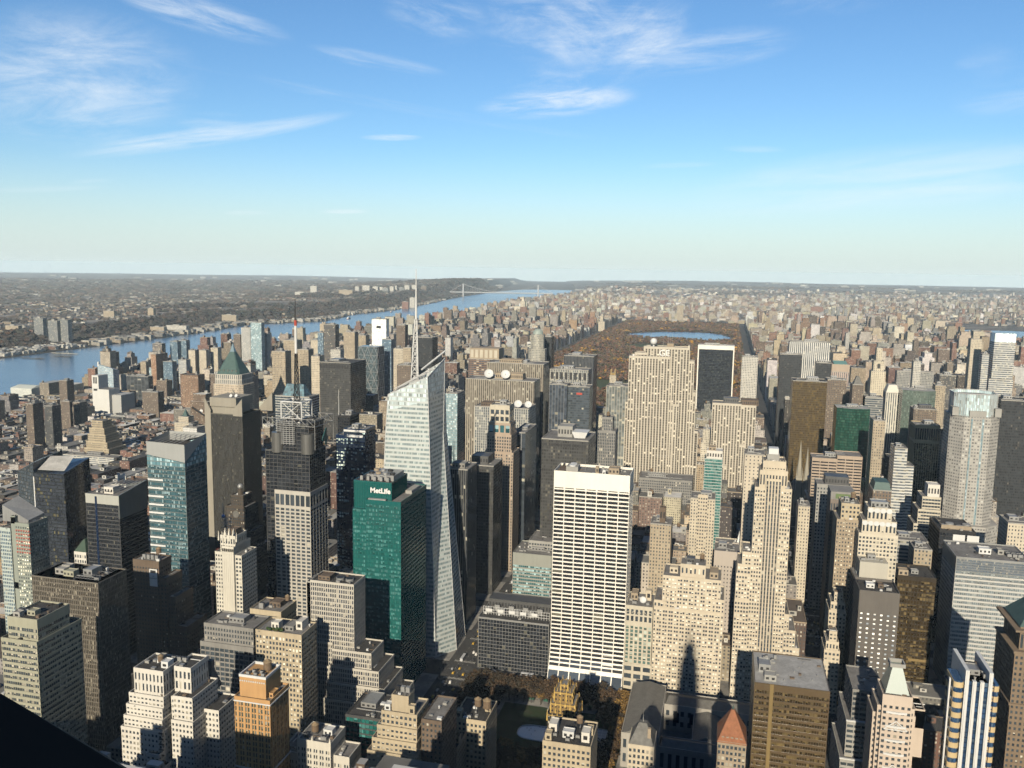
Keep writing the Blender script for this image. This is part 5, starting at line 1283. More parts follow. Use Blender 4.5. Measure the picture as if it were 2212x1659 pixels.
# green-roof corner of a theatre block
t = T('theatre_building', 'white block under a green hipped roof between the dark banded tower and the finned slab', 'theatre', -608.1,-594.3,680,94.1,30)
t.block(S(wh, G_dark, 5, 3, 2, 1.2, 0, .06, cap=2), -t.w/2, t.w/2, 0, 22, 0, t.h); m_ = MB(); m_.frustum(-t.w/2, t.w/2, 0, 22, t.h+1, t.h+12, .1, .4); m_.build('hipped_roof', wallm('dark green roof', (.05, .09, .06), .7, .2), t.root); t.done()
# lofts under the slim white tower
t = T('loft_building', 'grey shaded loft with columned floors and a flat roof below the slim white tower', 'loft building', -388.1,-341.8,560,95.8,30, ref='the grey columned loft')
t.block(S(W_grey, G_dark, 4, 4.2, 1.2, .7, .25, 0, cap=3, pw2=.5), -t.w/2, t.w/2, 0, 30, 0, t.h-14); t.block(S(W_grey, G_dark, 3.6, 2.4, 1.6, 1.2, 0, .06, cap=2), -t.w*.46, t.w*.47, 3, 28, t.h-14, t.h); t.clutter(-t.w*.4, t.w*.4, 4, 26, t.h, 61, 4); t.done()
t = T('loft_building', 'buff loft with a blank side wall and water tank beside the pale finned slab', 'loft building', -368.2,-340.1,600,94.9,30)
t.block(S(W_buff, G_dark, 3.8, 3, 1.8, 1.4, 0, .06, cap=6), -t.w/2, t.w/2, 0, 26, 0, t.h); t.cooler(-6, 5, t.h, 4, 3, 5); t.house(-2, 8, 10, 20, t.h, 4, W_brown); t.tank(9, 20, t.h, 2, 3); t.done()
t = T('loft_building', 'buff ornate loft with a roof garden and small white hut', 'loft building', -327.3,-290,540,107.1,30)
t.block(S(W_buff, G_bright, 3.8, 2.6, 1.6, 1.1, 0, .06, cap=3), -t.w/2, t.w/2, 0, 24, 0, t.h); t.house(-9, -3, 6, 12, t.h, 5, wh); t.house(9, 14, 10, 20, t.h, 6, wh); t.house(2, 9, 6, 18, t.h, 3.4, W_grey)
pl = MB(); r_ = random.Random(3)
for i in range(26): pl.sphere(r_.uniform(-12, 2), r_.uniform(2, 5), t.h+r_.uniform(.6, 1.6), r_.uniform(.6, 1.2), nu=6, nv=4)
pl.build('roof_garden', groundm('roof garden', [(.03, .06, .02), (.06, .05, .02)], .4), t.root); t.done()

# rooftop letters above the low houses
t = Tower.__new__(Tower); sx_, sz_ = -704.0, 110.9
t.root = empty('rooftop_sign', (sx_, 870, sz_-5), 'white letter rooftop sign on a steel frame above the red brick houses', 'sign')
LAND.append((sx_-14, sx_+14, 872, 900, sz_-6))
m_ = MB()
for i in range(5): m_.beam((-7+i*3.5, .6, 0), (-7+i*3.5, .6, 17), .18)
for z in (4.6, 6, 16.8): m_.beam((-7, .6, z), (7, .6, z), .18)
m_.build('frame', galv, t.root); letters(t, 'M', 0, 0, 6.2, 14, lw_, .2, .05); letters(t, 'HOTEL', 0, 0, 1.4, 4.4, redp, .2, .02)
t2 = T('hotel_building', 'red brown hotel block carrying the white letter rooftop sign', 'hotel', sx_-13, sx_+13, 871, sz_-5, 26); LAND.pop(-2)
t2.block(S(W_red, G_dark, 3.6, 2.8, 1.7, 1.3, 0, .06, cap=1.5), -13, 13, 0, 26, 0, t2.h, par=0); t2.done()

# ---------------------------------------------------------------- towers further uptown
def ffac(name, wall, **k): return facm(name, wall, **k)
F_fin = facm('tan fins and dark slots', (.42, .37, .29), bx=(.42, .98), by=(-1, 2), p=.12, dark=(.03, .028, .025))
F_fing = facm('grey fins and dark slots', (.50, .49, .44), bx=(.45, .98), by=(.0, .86), p=.12)
F_finw = facm('white marble piers', (.80, .78, .72), bx=(.5, .98), by=(-1, 2), p=.05)
F_punw = facm('white square windows', (.66, .63, .56), bx=(.25, .75), by=(.25, .78), p=.15)
F_punt = facm('tan wall square windows', (.46, .38, .27), bx=(.28, .72), by=(.3, .8), p=.25)
F_punb = facm('brown wall square windows', (.2, .15, .11), bx=(.28, .72), by=(.3, .8), p=.2)
F_punc = facm('cream wall square windows', (.64, .56, .43), bx=(.3, .72), by=(.3, .8), p=.25)
F_ribw = facm('white ribbon bands', (.68, .67, .62), bx=(-1, 2), by=(.45, .97), p=.2, dark=(.04, .045, .05))
F_ribg = facm('grey ribbon bands', (.36, .36, .34), bx=(-1, 2), by=(.45, .97), p=.15)
F_ribp = facm('pink ribbon bands', (.52, .41, .33), bx=(.01, .99), by=(.48, .96), p=.05)
F_blk = facm('black steel and glass', (.035, .035, .037), bx=(.2, .95), by=(.3, .95), p=.05, dark=(.014, .016, .018), rw=.4, blind=(.09, .085, .075))
F_blkg = facm('black grid glass', (.06, .06, .058), bx=(.12, .9), by=(.3, .95), p=.1, dark=(.018, .018, .018), rw=.5, blind=(.1, .095, .08))
F_brz = facm('bronze curtain wall', (.085, .062, .032), bx=(.08, .94), by=(.25, .96), p=.4, dark=(.02, .014, .007), blind=(.085, .06, .024), rw=.4)
F_grn = facm('green curtain wall', (.02, .055, .04), bx=(.05, .95), by=(.22, .97), p=.2, dark=(.006, .02, .015), blind=(.03, .07, .05), rw=.25)
F_tea = facm('teal banded wall', (.50, .56, .52), bx=(.04, .96), by=(.28, .95), p=.3, dark=(.02, .10, .09), blind=(.1, .3, .27), rw=.5)
F_gls = facm('pale glass wall', (.36, .42, .43), bx=(.05, .95), by=(.25, .95), p=.4, dark=(.06, .09, .10), blind=(.34, .42, .44), rw=.3)
F_blu = facm('blue glass wall', (.16, .2, .23), bx=(.05, .95), by=(.3, .97), p=.25, dark=(.03, .05, .07), blind=(.24, .3, .34), rw=.3)
F_deco = facm('deco stone strips', (.60, .54, .42), bx=(.38, .9), by=(.22, .88), p=.3, wall2=(.40, .36, .28))
F_red = facm('red brick wall', (.27, .13, .09), bx=(.3, .7), by=(.3, .8), p=.25)
F_gold = facm('gold piers', (.52, .42, .24), bx=(.35, .98), by=(-1, 2), p=.05, dark=(.03, .022, .012))
def tw(name, lab, cat, args, mat, bw=3.0, fh=3.7, dep=None, top=None, clut=True, rm=None, **kw):
    t = T(name, lab, cat, *args, **kw)
    if dep: t.d = dep
    t.simple(mat, -t.w/2, t.w/2, 0, t.d, 0, t.h, bw, fh, rm)
    if clut: t.clutter(-t.w/2, t.w/2, 1, t.d-1, t.h, int(abs(t.cx))+7, 3)
    return t
# three big tan slabs of the avenue row
t = tw('office_tower', 'tallest tan finned slab at the back of the avenue row', 'office tower', (-376.7,-281.7,1340,223.1,44.3), F_fin, 3.2, ref='the tallest tan finned slab'); t.house(-t.w*.3, t.w*.1, 8, 26, t.h, 5, W_tan); t.done()
t = tw('office_tower', 'wide tan finned slab with two large white dishes on its roof', 'office tower', (-379,-272.1,1230,209.5,25.6), F_fin, 3.2, dep=40, ref='the wide tan finned slab'); dish(t, -t.w*.18, 8, t.h+2, 7, .2, .5); dish(t, t.w*.06, 9, t.h+2, 7, .2, .5); t.house(-t.w*.1, t.w*.3, 14, 30, t.h, 9, W_tan); t.done()
t = tw('office_tower', 'smaller pale finned slab with white roof dishes in front of the wide tan slab', 'office tower', (-341,-261.6,1150,181.5,44.7), F_fing, 3.0, ref='the smaller finned slab with dishes'); dish(t, t.w*.28, 6, t.h+1, 5.5, .2, .5); dish(t, t.w*.46, 8, t.h+1, 5.0, .2, .5); t.house(-t.w*.4, -t.w*.1, 6, 24, t.h, 5, W_brown); t.done()
t = T('office_tower', 'pink granite stepped tower with corner turrets in front of the finned slabs', 'office tower', -280.5,-249.5,1000,208.4,30, ref='the pink stepped tower'); W2 = t.w/2; H_ = t.h
st = S(W_pink, G_dark, 3.8, 3.2, 1.6, 1.4, 0, .06, cap=2)
t.block(S(W_pale, G_dark, 8, 7, 3, 2, .1, 0, cap=5), -W2*.8, W2*.8, 3, 26, H_-22, H_); t.block(S(W_pink, G_teal, 10, 7, 3, 2, .1, 0, cap=2), -W2*.9, W2*.9, 2, 28, H_-36, H_-22); t.block(st, -W2, W2, 1, 30, H_-58, H_-36); t.block(st, -W2*1.15, W2*1.2, 0, 34, 0, H_-58)
m_ = MB()
for x in (-W2, -W2*.45, W2*.45, W2): m_.frustum(x-1.3, x+1.3, .2, 2.8, H_-66, H_-54, .8)
m_.build('turret', W_pink, t.root); t.clutter(-W2*.7, W2*.7, 4, 24, H_, 5, 3); t.done()
t = tw('office_tower', 'slim dark glass tower with white vertical fins right of the pink stepped tower', 'office tower', (-259.6,-243.1,1050,166.9,65.7), facm('black glass white fins', (.5, .5, .48), bx=(.08, 1.0), by=(-1, 2), p=.05, dark=(.015, .018, .022)), 5.2, ref='the slim dark white-finned tower'); t.done()
t = tw('office_tower', 'black finned tower beside the faceted glass skyscraper', 'office tower', (-274.6,-252.9,830,167.8,35.6), facm('black piers', (.13, .13, .12), bx=(.35, .98), by=(-1, 2), p=.03, dark=(.01, .011, .013)), 2.4, ref='the black finned tower'); t.house(-8, 6, 6, 18, t.h, 5, W_grey); t.done()
t = tw('office_tower', 'shaded dark tower with a slate box and pale roof corner behind the black finned tower', 'office tower', (-278.2,-249.6,920,151.8,30), F_blkg, 3, dep=40); t.house(-t.w/2, t.w*.2, 8, 30, t.h, 9, W_dgrey); t.done()
t = tw('office_tower', 'glassy grey tower with bright banded top right of the crystal crown', 'office tower', (-436.3,-415.9,1305,173.9,37.7), F_gls, 2.4); t.done()
t = tw('office_block', 'dark steel block with a broad flat roof and white winged plant box', 'office block', (-196.4,-143.2,930,185.7,55.1), F_blkg, 2.7, dep=56, rm=roof_grey, clut=False, ref='the dark flat-roofed steel block'); t.house(-t.w*.22, t.w*.1, 18, 38, t.h, 12, W_mid)
m_ = MB(); m_.prism([(8, 16), (20, 16), (20, 34), (8, 34)], t.h, t.h+7, poly2=[(5, 15), (23, 15), (23, 35), (5, 35)]); m_.build('plant_box', steelw, t.root)
m_ = MB()
for i in range(15): m_.box(-t.w/2+1+i*(t.w-2)/15, -t.w/2+3.4+i*(t.w-2)/15, -.1, .2, t.h-8, t.h-4)
m_.build('louvre', darkm, t.root); t.done()
t = tw('office_tower', 'grey slab with a tall gridded top storey, behind the dark flat-roofed steel block', 'office tower', (-281.8,-217.3,1390,210.6,24.5), F_fing, 3.0, dep=36, ref='the grey slab with gridded top')
m_ = MB()
for i in range(8): x = -t.w/2+1.2+i*(t.w-2.4)/8; m_.box(x+.8, x+5.4, -.15, .3, t.h-16, t.h-4)
m_.build('top_opening', darkm, t.root); t.cooler(-6, 10, t.h, 7, 5, 5); m_ = MB(); m_.cyl(-14, 8, 3, 3, t.h, t.h+5, 12); m_.build('cooling_tower', galv, t.root); t.done()
t = tw('office_tower', 'dark tower with thin pale ribs left in front of the grey gridded-top slab', 'office tower', (-257.7,-230.5,1270,201.5,30), facm('dark ribs wide', (.3, .3, .29), bx=(.1, 1), by=(-1, 2), p=.04, dark=(.02, .024, .03)), 4.5, dep=30); t.done()
t = tw('office_tower', 'dark banded tower with a red sign right in front of the grey gridded-top slab', 'office tower', (-232.2,-197.2,1280,198.3,30), facm('dark bands', (.09, .10, .11), bx=(-1, 2), by=(.3, .97), p=.05, dark=(.02, .025, .03)), 3, dep=30)
m_ = MB(); m_.box(-3, 6, -.25, 0, t.h-12, t.h-9); m_.build('red_sign', redp, t.root); t.done()
t = tw('office_tower', 'black ribbed tower at the edge of the park behind the grey gridded-top slab', 'office tower', (-320.3,-258.2,1720,200.5,77.5), facm('black ribs', (.16, .16, .15), bx=(.3, .98), by=(-1, 2), p=.03, dark=(.012, .014, .018)), 3, dep=50, ref='the black ribbed tower by the park'); t.done()
t = T('stepped_tower', 'small shaded deco tower with a crown of piers beside the dark flat-roofed steel block', 'office tower', -143,-122,1000,196.9,30); st = S(W_grey, G_dark, 3.7, 2.2, 1.0, 1.0, .2, 0, cap=2)
t.block(st, -t.w/2, t.w/2, 0, 26, 0, t.h-12); t.block(st, -t.w*.3, t.w*.3, 4, 20, t.h-12, t.h+4); t.tank(0, 10, t.h+4, 2, 2); t.done()
t = tw('office_tower', 'slab with pale widely spaced piers left of the great deco slab', 'office tower', (-186.7,-151,1390,186.9,30), facm('wide piers', (.52, .5, .42), bx=(.14, 1), by=(-1, 2), p=.1, dark=(.05, .055, .055)), 4.2, dep=40, ref='the wide-piered slab'); t.done()
t = T('apartment_tower', 'slim cream tower with an open golden pinnacle against the park', 'apartment tower', -260.4,-245.2,1990,130.6,30); t.simple(F_punc, -t.w/2, t.w/2, 0, 16, 0, t.h)
m_ = MB()
for x in (-t.w*.3, t.w*.3):
    for y in (2, 12): m_.frustum(x-1.6, x+1.6, y-1.6, y+1.6, t.h, t.h+15, .7)
m_.box(-t.w*.4, t.w*.4, 2, 12, t.h+1, t.h+7); m_.build('pinnacle', W_gold, t.root); t.done()
# the great deco slab with rooftop letters
t = T('skyscraper', 'great pale deco slab of vertical stone piers with rooftop letters and a white radar ball', 'skyscraper', -141.4,-79.7,1300,246.3,30, ref='the great deco slab'); H_ = t.h; cx0 = t.cx
dst = S(wallm('deco limestone', (.64, .58, .475), .85, .1), glassm('deco glass', (.03, .028, .024), blind=(.42, .38, .3), p=.13), 3.7, 4.5, 1.3, 2.1, .38, 0, cap=2.5, spw=wallm('dark cast spandrel', (.24, .21, .17), .7, .15))
x_l, x_r = -t.w/2, t.w/2
H2 = 260.8
X2l, X2r, X3r, X4r, X5r = -118.5-cx0, -51.7-cx0, -44.3-cx0, -40.2-cx0, -34.6-cx0
z3, z4, z5 = 240.5, 193.4, 133.9
xlb, xc = -140.0-cx0, -87.1-cx0
t.d = 34
t.block(dst, x_l, x_r, 0, 30, 0, H_); t.block(dst, x_l+8, X2l+4, 4, 28, H_, H_+5); t.block(dst, X2l, X2r, 6, 30, 0, H2)
t.block(dst, X2r-.2, X3r, 8, 30, 0, z3); t.block(dst, X3r, X4r, 10, 30, 0, z4); t.block(dst, X4r, X5r, 10, 30, 0, z5); t.block(dst, x_l-4, x_l, 4, 28, 0, 174.5)
t.block(dst, x_r, x_r+7, 2, 24, 0, 213.2); t.block(dst, x_r, x_r+16, 3, 24, 0, 174.7)
m_ = MB(); m_.box(X2r-3, X2r, 6, 30, H2, H2+4); m_.box(X2l-2, X2l+8, 8, 20, H2-6, H2+1); m_.build('parapet_block', W_pale, t.root)
letters(t, 'GE', (X2l+X2r)/2-4, 5.4, H2-12.5, 13, lw_, .5, .015)
m_ = MB(); m_.sphere(X2l+12, 16, H2+8, 5.2, nu=14, nv=10); m_.cyl(X2l+12, 16, 1.4, 1.2, H2, H2+4, 8); m_.build('radar_ball', steelw, t.root)
m_ = MB(); m_.box(X2r-34, X2r-24, 10, 20, H2, H2+6); m_.build('penthouse', W_tan, t.root)
m_ = MB()
for x, h in ((X2l+8, 22), (X2r-40, 12), (X2r-33, 20), (X2r-30, 17), (X2r-27, 20)): m_.cyl(x, 14, .3, .12, H2+3, H2+h, 6)
m_.build('antenna', galv, t.root)
for i in range(7): dish(t, x_l+6+i*4.2, 6+(i % 2)*5, H_+(.2 if i < 3 else 0), 1.4, .1*i, .4)
m_ = MB()
for i in range(30): m_.box(x_l+12+i*1.5, x_l+12.3+i*1.5, 1.2, 1.5, H_, H_+2.6)
m_.box(x_l+12, x_r-1, 1.1, 1.3, H_+2.4, H_+2.7); m_.build('roof_railing', darkm, t.root); t.done()
t = T('office_block', 'low wide limestone block in shadow at the foot of the great deco slab', 'office block', -112.4,-37.1,1215,79,30); t.block(S(W_grey, G_dark, 3.8, 2.6, 1.6, 1.2, 0, .06, cap=2), -t.w/2, t.w/2, 0, 40, 0, t.h); t.clutter(-t.w/2, t.w/2, 3, 36, t.h, 9, 5); t.done()
# black sloping slab with white ends
t = T('office_tower', 'black glass slab framed by white travertine ends, curving out at its foot, above the park', 'office tower', -60.7,19.8,1985,210.2,30, ref='the black white-edged slab'); W2 = t.w/2; H_ = t.h
m_ = MB(); n_ = 14
pr = [((0 if z > 75 else -22*((75-z)/75)**2), z) for z in np.linspace(0, H_-9, n_)]
for j in range(n_-1):
    (ya, za), (yb, zb2) = pr[j], pr[j+1]
    m_.face([(-W2+2.5, ya+.5, za), (W2-2.5, ya+.5, za), (W2-2.5, yb+.5, zb2), (-W2+2.5, yb+.5, zb2)], [(0, za/3.8), (26, za/3.8), (26, zb2/3.8), (0, zb2/3.8)])
m_.build('facade', facm('black slab glass', (.02, .022, .024), bx=(.04, .96), by=(.2, .96), p=.14, dark=(.012, .014, .017), blind=(.05, .055, .055), rw=.2), t.root)
m_ = MB()
for (a, b_) in ((-W2, -W2+2.5), (W2-2.5, W2)):
    for j in range(n_-1):
        (ya, za), (yb, zb2) = pr[j], pr[j+1]
        m_.face([(a, ya, za), (b_, ya, za), (b_, yb, zb2), (a, yb, zb2)]); m_.face([(b_, ya, za), (b_, 36, za), (b_, 36, zb2), (b_, yb, zb2)]); m_.face([(a, 36, za), (a, ya, za), (a, yb, zb2), (a, 36, zb2)])
m_.box(-W2, W2, -.2, 36, H_-9, H_); m_.build('travertine_frame', W_white, t.root); t.clutter(-W2, W2, 3, 33, H_, 77, 5); t.done()
t = tw('office_tower', 'white slab with square windows between the black white-edged slab and the dark avenue', 'apartment tower', (36.2,70.5,1940,191.4,30), F_punw, 3.4, dep=30); t.done()
t = T('office_tower', 'smaller pale deco slab of vertical piers right of the great deco slab', 'office tower', -15.4,49.4,1330,176.1,30, ref='the smaller deco slab'); W2 = t.w/2; H_ = t.h
t.block(dst, -W2, W2*.32, 0, 30, 0, H_); t.block(dst, W2*.32, W2, 4, 32, 0, H_-2); t.block(dst, W2*.3, W2*.55, -5, 4, 0, H_-62); t.block(dst, -W2*1.0, -W2*.2, -8, 0, 0, H_-95); t.house(-W2*.5, W2*.2, 10, 24, H_, 8, W_dgrey); t.house(W2*.3, W2*1.1, 8, 30, H_-2, 8, W_brown); t.done()
t = T('office_tower', 'slim teal banded tower with a white box top in front of the smaller deco slab', 'office tower', -18.2,3,1040,151.1,30, ref='the slim teal banded tower')
t.block(S(wallm('pale teal band', (.52, .58, .54), .5, .05), glassm('deep teal glass', (.012, .045, .042), blind=(.05, .13, .12), p=.4), 3.6, 2.0, .75, .1, 0, .1, cap=0), -t.w/2, t.w/2, 0, 26, 0, t.h, panes=0)
t.house(-t.w*.4, t.w*.48, 2, 20, t.h, 10, wh); t.house(-t.w*.3, t.w*.1, 4, 16, t.h+10, 4, W_tan); t.done()
t = tw('office_tower', 'cream blank-sided slab with few windows left of the slender cream avenue tower', 'office tower', (24.5,44.3,900,189,30), facm('cream few windows', (.62, .54, .42), bx=(.3, .6), by=(.35, .75), p=.1), 4.2, dep=28); t.done()
t = tw('office_block', 'beige ornate block with stepped gables lit among shaded roofs below the teal banded tower', 'apartment building', (-29.6,-3.1,945,126.4,30), F_punc, 3); t.block(S(W_cream, G_dark, 4, 3, 2, 1.2, 0, .06, cap=2), -t.w*.2, t.w*.2, -3, 0, 0, t.h+4); t.done()
t = tw('office_block', 'brown block half lit among shaded roofs right of the white gridded slab', 'office block', (-68.4,-46.7,890,109.7,30), F_punt, 3); t.house(-2, 4, 8, 16, t.h, 16, W_brown); t.done()
m_ = MB()
t = T('office_block', 'white block with a glass sawtooth roof behind the broad cream setback block', 'office block', -0.7,35.6,900,88.2,30); t.block(S(W_pale, G_dark, 5, 4, 3.5, 2.5, 0, .06, cap=6), -t.w/2, t.w/2, 0, 30, 0, t.h)
m_ = MB()
for i in range(9): m_.prism([(-t.w/2+2+i*3.6, 2), (-t.w/2+5+i*3.6, 2), (-t.w/2+5+i*3.6, 8), (-t.w/2+2+i*3.6, 8)], t.h, t.h+3, poly2=[(-t.w/2+3.4+i*3.6, 2), (-t.w/2+3.6+i*3.6, 2), (-t.w/2+3.6+i*3.6, 8), (-t.w/2+3.4+i*3.6, 8)])
m_.build('sawtooth_roof', galv, t.root); m_ = MB(); m_.frustum(4, 13, 20, 28, t.h, t.h+22, .05); m_.build('white_gable', steelw, t.root); t.done()
# ------------- right half
t = tw('office_tower', 'blue black office slab beside the dark avenue canyon', 'office tower', (113.2,158.2,1900,203.7,30), F_blk, 2.6, dep=30, ref='the blue black slab'); t.done()
t = tw('office_tower', 'broad white slab of close vertical marble piers behind the blue black slab', 'office tower', (141.8,230.7,2050,219.8,30), F_finw, 4.2, dep=36, ref='the broad white-piered slab'); t.done()
t = tw('office_tower', 'bronze glass tower reflecting patchwork light behind the cathedral spire', 'office tower', (110.3,163.7,1470,199.3,30), F_brz, 2.6, dep=40, rm=roof_dark, ref='the bronze glass tower'); t.done()
t = T('office_tower', 'dark brown office tower with stepped shoulders right of the bronze glass tower', 'office tower', 182.8,230.2,1640,176.1,30); t.simple(F_punb, -t.w/2, t.w*.2, 0, 34, 0, t.h+8); t.simple(F_punb, t.w*.2, t.w*.5, 2, 34, 0, t.h-8); t.clutter(-t.w/2, t.w*.2, 2, 30, t.h+8, 3); t.done()
t = tw('office_tower', 'low black granite tower left of the pink tower with the green roof', 'office tower', (181,210.5,1840,194.3,30), F_blk, 3, dep=30); t.done()
t = T('office_tower', 'pink granite tower under a green copper panel roof', 'office tower', 211.5,246,1840,192.9,30, ref='the pink green-roofed tower'); t.simple(facm('pink granite piers', (.55, .42, .36), bx=(.4, .9), by=(-1, 2), p=.1, dark=(.05, .05, .05)), -t.w/2, t.w/2, 0, 30, 0, t.h-16, 4); m_ = MB(); m_.box(-t.w/2, t.w/2, 0, 30, t.h-16, t.h); m_.build('crown', W_pink, t.root)
m_ = MB(); m_.prism([(-t.w*.38, 3), (t.w*.38, 3), (t.w*.38, 27), (-t.w*.38, 27)], t.h, 0, zt=[t.h+.5, t.h+.5, t.h+5, t.h+5]); m_.build('copper_roof', wallm('pale green copper', (.2, .38, .33), .5, .1), t.root); t.done()
t = tw('stepped_tower', 'shaded dark tower with a spiky crown right of the pink green-roofed tower', 'office tower', (212.5,230.1,1540,188.9,30), F_punb, 3, clut=False); m_ = MB(); m_.frustum(-t.w*.4, t.w*.4, 3, 22, t.h, t.h+14, .3); m_.build('crown', W_slate, t.root); t.done()
t = T('hotel_tower', 'tall slim cream hotel tower with notched arched top', 'hotel', 303,331.4,1940,179.2,30, ref='the slim cream hotel tower'); H_ = t.h; fm4 = facm('cream hotel wall', (.70, .62, .47), bx=(.35, .65), by=(.25, .8), p=.2)
t.simple(fm4, -t.w/2, t.w/2, 0, 28, 0, H_-8, 4); t.simple(fm4, -t.w*.36, t.w*.36, 2, 26, H_-8, H_+14, 4); t.simple(fm4, -t.w*.2, t.w*.2, 5, 22, H_+14, 220.3, 4); m_ = MB(); m_.box(-t.w*.1, t.w*.1, 1.8, 2.2, H_-2, H_+8); m_.build('arched_opening', darkm, t.root); t.done()
t = tw('hotel_tower', 'thin white lattice topped tower right of the slim cream hotel tower', 'apartment tower', (384.5,398.9,1940,195.7,30), F_punw, 3, dep=18); t.done()
t = tw('office_block', 'broad grey apartment slab of square windows behind the thin white tower', 'apartment building', (390.1,469.3,2140,152.7,30), facm('grey square windows', (.38, .37, .34), bx=(.2, .8), by=(.3, .8), p=.1), 3.2, dep=24); t.done()
t = T('office_tower', 'dark green glass tower with a curved front and pale roof gear', 'office tower', 159.6,204.4,1295,184.4,30, ref='the curved green glass tower'); W2 = t.w/2; cvp = [(-W2+t.w*i/10, -5*math.sin(PI*i/10)) for i in range(11)]+[(W2, 36), (-W2, 36)]
m_ = MB(); m_.prism(cvp, 0, t.h, bw=2.2, fh=3.8, top=False); m_.build('facade', F_grn, t.root); m_ = MB(); m_.face([(x, y, t.h-.5) for x, y in cvp]); m_.build('roof', roof_pale, t.root); t.clutter(-W2, W2, 3, 30, t.h, 12, 6); t.done()
t = tw('office_tower', 'grey and white banded tower behind the curved green glass tower', 'office tower', (233.7,262.2,1540,168.4,30), F_ribg, 3, dep=30); t.done()
t = T('office_tower', 'white tower with dark vertical slots and a chamfered top right of the banded tower', 'office tower', 283.2,305.6,1640,164.7,30, ref='the white chamfered tower'); fmw = facm('white slots', (.72, .69, .6), bx=(.35, .75), by=(-1, 2), p=.1); t.simple(fmw, -t.w/2, t.w/2, 0, 30, 0, t.h, 3.6); m_ = MB(); m_.prism([(-t.w/2, 0), (t.w/2, 0), (t.w/2, 30), (-t.w/2, 30)], t.h, t.h+14, poly2=[(-t.w*.3, 5), (t.w*.3, 5), (t.w*.3, 25), (-t.w*.3, 25)]); m_.build('chamfered_crown', wb, t.root); t.done()
t = T('office_tower', 'green grey faceted glass tower with a broad flat top', 'office tower', 304.4,357.8,1600,176,30, ref='the faceted green grey tower'); W2 = t.w/2; P_ = [(-W2, 6), (-W2*.4, 0), (W2*.5, 0), (W2, 8), (W2, 40), (-W2, 40)]; m_ = MB(); m_.prism(P_, 0, t.h, bw=2.2, fh=3.8, top=False); m_.build('facade', facm('grey green facets', (.13, .15, .13), bx=(.06, .94), by=(.25, .95), p=.3, dark=(.03, .042, .036), blind=(.12, .15, .13), rw=.3), t.root); m_ = MB(); m_.face([(x, y, t.h) for x, y in P_]); m_.build('roof', roof_pale, t.root); t.clutter(-W2*.7, W2*.7, 10, 36, t.h, 15, 4); t.done()
t = tw('office_tower', 'narrow beige brick tower with a shaded flank left of the stepped white block', 'office tower', (192.8,207.5,1190,185,30), F_punt, 3, dep=30); t.done()
t = tw('office_tower', 'white and green stepped glass block below the narrow beige tower', 'office block', (208.2,222.9,1120,163.1,30), F_ribw, 3, dep=30); t.simple(F_ribw, t.w/2, t.w/2+9, 2, 28, 0, t.h-22); t.done()
t = tw('office_tower', 'dark terraced office block in front of the faceted green grey tower', 'office block', (290.8,324.1,1440,166.9,30), F_punb, 3, dep=30); t.house(-8, 10, 6, 20, t.h, 6, W_dgrey); t.done()
t = tw('office_tower', 'tan deco tower beside a dark lattice-fronted tower', 'office tower', (374.7,391.8,1690,175.7,30), F_punt, 3, dep=24); t.done()
t = tw('office_tower', 'dark tower with pale speckled windows left of the ringed glass crown', 'office tower', (402.8,432.1,1790,184.5,30), facm('speckled dark wall', (.12, .11, .1), bx=(.2, .8), by=(.35, .8), p=.5), 3, dep=30); t.done()
t = T('office_tower', 'gold piered tower with an open gold grid at the top, lower right', 'office tower', 266.6,299.2,1300,163.7,35.4, ref='the gold piered tower'); W2 = t.w/2; gst = S(wallm('pale gold piers', (.5, .4, .24), .6, .06), G_bronze, 3.8, 3.1, .35, .95, .35, 0, cap=3)
t.block(gst, -W2, W2, 0, 36, 0, t.h-22, par=.2); t.block(S(gst.wall, G_black, 18, 3.1, 2, .7, .3, 0, cap=3.5), -W2, W2, 0, 36, t.h-22, t.h); t.clutter(-W2, W2, 3, 32, t.h, 17, 4); t.block(S(W_grey, G_dark, 3.8, 3, 1.6, 1.2, 0, .06), W2+1, W2+30, 4, 30, 0, t.h-8, faces='SW'); t.done()
# octagon with glass crown
t = T('skyscraper', 'grey granite octagonal skyscraper crowned by a ring of ribbed glass', 'skyscraper', 265.5,319.4,1100,220,30, ref='the octagonal granite skyscraper'); W2 = t.w/2; D = t.w; t.d = D
gg = facm('grey granite punched', (.46, .44, .40), bx=(.18, .82), by=(.3, .78), p=.2, dark=(.05, .05, .05), blind=(.3, .3, .28), rw=.6); gl8 = facm('crown glass', (.42, .46, .46), bx=(.1, .9), by=(-1, 2), p=.3, dark=(.14, .18, .19), blind=(.3, .36, .36), rw=.35)
def oct_(r, c, cx=0, cy=None):
    cy = D/2 if cy is None else cy; return [(cx-c, cy-r), (cx+c, cy-r), (cx+r, cy-c), (cx+r, cy+c), (cx+c, cy+r), (cx-c, cy+r), (cx-r, cy+c), (cx-r, cy-c)]
H_ = t.h; Hc = 236.0
m_ = MB(); m_.prism(oct_(W2*1.28, W2*.62), 0, H_*.36, bw=3.1, fh=3.9, mt=0); m_.build('podium', gg, t.root)
m_ = MB(); m_.prism(oct_(W2, W2*.52), H_*.36, H_-10, bw=3.1, fh=3.9); m_.build('facade', gg, t.root)
m_ = MB()
for x in (-W2+.5, W2-7.5): m_.box(x, x+7, 6, 22, H_-10, H_)
m_.box(-9, 9, .6, 12, H_-10, H_-3); m_.build('shoulder', W_mid, t.root)
m_ = MB(); m_.prism(oct_(W2*.86, W2*.45), H_-16, Hc, bw=2.2, fh=4, top=False); c8 = m_.build('glass_crown', gl8, t.root)
m_ = MB()
P_ = oct_(W2*.88, W2*.46)
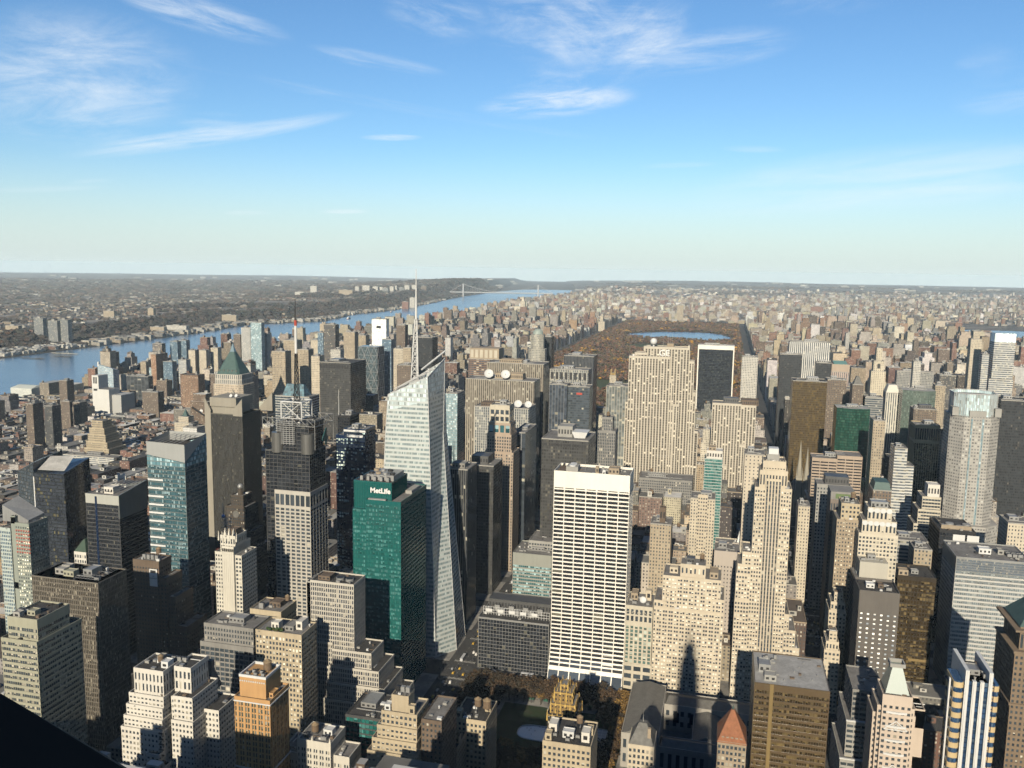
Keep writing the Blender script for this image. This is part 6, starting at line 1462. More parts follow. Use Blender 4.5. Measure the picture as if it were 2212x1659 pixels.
for i in range(8):
    a, b_ = P_[i], P_[(i+1) % 8]
    for f_ in np.linspace(0, 1, 8)[:-1]: m_.beam((a[0]+(b_[0]-a[0])*f_, a[1]+(b_[1]-a[1])*f_, H_-16), (a[0]+(b_[0]-a[0])*f_, a[1]+(b_[1]-a[1])*f_, Hc+1), .22)
    m_.beam((*a, Hc+.5), (*b_, Hc+.5), .35)
m_.build('crown_ribs', steelw, c8); m_ = MB(); m_.face([(x, y, Hc-3) for x, y in oct_(W2*.84, W2*.44)]); m_.build('roof', roof_pale, t.root)
cr_ = MB(); cr_.prism([(-7, -1.2), (-4, .6), (4, .6), (7, -1.2), (7, 1), (-7, 1)], H_*.36, H_-12, bw=1.6, fh=3.9); cr_.build('glass_bow', F_gls, t.root); t.done()
t = tw('office_tower', 'black steel office slab at the right edge behind the octagonal skyscraper', 'office tower', (355.7,395.6,1240,213.2,30), F_blk, 2.0, dep=40, rm=roof_dark, ref='the black slab at the right edge'); t.done()
t = T('office_tower', 'tall white banded glass tower with a pale blank top near the right edge', 'apartment tower', 564.3,605.8,2050,253.2,30, ref='the tall white banded tower'); t.simple(F_ribw, -t.w/2, t.w/2, 0, 36, 0, t.h-20, 3, 4.6); m_ = MB(); m_.box(-t.w/2, t.w/2, 0, 36, t.h-20, t.h, bw=3, fh=20); m_.build('glass_top', facm('top glass', (.42, .5, .52), by=(.02, .98), bx=(.04, .96), p=.5, dark=(.34, .42, .45), blind=(.45, .52, .54), rw=.3), t.root); t.simple(F_ribw, -t.w/2-6, t.w/2, -6, 0, 0, t.h-100, 3, 4.6); m_ = MB(); m_.cyl(-t.w*.3, 6, .3, .1, t.h, t.h+14, 6); m_.build('antenna', galv, t.root); t.done()
t = tw('apartment_tower', 'slim white ringed tower left of the tall white banded tower', 'apartment tower', (513.5,526.5,1940,215.3,30), F_ribw, 3, 4.4, dep=16); t.done()
t = tw('apartment_tower', 'cream stepped apartment tower with lit top left of the tall white banded tower', 'apartment tower', (553.4,576.9,2190,229.6,30), F_punc, 3, dep=24); t.simple(F_punc, -t.w*.3, t.w*.3, 3, 20, t.h, t.h+18); t.done()
t = T('office_tower', 'pink banded office block in two steps with dark strip windows', 'office block', 115.7,176.3,1150,141.9,30, ref='the pink banded block'); pst = S(W_pink, G_black, 3.9, 12, 2.2, .9, 0, .1, cap=3.5)
t.block(pst, -t.w/2, 0, 0, 30, 0, t.h-4, panes=0); t.block(pst, 0, t.w/2, -1.5, 32, 0, t.h+1); t.clutter(-t.w/2, t.w/2, 4, 28, t.h-3, 19, 3); t.done()
t = T('church', 'grey gothic cathedral with twin pointed spires, one catching the sun', 'church', 115.6,133.3,1360,79.6,30, ref='the twin cathedral spires'); stn = wallm('cathedral stone', (.4, .37, .3), .85, .12); W2 = t.w/2
ht = 120.6
for x, hh in ((-W2+4, ht), (W2-3, ht-10)):
    m_ = MB(); m_.box(x-4.5, x+4.5, 0, 9, 0, hh*.52); m_.prism([(x+4.3*math.cos(a), 4.5+4.3*math.sin(a)) for a in np.linspace(0, 2*PI, 9)[:-1]], hh*.52, hh, poly2=[(x+.15*math.cos(a), 4.5+.15*math.sin(a)) for a in np.linspace(0, 2*PI, 9)[:-1]])
    for sx in (-4, 4): m_.frustum(x+sx-.8, x+sx+.8, .2, 1.8, hh*.5, hh*.66, .1)
    m_.build('spire', stn, t.root)
m_ = MB(); m_.prism([(-W2, 9), (W2, 9), (W2, 90), (-W2, 90)], 0, 34, top=False); m_.build('nave', stn, t.root); m_ = MB(); m_.prism([(-W2, 9), (W2, 9), (W2, 90), (-W2, 90)], 34, 46, poly2=[(-.3, 9), (.3, 9), (.3, 90), (-.3, 90)]); m_.build('roof', W_slate, t.root); t.done()
t = T('office_block', 'grey brown block with a green lunette over tall pilasters', 'office block', 110.7,134,900,153.3,30); t.block(S(W_brown, G_dark, 4, 2.6, 1.8, 1.3, 0, .06, cap=1), -t.w/2, t.w/2, 0, 30, 0, t.h-22, roof=False); t.block(S(wallm('grey pilasters', (.24, .2, .17), .8, .1), G_dark, 12, 2.6, 1, 1.2, .3, 0, cap=3), -t.w/2, t.w/2, 0, 30, t.h-22, t.h-6); m_ = MB(); m_.box(-t.w/2, t.w/2, 1, 29, t.h-6, t.h+3); m_.build('attic', W_grey, t.root); m_ = MB(); m_.box(-7, 7, .7, 1, t.h-4, t.h+1); m_.build('green_lunette', wallm('green tile', (.14, .2, .08), .6, .1), t.root); t.done()
t = T('office_block', 'plain grey set-back block behind the green lunette block', 'office block', 105.4,140.5,980,143.5,30); t.block(S(W_mid, G_dark, 4, 3.2, 2, 1.6, 0, .06, cap=3), -t.w/2, t.w/2, 0, 28, 0, t.h); t.house(-t.w*.25, t.w*.45, 4, 24, t.h, 9, W_dgrey); t.done()
t = tw('office_block', 'cream shouldered loft in front of the pink banded block beside the avenue', 'loft building', (86.4,98.6,970,120.3,30), F_punc, 3, dep=24); t.done()
t = T('office_block', 'dark block under a flat green copper roof', 'office block', 166.7,185.9,1000,136.9,30); t.simple(F_punb, -t.w/2, t.w/2, 0, 30, 0, t.h); m_ = MB(); m_.frustum(-t.w/2+.6, t.w/2-.6, .6, 29.4, t.h+.9, t.h+9, .8); m_.build('copper_roof', W_copper, t.root); t.done()
t = T('office_block', 'white and grey banded office block stepping up to a white box', 'office block', 213,240.4,1010,129.2,30, ref='the white banded stepped block'); W2 = t.w/2
for i, (a, b_, dz) in enumerate(((-W2, W2, -30), (-W2*.7, W2, -14), (-W2*.4, W2, 0))): t.block(S(W_pale, G_dark, 3.8, 3, 1.7, .2, 0, .1, cap=1.5), a, b_, i*3, 34, 0, t.h+dz-.01*i)
t.house(0, W2*.9, 9, 24, t.h, 14, wh); t.done()
t = T('office_block', 'dark block with large grey roof fans and two white panels below the octagonal skyscraper', 'office block', 218.8,252,920,119.5,30); t.block(S(W_black, G_black, 3.9, 3, .8, .4, .1, 0, cap=2, roof=roof_dark), -t.w/2, t.w/2, 0, 46, 0, t.h); m_ = MB()
for x in (-4, 9): m_.box(x, x+11, -.3, .1, t.h-16, t.h-3)
m_.build('white_panel', steelw, t.root)
for i in range(4): c = MB(); c.cyl(0, 0, 4, 4, 0, 2, 14); c.build('fan', galv, t.root, (-10+i*8, 16+(i % 2)*9, t.h))
m_ = MB(); m_.box(-t.w/2+3, t.w/2-2, 8, 8.6, t.h, t.h+4); m_.box(-t.w/2+3, -t.w/2+3.6, 8.6, 40, t.h, t.h+4); m_.build('roof_screen', W_tan, t.root); t.done()
t = tw('office_block', 'orange brown brick block half lit left of the big white striped slab', 'office block', (179.5,195,840,121.6,30), F_punt, 3, dep=24); t.done()
t = tw('office_block', 'grey terraced block in shade left of the big white striped slab', 'office block', (175.9,204.5,900,111.6,30), F_ribg, 3, dep=34); t.done()
t = tw('office_block', 'beige block with white roof hut above the big white striped slab at the right edge', 'office block', (286.3,312.4,940,127.1,30), F_punc, 3, dep=30); t.done()
# ------------- left and middle distance
def px_(lab, args, mat, name='apartment_tower', cat='apartment tower', bw=3.2, **k): return tw(name, lab, cat, args, mat, bw, **k)
t = tw('office_tower', 'big black steel office slab with a louvred top behind the navy tower', 'office tower', (-736.4,-673.6,1460,196.8,91.7), F_blkg, 3.2, dep=70, rm=roof_dark, ref='the big black steel slab')
m_ = MB()
for i in range(11): m_.box(-t.w/2+2+i*(t.w-4)/11, -t.w/2+6+i*(t.w-4)/11, -.15, .2, t.h-11, t.h-3)
m_.build('louvre', darkm, t.root); t.done()
t = T('office_tower', 'dark banded tower with two sloping teal glass roofs behind the square roof frame', 'office tower', -636.7,-581.8,1120,191.8,30); t.simple(facm('dark pale bands', (.5, .5, .46), bx=(-1, 2), by=(.35, .98), p=.03, dark=(.02, .025, .03)), -t.w/2, t.w/2, 0, 32, 0, t.h-6, 3); tg = facm('teal roof glass', (.10, .15, .17), bx=(.04, .96), by=(.04, .96), p=.5, dark=(.025, .05, .06), blind=(.04, .07, .085), rw=.5, rg=.45)
for (a, b_) in ((-t.w*.32, -t.w*.02), (t.w*.02, t.w*.32)):
    m_ = MB(); m_.prism([(a, 3), (b_, 3), (b_, 26), (a, 26)], t.h-6, t.h+11, bw=3, poly2=[(a+(4 if a < 0 else -4), 10), (b_+(4 if a < 0 else -4), 10), (b_+(4 if a < 0 else -4), 14), (a+(4 if a < 0 else -4), 14)]); m_.build('glass_roof', tg, t.root)
t.done()
t = T('office_tower', 'diagrid glass tower with triangular white steel facets', 'office tower', -865.9,-815.2,1920,182.9,30, ref='the diagrid glass tower'); W2 = t.w/2; H_ = t.h; t.d = 42
m_ = MB(); m_.box(-W2, W2, 0, 42, 0, H_, bw=3, fh=4); m_.build('facade', facm('diagrid glass', (.05, .06, .065), bx=(.05, .95), by=(.15, .97), p=.2, dark=(.025, .035, .04), blind=(.12, .15, .16), rw=.2), t.root); dg_ = MB(); nz, nx_ = 9, 3; hz = H_/nz
for (P0_, P1_, L_) in (((-W2, -.3), (W2, -.3), t.w), ((W2+.3, 0), (W2+.3, 42), 42)):
    n2 = 3; pt = lambda f_, z: (P0_[0]+(P1_[0]-P0_[0])*f_, P0_[1]+(P1_[1]-P0_[1])*f_, z)
    for j in range(nz):
        o = .5*(j % 2); dg_.beam(pt(0, (j+1)*hz), pt(1, (j+1)*hz), .7)
        for i in range(-1, n2+1):
            c0 = i+o; top_ = c0+.5
            for tx in (top_, top_-1):
                fa, fb_ = c0/n2, tx/n2
                if 0 <= fa <= 1 and 0 <= fb_ <= 1: dg_.beam(pt(fa, j*hz), pt(fb_, (j+1)*hz), .75)
dg_.build('diagrid', galv, t.root); m_ = MB(); m_.sphere(2, 14, H_+3, 3); m_.build('radar_ball', steelw, t.root); t.done()
t = tw('office_tower', 'brown office tower with pale panel crown behind the tan finned slabs', 'office tower', (-448,-389.3,1470,213.4,30), facm('brown bands', (.27, .17, .12), bx=(.06, .94), by=(.35, .9), p=.2), 5, dep=36, clut=False, ref='the brown pale-crowned tower'); m_ = MB(); m_.box(-t.w*.46, t.w*.46, 1, 34, t.h, t.h+20); m_.build('crown', W_tan, t.root); m_ = MB()
for i in range(6): m_.box(-t.w*.44+i*t.w*.15, -t.w*.44+i*t.w*.15+5.6, .7, 1, t.h+3, t.h+17)
m_.build('crown_panel', W_pale, t.root); t.done()
t = T('skyscraper', 'slim octagonal stone tower with a pale dome, seen against the park', 'skyscraper', -418.2,-380.1,1810,203.2,30, ref='the domed octagonal tower'); W2 = t.w/2; D = t.w; H_ = 235.0; Hd = 257.2
gf = facm('pale dome tower', (.5, .48, .41), bx=(.3, .8), by=(.3, .85), p=.25)
m_ = MB(); m_.prism(oct_(W2*.98, W2*.5, 0, D/2), 0, t.h, bw=3, fh=3.6); m_.build('facade', gf, t.root); m_ = MB(); m_.prism(oct_(W2*.75, W2*.32, 0, D/2), t.h, H_, bw=3, fh=3.6); m_.build('upper_facade', gf, t.root); m_ = MB(); m_.sphere(0, D/2, H_, W2*.62, nu=14, nv=5, v0=0, v1=.5); m_.build('dome', wallm('pale green dome', (.36, .42, .38), .5, .08), t.root)
t.simple(gf, -W2*1.2, -W2, 4, D, 0, t.h-50); t.simple(gf, W2, W2*1.3, 4, D, 0, t.h-60); t.done()
t = tw('office_tower', 'black slab right behind the domed octagonal tower', 'office tower', (-401.8,-380.5,1890,224.5,30), F_blk, 3, dep=30); t.done()
t = tw('office_tower', 'black office slab with a brown neighbour right of the white spire', 'office tower', (-734.9,-682,1940,208.4,30), F_blk, 3, dep=40, ref='the black slab by the spire'); t.done()
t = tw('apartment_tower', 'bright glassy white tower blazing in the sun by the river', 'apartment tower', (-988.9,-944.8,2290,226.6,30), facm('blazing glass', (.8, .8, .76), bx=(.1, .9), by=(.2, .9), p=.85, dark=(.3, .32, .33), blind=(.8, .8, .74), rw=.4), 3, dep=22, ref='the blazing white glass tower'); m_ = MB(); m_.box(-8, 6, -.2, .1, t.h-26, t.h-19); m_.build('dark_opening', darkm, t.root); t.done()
t = px_('teal glass tower beside the diagrid glass tower', (-836.6,-811.8,2000,194.9,30), F_blu, dep=24); t.done()
t = px_('brown apartment tower with a red top by the white spire', (-854,-829,2140,221.9,30), F_punb, dep=22); t.done()
t = px_('tall dark banded tower standing against the river', (-1090.2,-1055.1,2190,213.3,30), facm('dark brown bands', (.2, .16, .12), bx=(-1, 2), by=(.4, .95), p=.1), dep=24, ref='the tall dark banded tower by the river'); t.done()
t = px_('slim blue glass tower left of the tall dark banded tower', (-1134.3,-1116.9,2240,186,30), F_blu, dep=20); t.done()
t = px_('tan apartment tower with corner piers right of the tall dark banded tower', (-1006.7,-974.2,2140,198.7,30), F_punt, dep=24); t.done()
t = px_('pale stepped tan tower just left of the blazing white glass tower', (-1063.8,-1029.9,2340,173.8,30), F_punt, dep=24); t.done()
t = px_('small white gridded block in front of the tan corner-piered tower', (-899.1,-874.3,1840,181,30), F_punw, dep=20); t.done()
t = px_('tan patterned tower left of the black slab by the spire', (-721.1,-697.9,1790,194.1,30), F_punc, dep=20); t.done()
t = px_('beige striped tower adjoining the black slab by the spire', (-678.4,-660.3,1740,201.8,30), F_punt, dep=20); t.done()
t = px_('low brown block in front of the black slab by the spire', (-613.8,-584.4,1540,187.8,30), F_punb, name='office_block', cat='office block', dep=30); t.done()
t = px_('wide brick apartment slab left of the tall mast', (-880.7,-851.1,1540,204.4,30), F_punt, dep=24); t.done()
t = px_('stacked brick apartment tower behind the tall mast', (-965.6,-932.4,1740,208.4,30), F_punt, dep=26); t.done()
t = px_('orange topped brick tower right of the tall mast', (-889.9,-862.8,1660,197.2,30), F_punt, dep=24); t.done()
t = px_('pale tan tower standing left of the big black steel slab', (-820.4,-801.8,1590,192.4,30), F_punc, dep=22); t.done()
t = px_('tan tower with stepped top near the river left of the slim blue tower', (-1182.2,-1158.5,2290,159.5,30), F_punc, dep=20); t.done()
# worldwide pyramid
t = T('skyscraper', 'brown and cream skyscraper with a green copper pyramid roof and glass lantern', 'skyscraper', -887.5,-827.5,1340,175.6,30, ref='the copper pyramid tower'); W2 = t.w/2; D = t.w*.82; t.d = D; H_ = t.h; Ha = 235.5
fw_ = facm('cream brick pyramid tower', (.60, .50, .38), bx=(.3, .7), by=(.3, .8), p=.2)
m_ = MB(); m_.prism(oct_(W2, W2*.62, 0, D/2)[:8] if False else [(-W2+6, 0), (W2-6, 0), (W2, 6), (W2, D-6), (W2-6, D), (-W2+6, D), (-W2, D-6), (-W2, 6)], 0, H_-12, bw=3, fh=3.7); m_.build('facade', fw_, t.root)
m_ = MB(); m_.prism([(-W2*.9+5, 2), (W2*.9-5, 2), (W2*.9, 7), (W2*.9, D-7), (W2*.9-5, D-2), (-W2*.9+5, D-2), (-W2*.9, D-7), (-W2*.9, 7)], H_-12, H_+6, bw=4, fh=9); m_.build('colonnade', facm('white colonnade', (.62, .58, .5), bx=(.3, .7), by=(.1, .9), p=.05), t.root)
P_ = [(-W2*.78+4, 4), (W2*.78-4, 4), (W2*.78, 8), (W2*.78, D-8), (W2*.78-4, D-4), (-W2*.78+4, D-4), (-W2*.78, D-8), (-W2*.78, 8)]; zl_ = H_+6+(Ha-H_-6)*.72
m_ = MB(); m_.prism(P_, H_+6, zl_, poly2=[(x*.2, D/2+(y-D/2)*.2) for x, y in P_]); rf = m_.build('copper_pyramid', W_copper, t.root)
m_ = MB(); m_.prism([(x*.2, D/2+(y-D/2)*.2) for x, y in P_], zl_, Ha, poly2=[(x*.01, D/2+(y-D/2)*.01) for x, y in P_]); m_.build('glass_lantern', wallm('lantern glass', (.22, .3, .33), .2, .1, .6), rf)
m_ = MB()
for i in range(5): x = -W2*.55+i*W2*.275; m_.cyl(x, 3+2.6+1.2, 1.4, 1.4, H_+11, H_+14, 8)
m_.build('oculus', W_slate, rf)
t.simple(fw_, -W2*1.15, W2*1.1, -8, 0, 0, 70); t.done()
t = tw('apartment_slab', 'tall thin brown apartment slab at the far left in front of the river', 'apartment tower', (-1299.5,-1283,1350,104.3,25.9), F_punb, 3, ref='the thin brown slab at the far left'); t.done()
t = px_('dark apartment slab right of the thin brown slab', (-1341.1,-1322,1440,84,23.8), facm('dark apartment wall', (.09, .085, .08), bx=(.2, .8), by=(.35, .85), p=.15)); t.done()
t = px_('brown brick tower pair front, with a flat red brick top', (-1445.7,-1421.1,1600,64.8,8.4), F_punb); t.done()
t = px_('brown brick tower pair rear, darker and narrower', (-1447.9,-1429.1,1640,56.3,23.5), F_punb); t.done()
t = px_('tall speckled brown tower near the piers', (-1645.2,-1621.5,1820,75.5,24), F_punb, ref='the tall speckled brown tower'); t.done()
# white windowless exchange
t = T('utility_building', 'huge windowless white block with a taller slit-topped tower beside it', 'exchange building', -1497.7,-1464.4,1780,65.9,38.2, ref='the windowless white block'); wt = wallm('white blank panel', (.74, .73, .69), .7, .04); m_ = MB(); m_.box(-t.w/2, t.w/2, 0, t.d, 0, t.h); m_.build('wall', wt, t.root); xw0 = -1517.2-t.cx; m_ = MB(); hh = 98.7; m_.box(xw0, xw0+19, 6, 40, 0, hh); st_ = m_.build('stair_tower', wt, t.root); m_ = MB()
for i in range(3): m_.box(xw0+4+i*4, xw0+6.6+i*4, 5.8, 6.1, hh-20, hh-4)
m_.box(xw0+4, xw0+16, 5.8, 6.1, hh-38, hh-33); m_.build('slit', darkm, st_); m_ = MB(); m_.box(-t.w/2+2, t.w/2+26, 10, 60, 0, 52); m_.build('base_wing', wallm('pale grey panel b', (.5, .5, .48), .7, .05), t.root); m_ = MB(); m_.face([(-t.w/2+.5, .5, t.h+.1), (t.w/2-.5, .5, t.h+.1), (t.w/2-.5, t.d-.5, t.h+.1), (-t.w/2+.5, t.d-.5, t.h+.1)]); m_.build('roof', roof_grey, t.root); t.done()
t = T('apartment_tower', 'blue grey glass tower with white balcony bands and a sloping top near the river', 'apartment tower', -1694.9,-1645.3,2020,79.5,24.4, ref='the blue glass sail tower'); m_ = MB(); W2 = t.w/2; m_.prism([(-W2, 0), (W2, 0), (W2, t.d), (-W2, t.d)], 0, 0, bw=3, fh=4.4, zt=[t.h+16, t.h+4, t.h-2, t.h+10]); m_.build('facade', facm('sail tower bands', (.55, .58, .58), bx=(-1, 2), by=(.35, .95), p=.3, dark=(.07, .1, .12), blind=(.3, .36, .38), rw=.4), t.root); m_ = MB(); m_.box(-W2, -W2+4, -.2, 4, t.h+10, t.h+22); m_.build('roof_fin', steelw, t.root); t.done()
t = tw('office_block', 'broad black ribbed block near the river', 'office block', (-1586.8,-1518.2,2000,69.5,19.4), facm('black ribbed', (.2, .2, .19), bx=(.07, 1), by=(-1, 2), p=.02, dark=(.02, .022, .024)), 12, rm=roof_dark, ref='the broad black ribbed block'); t.done()
t = px_('speckled brown brick apartment slab below the broad black ribbed block', (-1385.2,-1340.8,1800,62.5,23.2), F_punb); t.done()
t = T('smokestack', 'tall tan brick smokestack standing alone by the river', 'smokestack', -1965, -1953, 2480, 150, 12); zt_ = 76.9; m_ = MB(); m_.cyl(0, 6, 5.5, 3.6, 0, zt_, 16); m_.build('shaft', W_tan, t.root); m_ = MB(); m_.cyl(0, 6, 4.1, 4.1, zt_-6, zt_, 16); m_.build('cap', W_brown, t.root); t.done()
t = T('stepped_tower', 'tan brick hotel tower stepping down in many ledges in front of the windowless white block', 'hotel', -1177.1,-1139.8,1370,74.2,30, ref='the tan many-stepped tower'); W2 = t.w/2; stt = S(W_buff, G_dark, 3.7, 2.6, 1.7, 1.3, 0, .06, cap=1.2)
tiers(t, stt, [(.12, .78, 4, 30, t.h-14, t.h), (0, .9, 2, 34, t.h-26, t.h-14), (-.06, 1.0, 0, 38, t.h-40, t.h-26), (-.12, 1.15, -3, 40, t.h-52, t.h-40), (-.18, 1.3, -6, 44, 0, t.h-52)]); t.tank(0, 16, t.h, 2, 3); t.done()
t = tw('school_building', 'long low pale slab with continuous window rows among the red brick houses', 'school', (-1203.2,-1090.3,1330,15.9,30), F_ribw, 3, dep=24); t.done()
t = T('apartment_tower', 'orange tan stepped tower with a small green pyramid cap', 'apartment tower', -1096,-1056.9,1520,64.9,30, ref='the orange tower with the green cap'); W2 = t.w/2; t.simple(F_punc, -W2, W2, 0, 26, 0, t.h-14); t.simple(F_punc, -W2*.6, W2*.6, 3, 22, t.h-14, t.h-2); t.simple(F_punt, -W2*1.5, W2*1.5, 4, 34, 0, t.h-34); m_ = MB(); m_.frustum(-W2*.3, W2*.3, 7, 16, t.h-1, t.h+13, .05); m_.build('copper_cap', W_copper, t.root); t.done()
t = tw('office_block', 'small bright white block right of the orange tower with the green cap', 'office block', (-1033.8,-1002.6,1460,54.8,30), facm('white small', (.75, .74, .7), bx=(.3, .7), by=(.35, .8), p=.1), 3, dep=26); t.done()
for i, (lab, a, mt) in enumerate((
    ('rust topped tower under construction by the river', (-1793.6,-1759.3,2390,119,16.4), facm('raw slab floors', (.36, .28, .22), bx=(.05, .95), by=(.3, .95), p=.3)),
    ('blue glass tower, left of a twin pair by the river', (-1764.4,-1736.7,2440,123.4,30), F_blu), ('blue glass tower, right of a twin pair by the river', (-1745.5,-1717.8,2460,125.5,30), F_blu),
    ('tan twin tower with notched top, left one', (-1592.2,-1569.7,2290,114,30), F_punc), ('tan twin tower with notched top, right one', (-1562,-1538,2300,114.4,30), F_punc),
    ('small cream tower between the tan twins and the copper pyramid tower', (-1548.2,-1523.9,2340,118.6,30), F_punc),
    ('dark brown stepped tower left of the white river towers', (-1593.3,-1567.4,2540,144.7,30), F_punb),
    ('white striped river tower with dark slots', (-1563.3,-1529,2540,169,30), F_finw), ('silver blue river tower right of the white striped one', (-1516.4,-1477.5,2520,188.5,30), F_gls),
    ('lower white tower at the end of the river row', (-1502,-1479.8,2560,147.7,30), F_ribw), ('white banded midrise near the rust topped tower', (-1486.8,-1461.6,2090,108.4,30), F_ribw),
    ('low glass block at the foot of the rust topped tower', (-1657.9,-1626.3,2190,68.4,30), F_gls), ('teal glass midrise below the blue twin towers', (-1573,-1542.4,2140,94.9,30), F_blu))):
    t = px_(lab, a, mt, dep=20, group='towers along the river'); t.done()
t = T('ferry_terminal', 'long white roofed pier shed at the left edge of the river', 'pier shed', -1985, -1910, 2010, 18, 160); m_ = MB(); m_.box(-36, 36, 0, 60, -8, 16); m_.build('wall', facm('pier shed wall', (.7, .72, .66), bx=(.3, .7), by=(.4, .7), p=.3), t.root); m_ = MB(); m_.prism([(-36, 0), (36, 0), (36, 60), (-36, 60)], 16, 22, poly2=[(-33, 25), (33, 25), (33, 35), (-33, 35)]); m_.build('roof', wallm('green white roof', (.68, .72, .66), .6, .06), t.root); t.done()
t = tw('warehouse', 'long tan stone building with arched windows by the river', 'warehouse', (-1758.2,-1699,2000,8.2,30), F_punt, 6, dep=40, clut=False); t.done()
# ------------- uptown landmarks
t = T('apartment_building', 'twin towered tan apartment house on the park edge', 'apartment building', -775, -735, 5300, 95, 50)
t.simple(F_punc, -20, 20, 0, 50, 0, 62, 3.4)
for y in (2, 36): t.simple(F_punc, -9, 9, y, y+13, 62, 95, 3); m_ = MB(); m_.cyl(0, y+6.5, 4, 1, 95, 108, 8); m_.build('lantern', W_pale, t.root)
t.done()
t = T('church', 'pale riverside church with one tall stone tower', 'church', -1756.5,-1715,7300,100.6,30); t.simple(F_punc, -t.w/2, t.w/2, 0, 40, 0, t.h, 6, 8); m_ = MB(); m_.frustum(-t.w*.3, t.w*.3, 4, 30, t.h, 136.3+8, .2); m_.build('spire', W_pale, t.root); m_ = MB(); m_.box(-t.w*1.8, -t.w/2, 0, 60, 0, t.h*.55); m_.build('nave', W_pale, t.root); t.done()
t = T('church', 'distant pale tower house with a pointed top above the river bank', 'church', -1660.2,-1637.2,5600,88,30); t.simple(F_punc, -t.w/2, t.w/2, 0, 20, 0, t.h, 5, 6); m_ = MB(); m_.frustum(-t.w/2, t.w/2, 0, 20, t.h, t.h+22, .05); m_.build('spire', W_slate, t.root); t.done()
for i, (lab, a, mt) in enumerate((('lone dark slab far uptown right of the park', (205.5,265.2,6300,111.2,30), F_blk), ('brown tower far uptown right of the lone dark slab', (319.2,355,5200,110.1,30), F_punb),
    ('first of four pale slabs standing in a row uptown', (748.9,776.6,7200,100.6,30), F_ribg), ('second of four pale slabs standing in a row uptown', (800,824.2,7200,112.7,30), F_ribg), ('third of four pale slabs standing in a row uptown', (838.3,862.4,7200,106.4,30), F_ribg), ('fourth of four pale slabs standing in a row uptown', (893.3,917.3,7200,107.8,30), F_ribg),
    ('red brick hospital block far uptown', (768.6,876.7,8600,67.7,30), F_red), ('cream block with red flag tower at the top of the park', (-379.7,-330.2,6800,117.1,30), F_punt))):
    t = tw('apartment_slab', lab, 'apartment tower', a, mt, 4, 4, dep=24, clut=False); t.done()
# towers across the river
CTW = dict(tan=F_punt, grey=F_ribg, white=F_punw, brown=F_punb, red=F_red)
NJT = [(-3382.8, -3307.5, 3420, 67.5, 'tan'), (-3197.7, -3145.2, 3400, 111.0, 'grey'), (-3053.0, -3002.0, 3330, 105.9, 'grey'), (-3014.6, -2961.1, 3350, 110.3, 'grey'), (-3714.7, -3638.5, 4500, 82.9, 'tan'), (-3588.0, -3547.2, 4750, 92.1, 'tan'), (-3057.1, -2970.0, 4060, 31.8, 'tan'), (-3056.9, -2929.5, 4200, 32.1, 'white'), (-3664.8, -3596.7, 5950, 63.8, 'brown'), (-3217.7, -3112.1, 5000, 47.9, 'tan'), (-5053.6, -4965.4, 9800, 127.3, 'white'), (-4727.4, -4618.8, 8800, 82.4, 'white'), (-4094.7, -3937.3, 8600, 121.1, 'tan'), (-4676.3, -4624.7, 10300, 120.3, 'white'), (-4617.5, -4520.3, 10400, 132.7, 'white'), (-4475.2, -4404.3, 10400, 123.0, 'white'), (-4336.6, -4298.4, 10300, 120.8, 'white'), (-4215.0, -4140.4, 10100, 115.6, 'grey'), (-4197.0, -4146.4, 10300, 129.6, 'white'), (-4207.6, -4181.9, 10500, 137.7, 'white'), (-4070.9, -4008.0, 10300, 120.6, 'grey'), (-4073.0, -4009.2, 10500, 147.0, 'white'), (-4015.3, -3951.2, 10600, 146.7, 'white'), (-3887.2, -3810.7, 10600, 137.4, 'brown'), (-2976.2, -2911.3, 7600, 54.1, 'red'), (-3011.8, -2959.1, 7900, 83.5, 'white'), (-4594.0, -4556.3, 8200, 53.4, 'brown'), (-4621.1, -4583.0, 6900, 45.8, 'tan')]
for x0, x1, y, h, ca in NJT:
    t = T('apartment_tower', 'far shore', 'apartment tower', x0, x1, y, h+drop(x0, y), 26, group='towers on the far shore')
    t.root['auto'] = ca; t.simple(CTW[ca], -t.w/2, t.w/2, 0, 26, -10, t.h, 4.5, 4.2)
    if t.w > 40: m_ = MB(); m_.box(-t.w*.2, t.w*.1, 6, 18, t.h, t.h+6); m_.build('penthouse', W_mid, t.root)
    t.done()

# ---------------------------------------------------------------- the rest of the city: lots along the street grid
cityM, q, b = newmat('city facade')
fu, fv, wn, U = cells(q)
at = q.n('ShaderNodeAttribute', attribute_name='tint'); TC = at.outputs['Color']
gm = q.n('ShaderNodeNewGeometry'); nz = q.sep(gm.outputs['Normal'])[2]
isr = q.m('GREATER_THAN', nz, .6)
win = q.mul(q.mul(q.m('GREATER_THAN', fu, .27), q.m('LESS_THAN', fu, .73)), q.mul(q.m('GREATER_THAN', fv, .3), q.m('LESS_THAN', fv, .8)))
win = q.mul(win, q.m('SUBTRACT', 1.0, isr))
r = q.sep(wn[1])
gl = q.mix(q.m('LESS_THAN', wn[0], .28), q.mix(r[0], (.02, .022, .025), (.06, .06, .06)), q.mix(r[1], (.1, .095, .085), (.27, .25, .21)))
n1 = q.noise(gm.outputs['Position'], .07, 4); vv = q.ramp(n1, .3, .7, .82, 1.18, False)
wl = q.mix(1.0, TC, q.comb(vv, vv, vv), 'MULTIPLY')
q.set(b.inputs['Base Color'], q.mix(win, wl, gl)); q.set(b.inputs['Roughness'], q.ramp(win, 0, 1, .85, .15, False)); b.inputs['Specular IOR Level'].default_value = .3
PALN = ['tan brick', 'cream brick', 'red brick', 'brown brick', 'grey concrete', 'pale stone', 'white glazed', 'dark brick', 'orange brick']
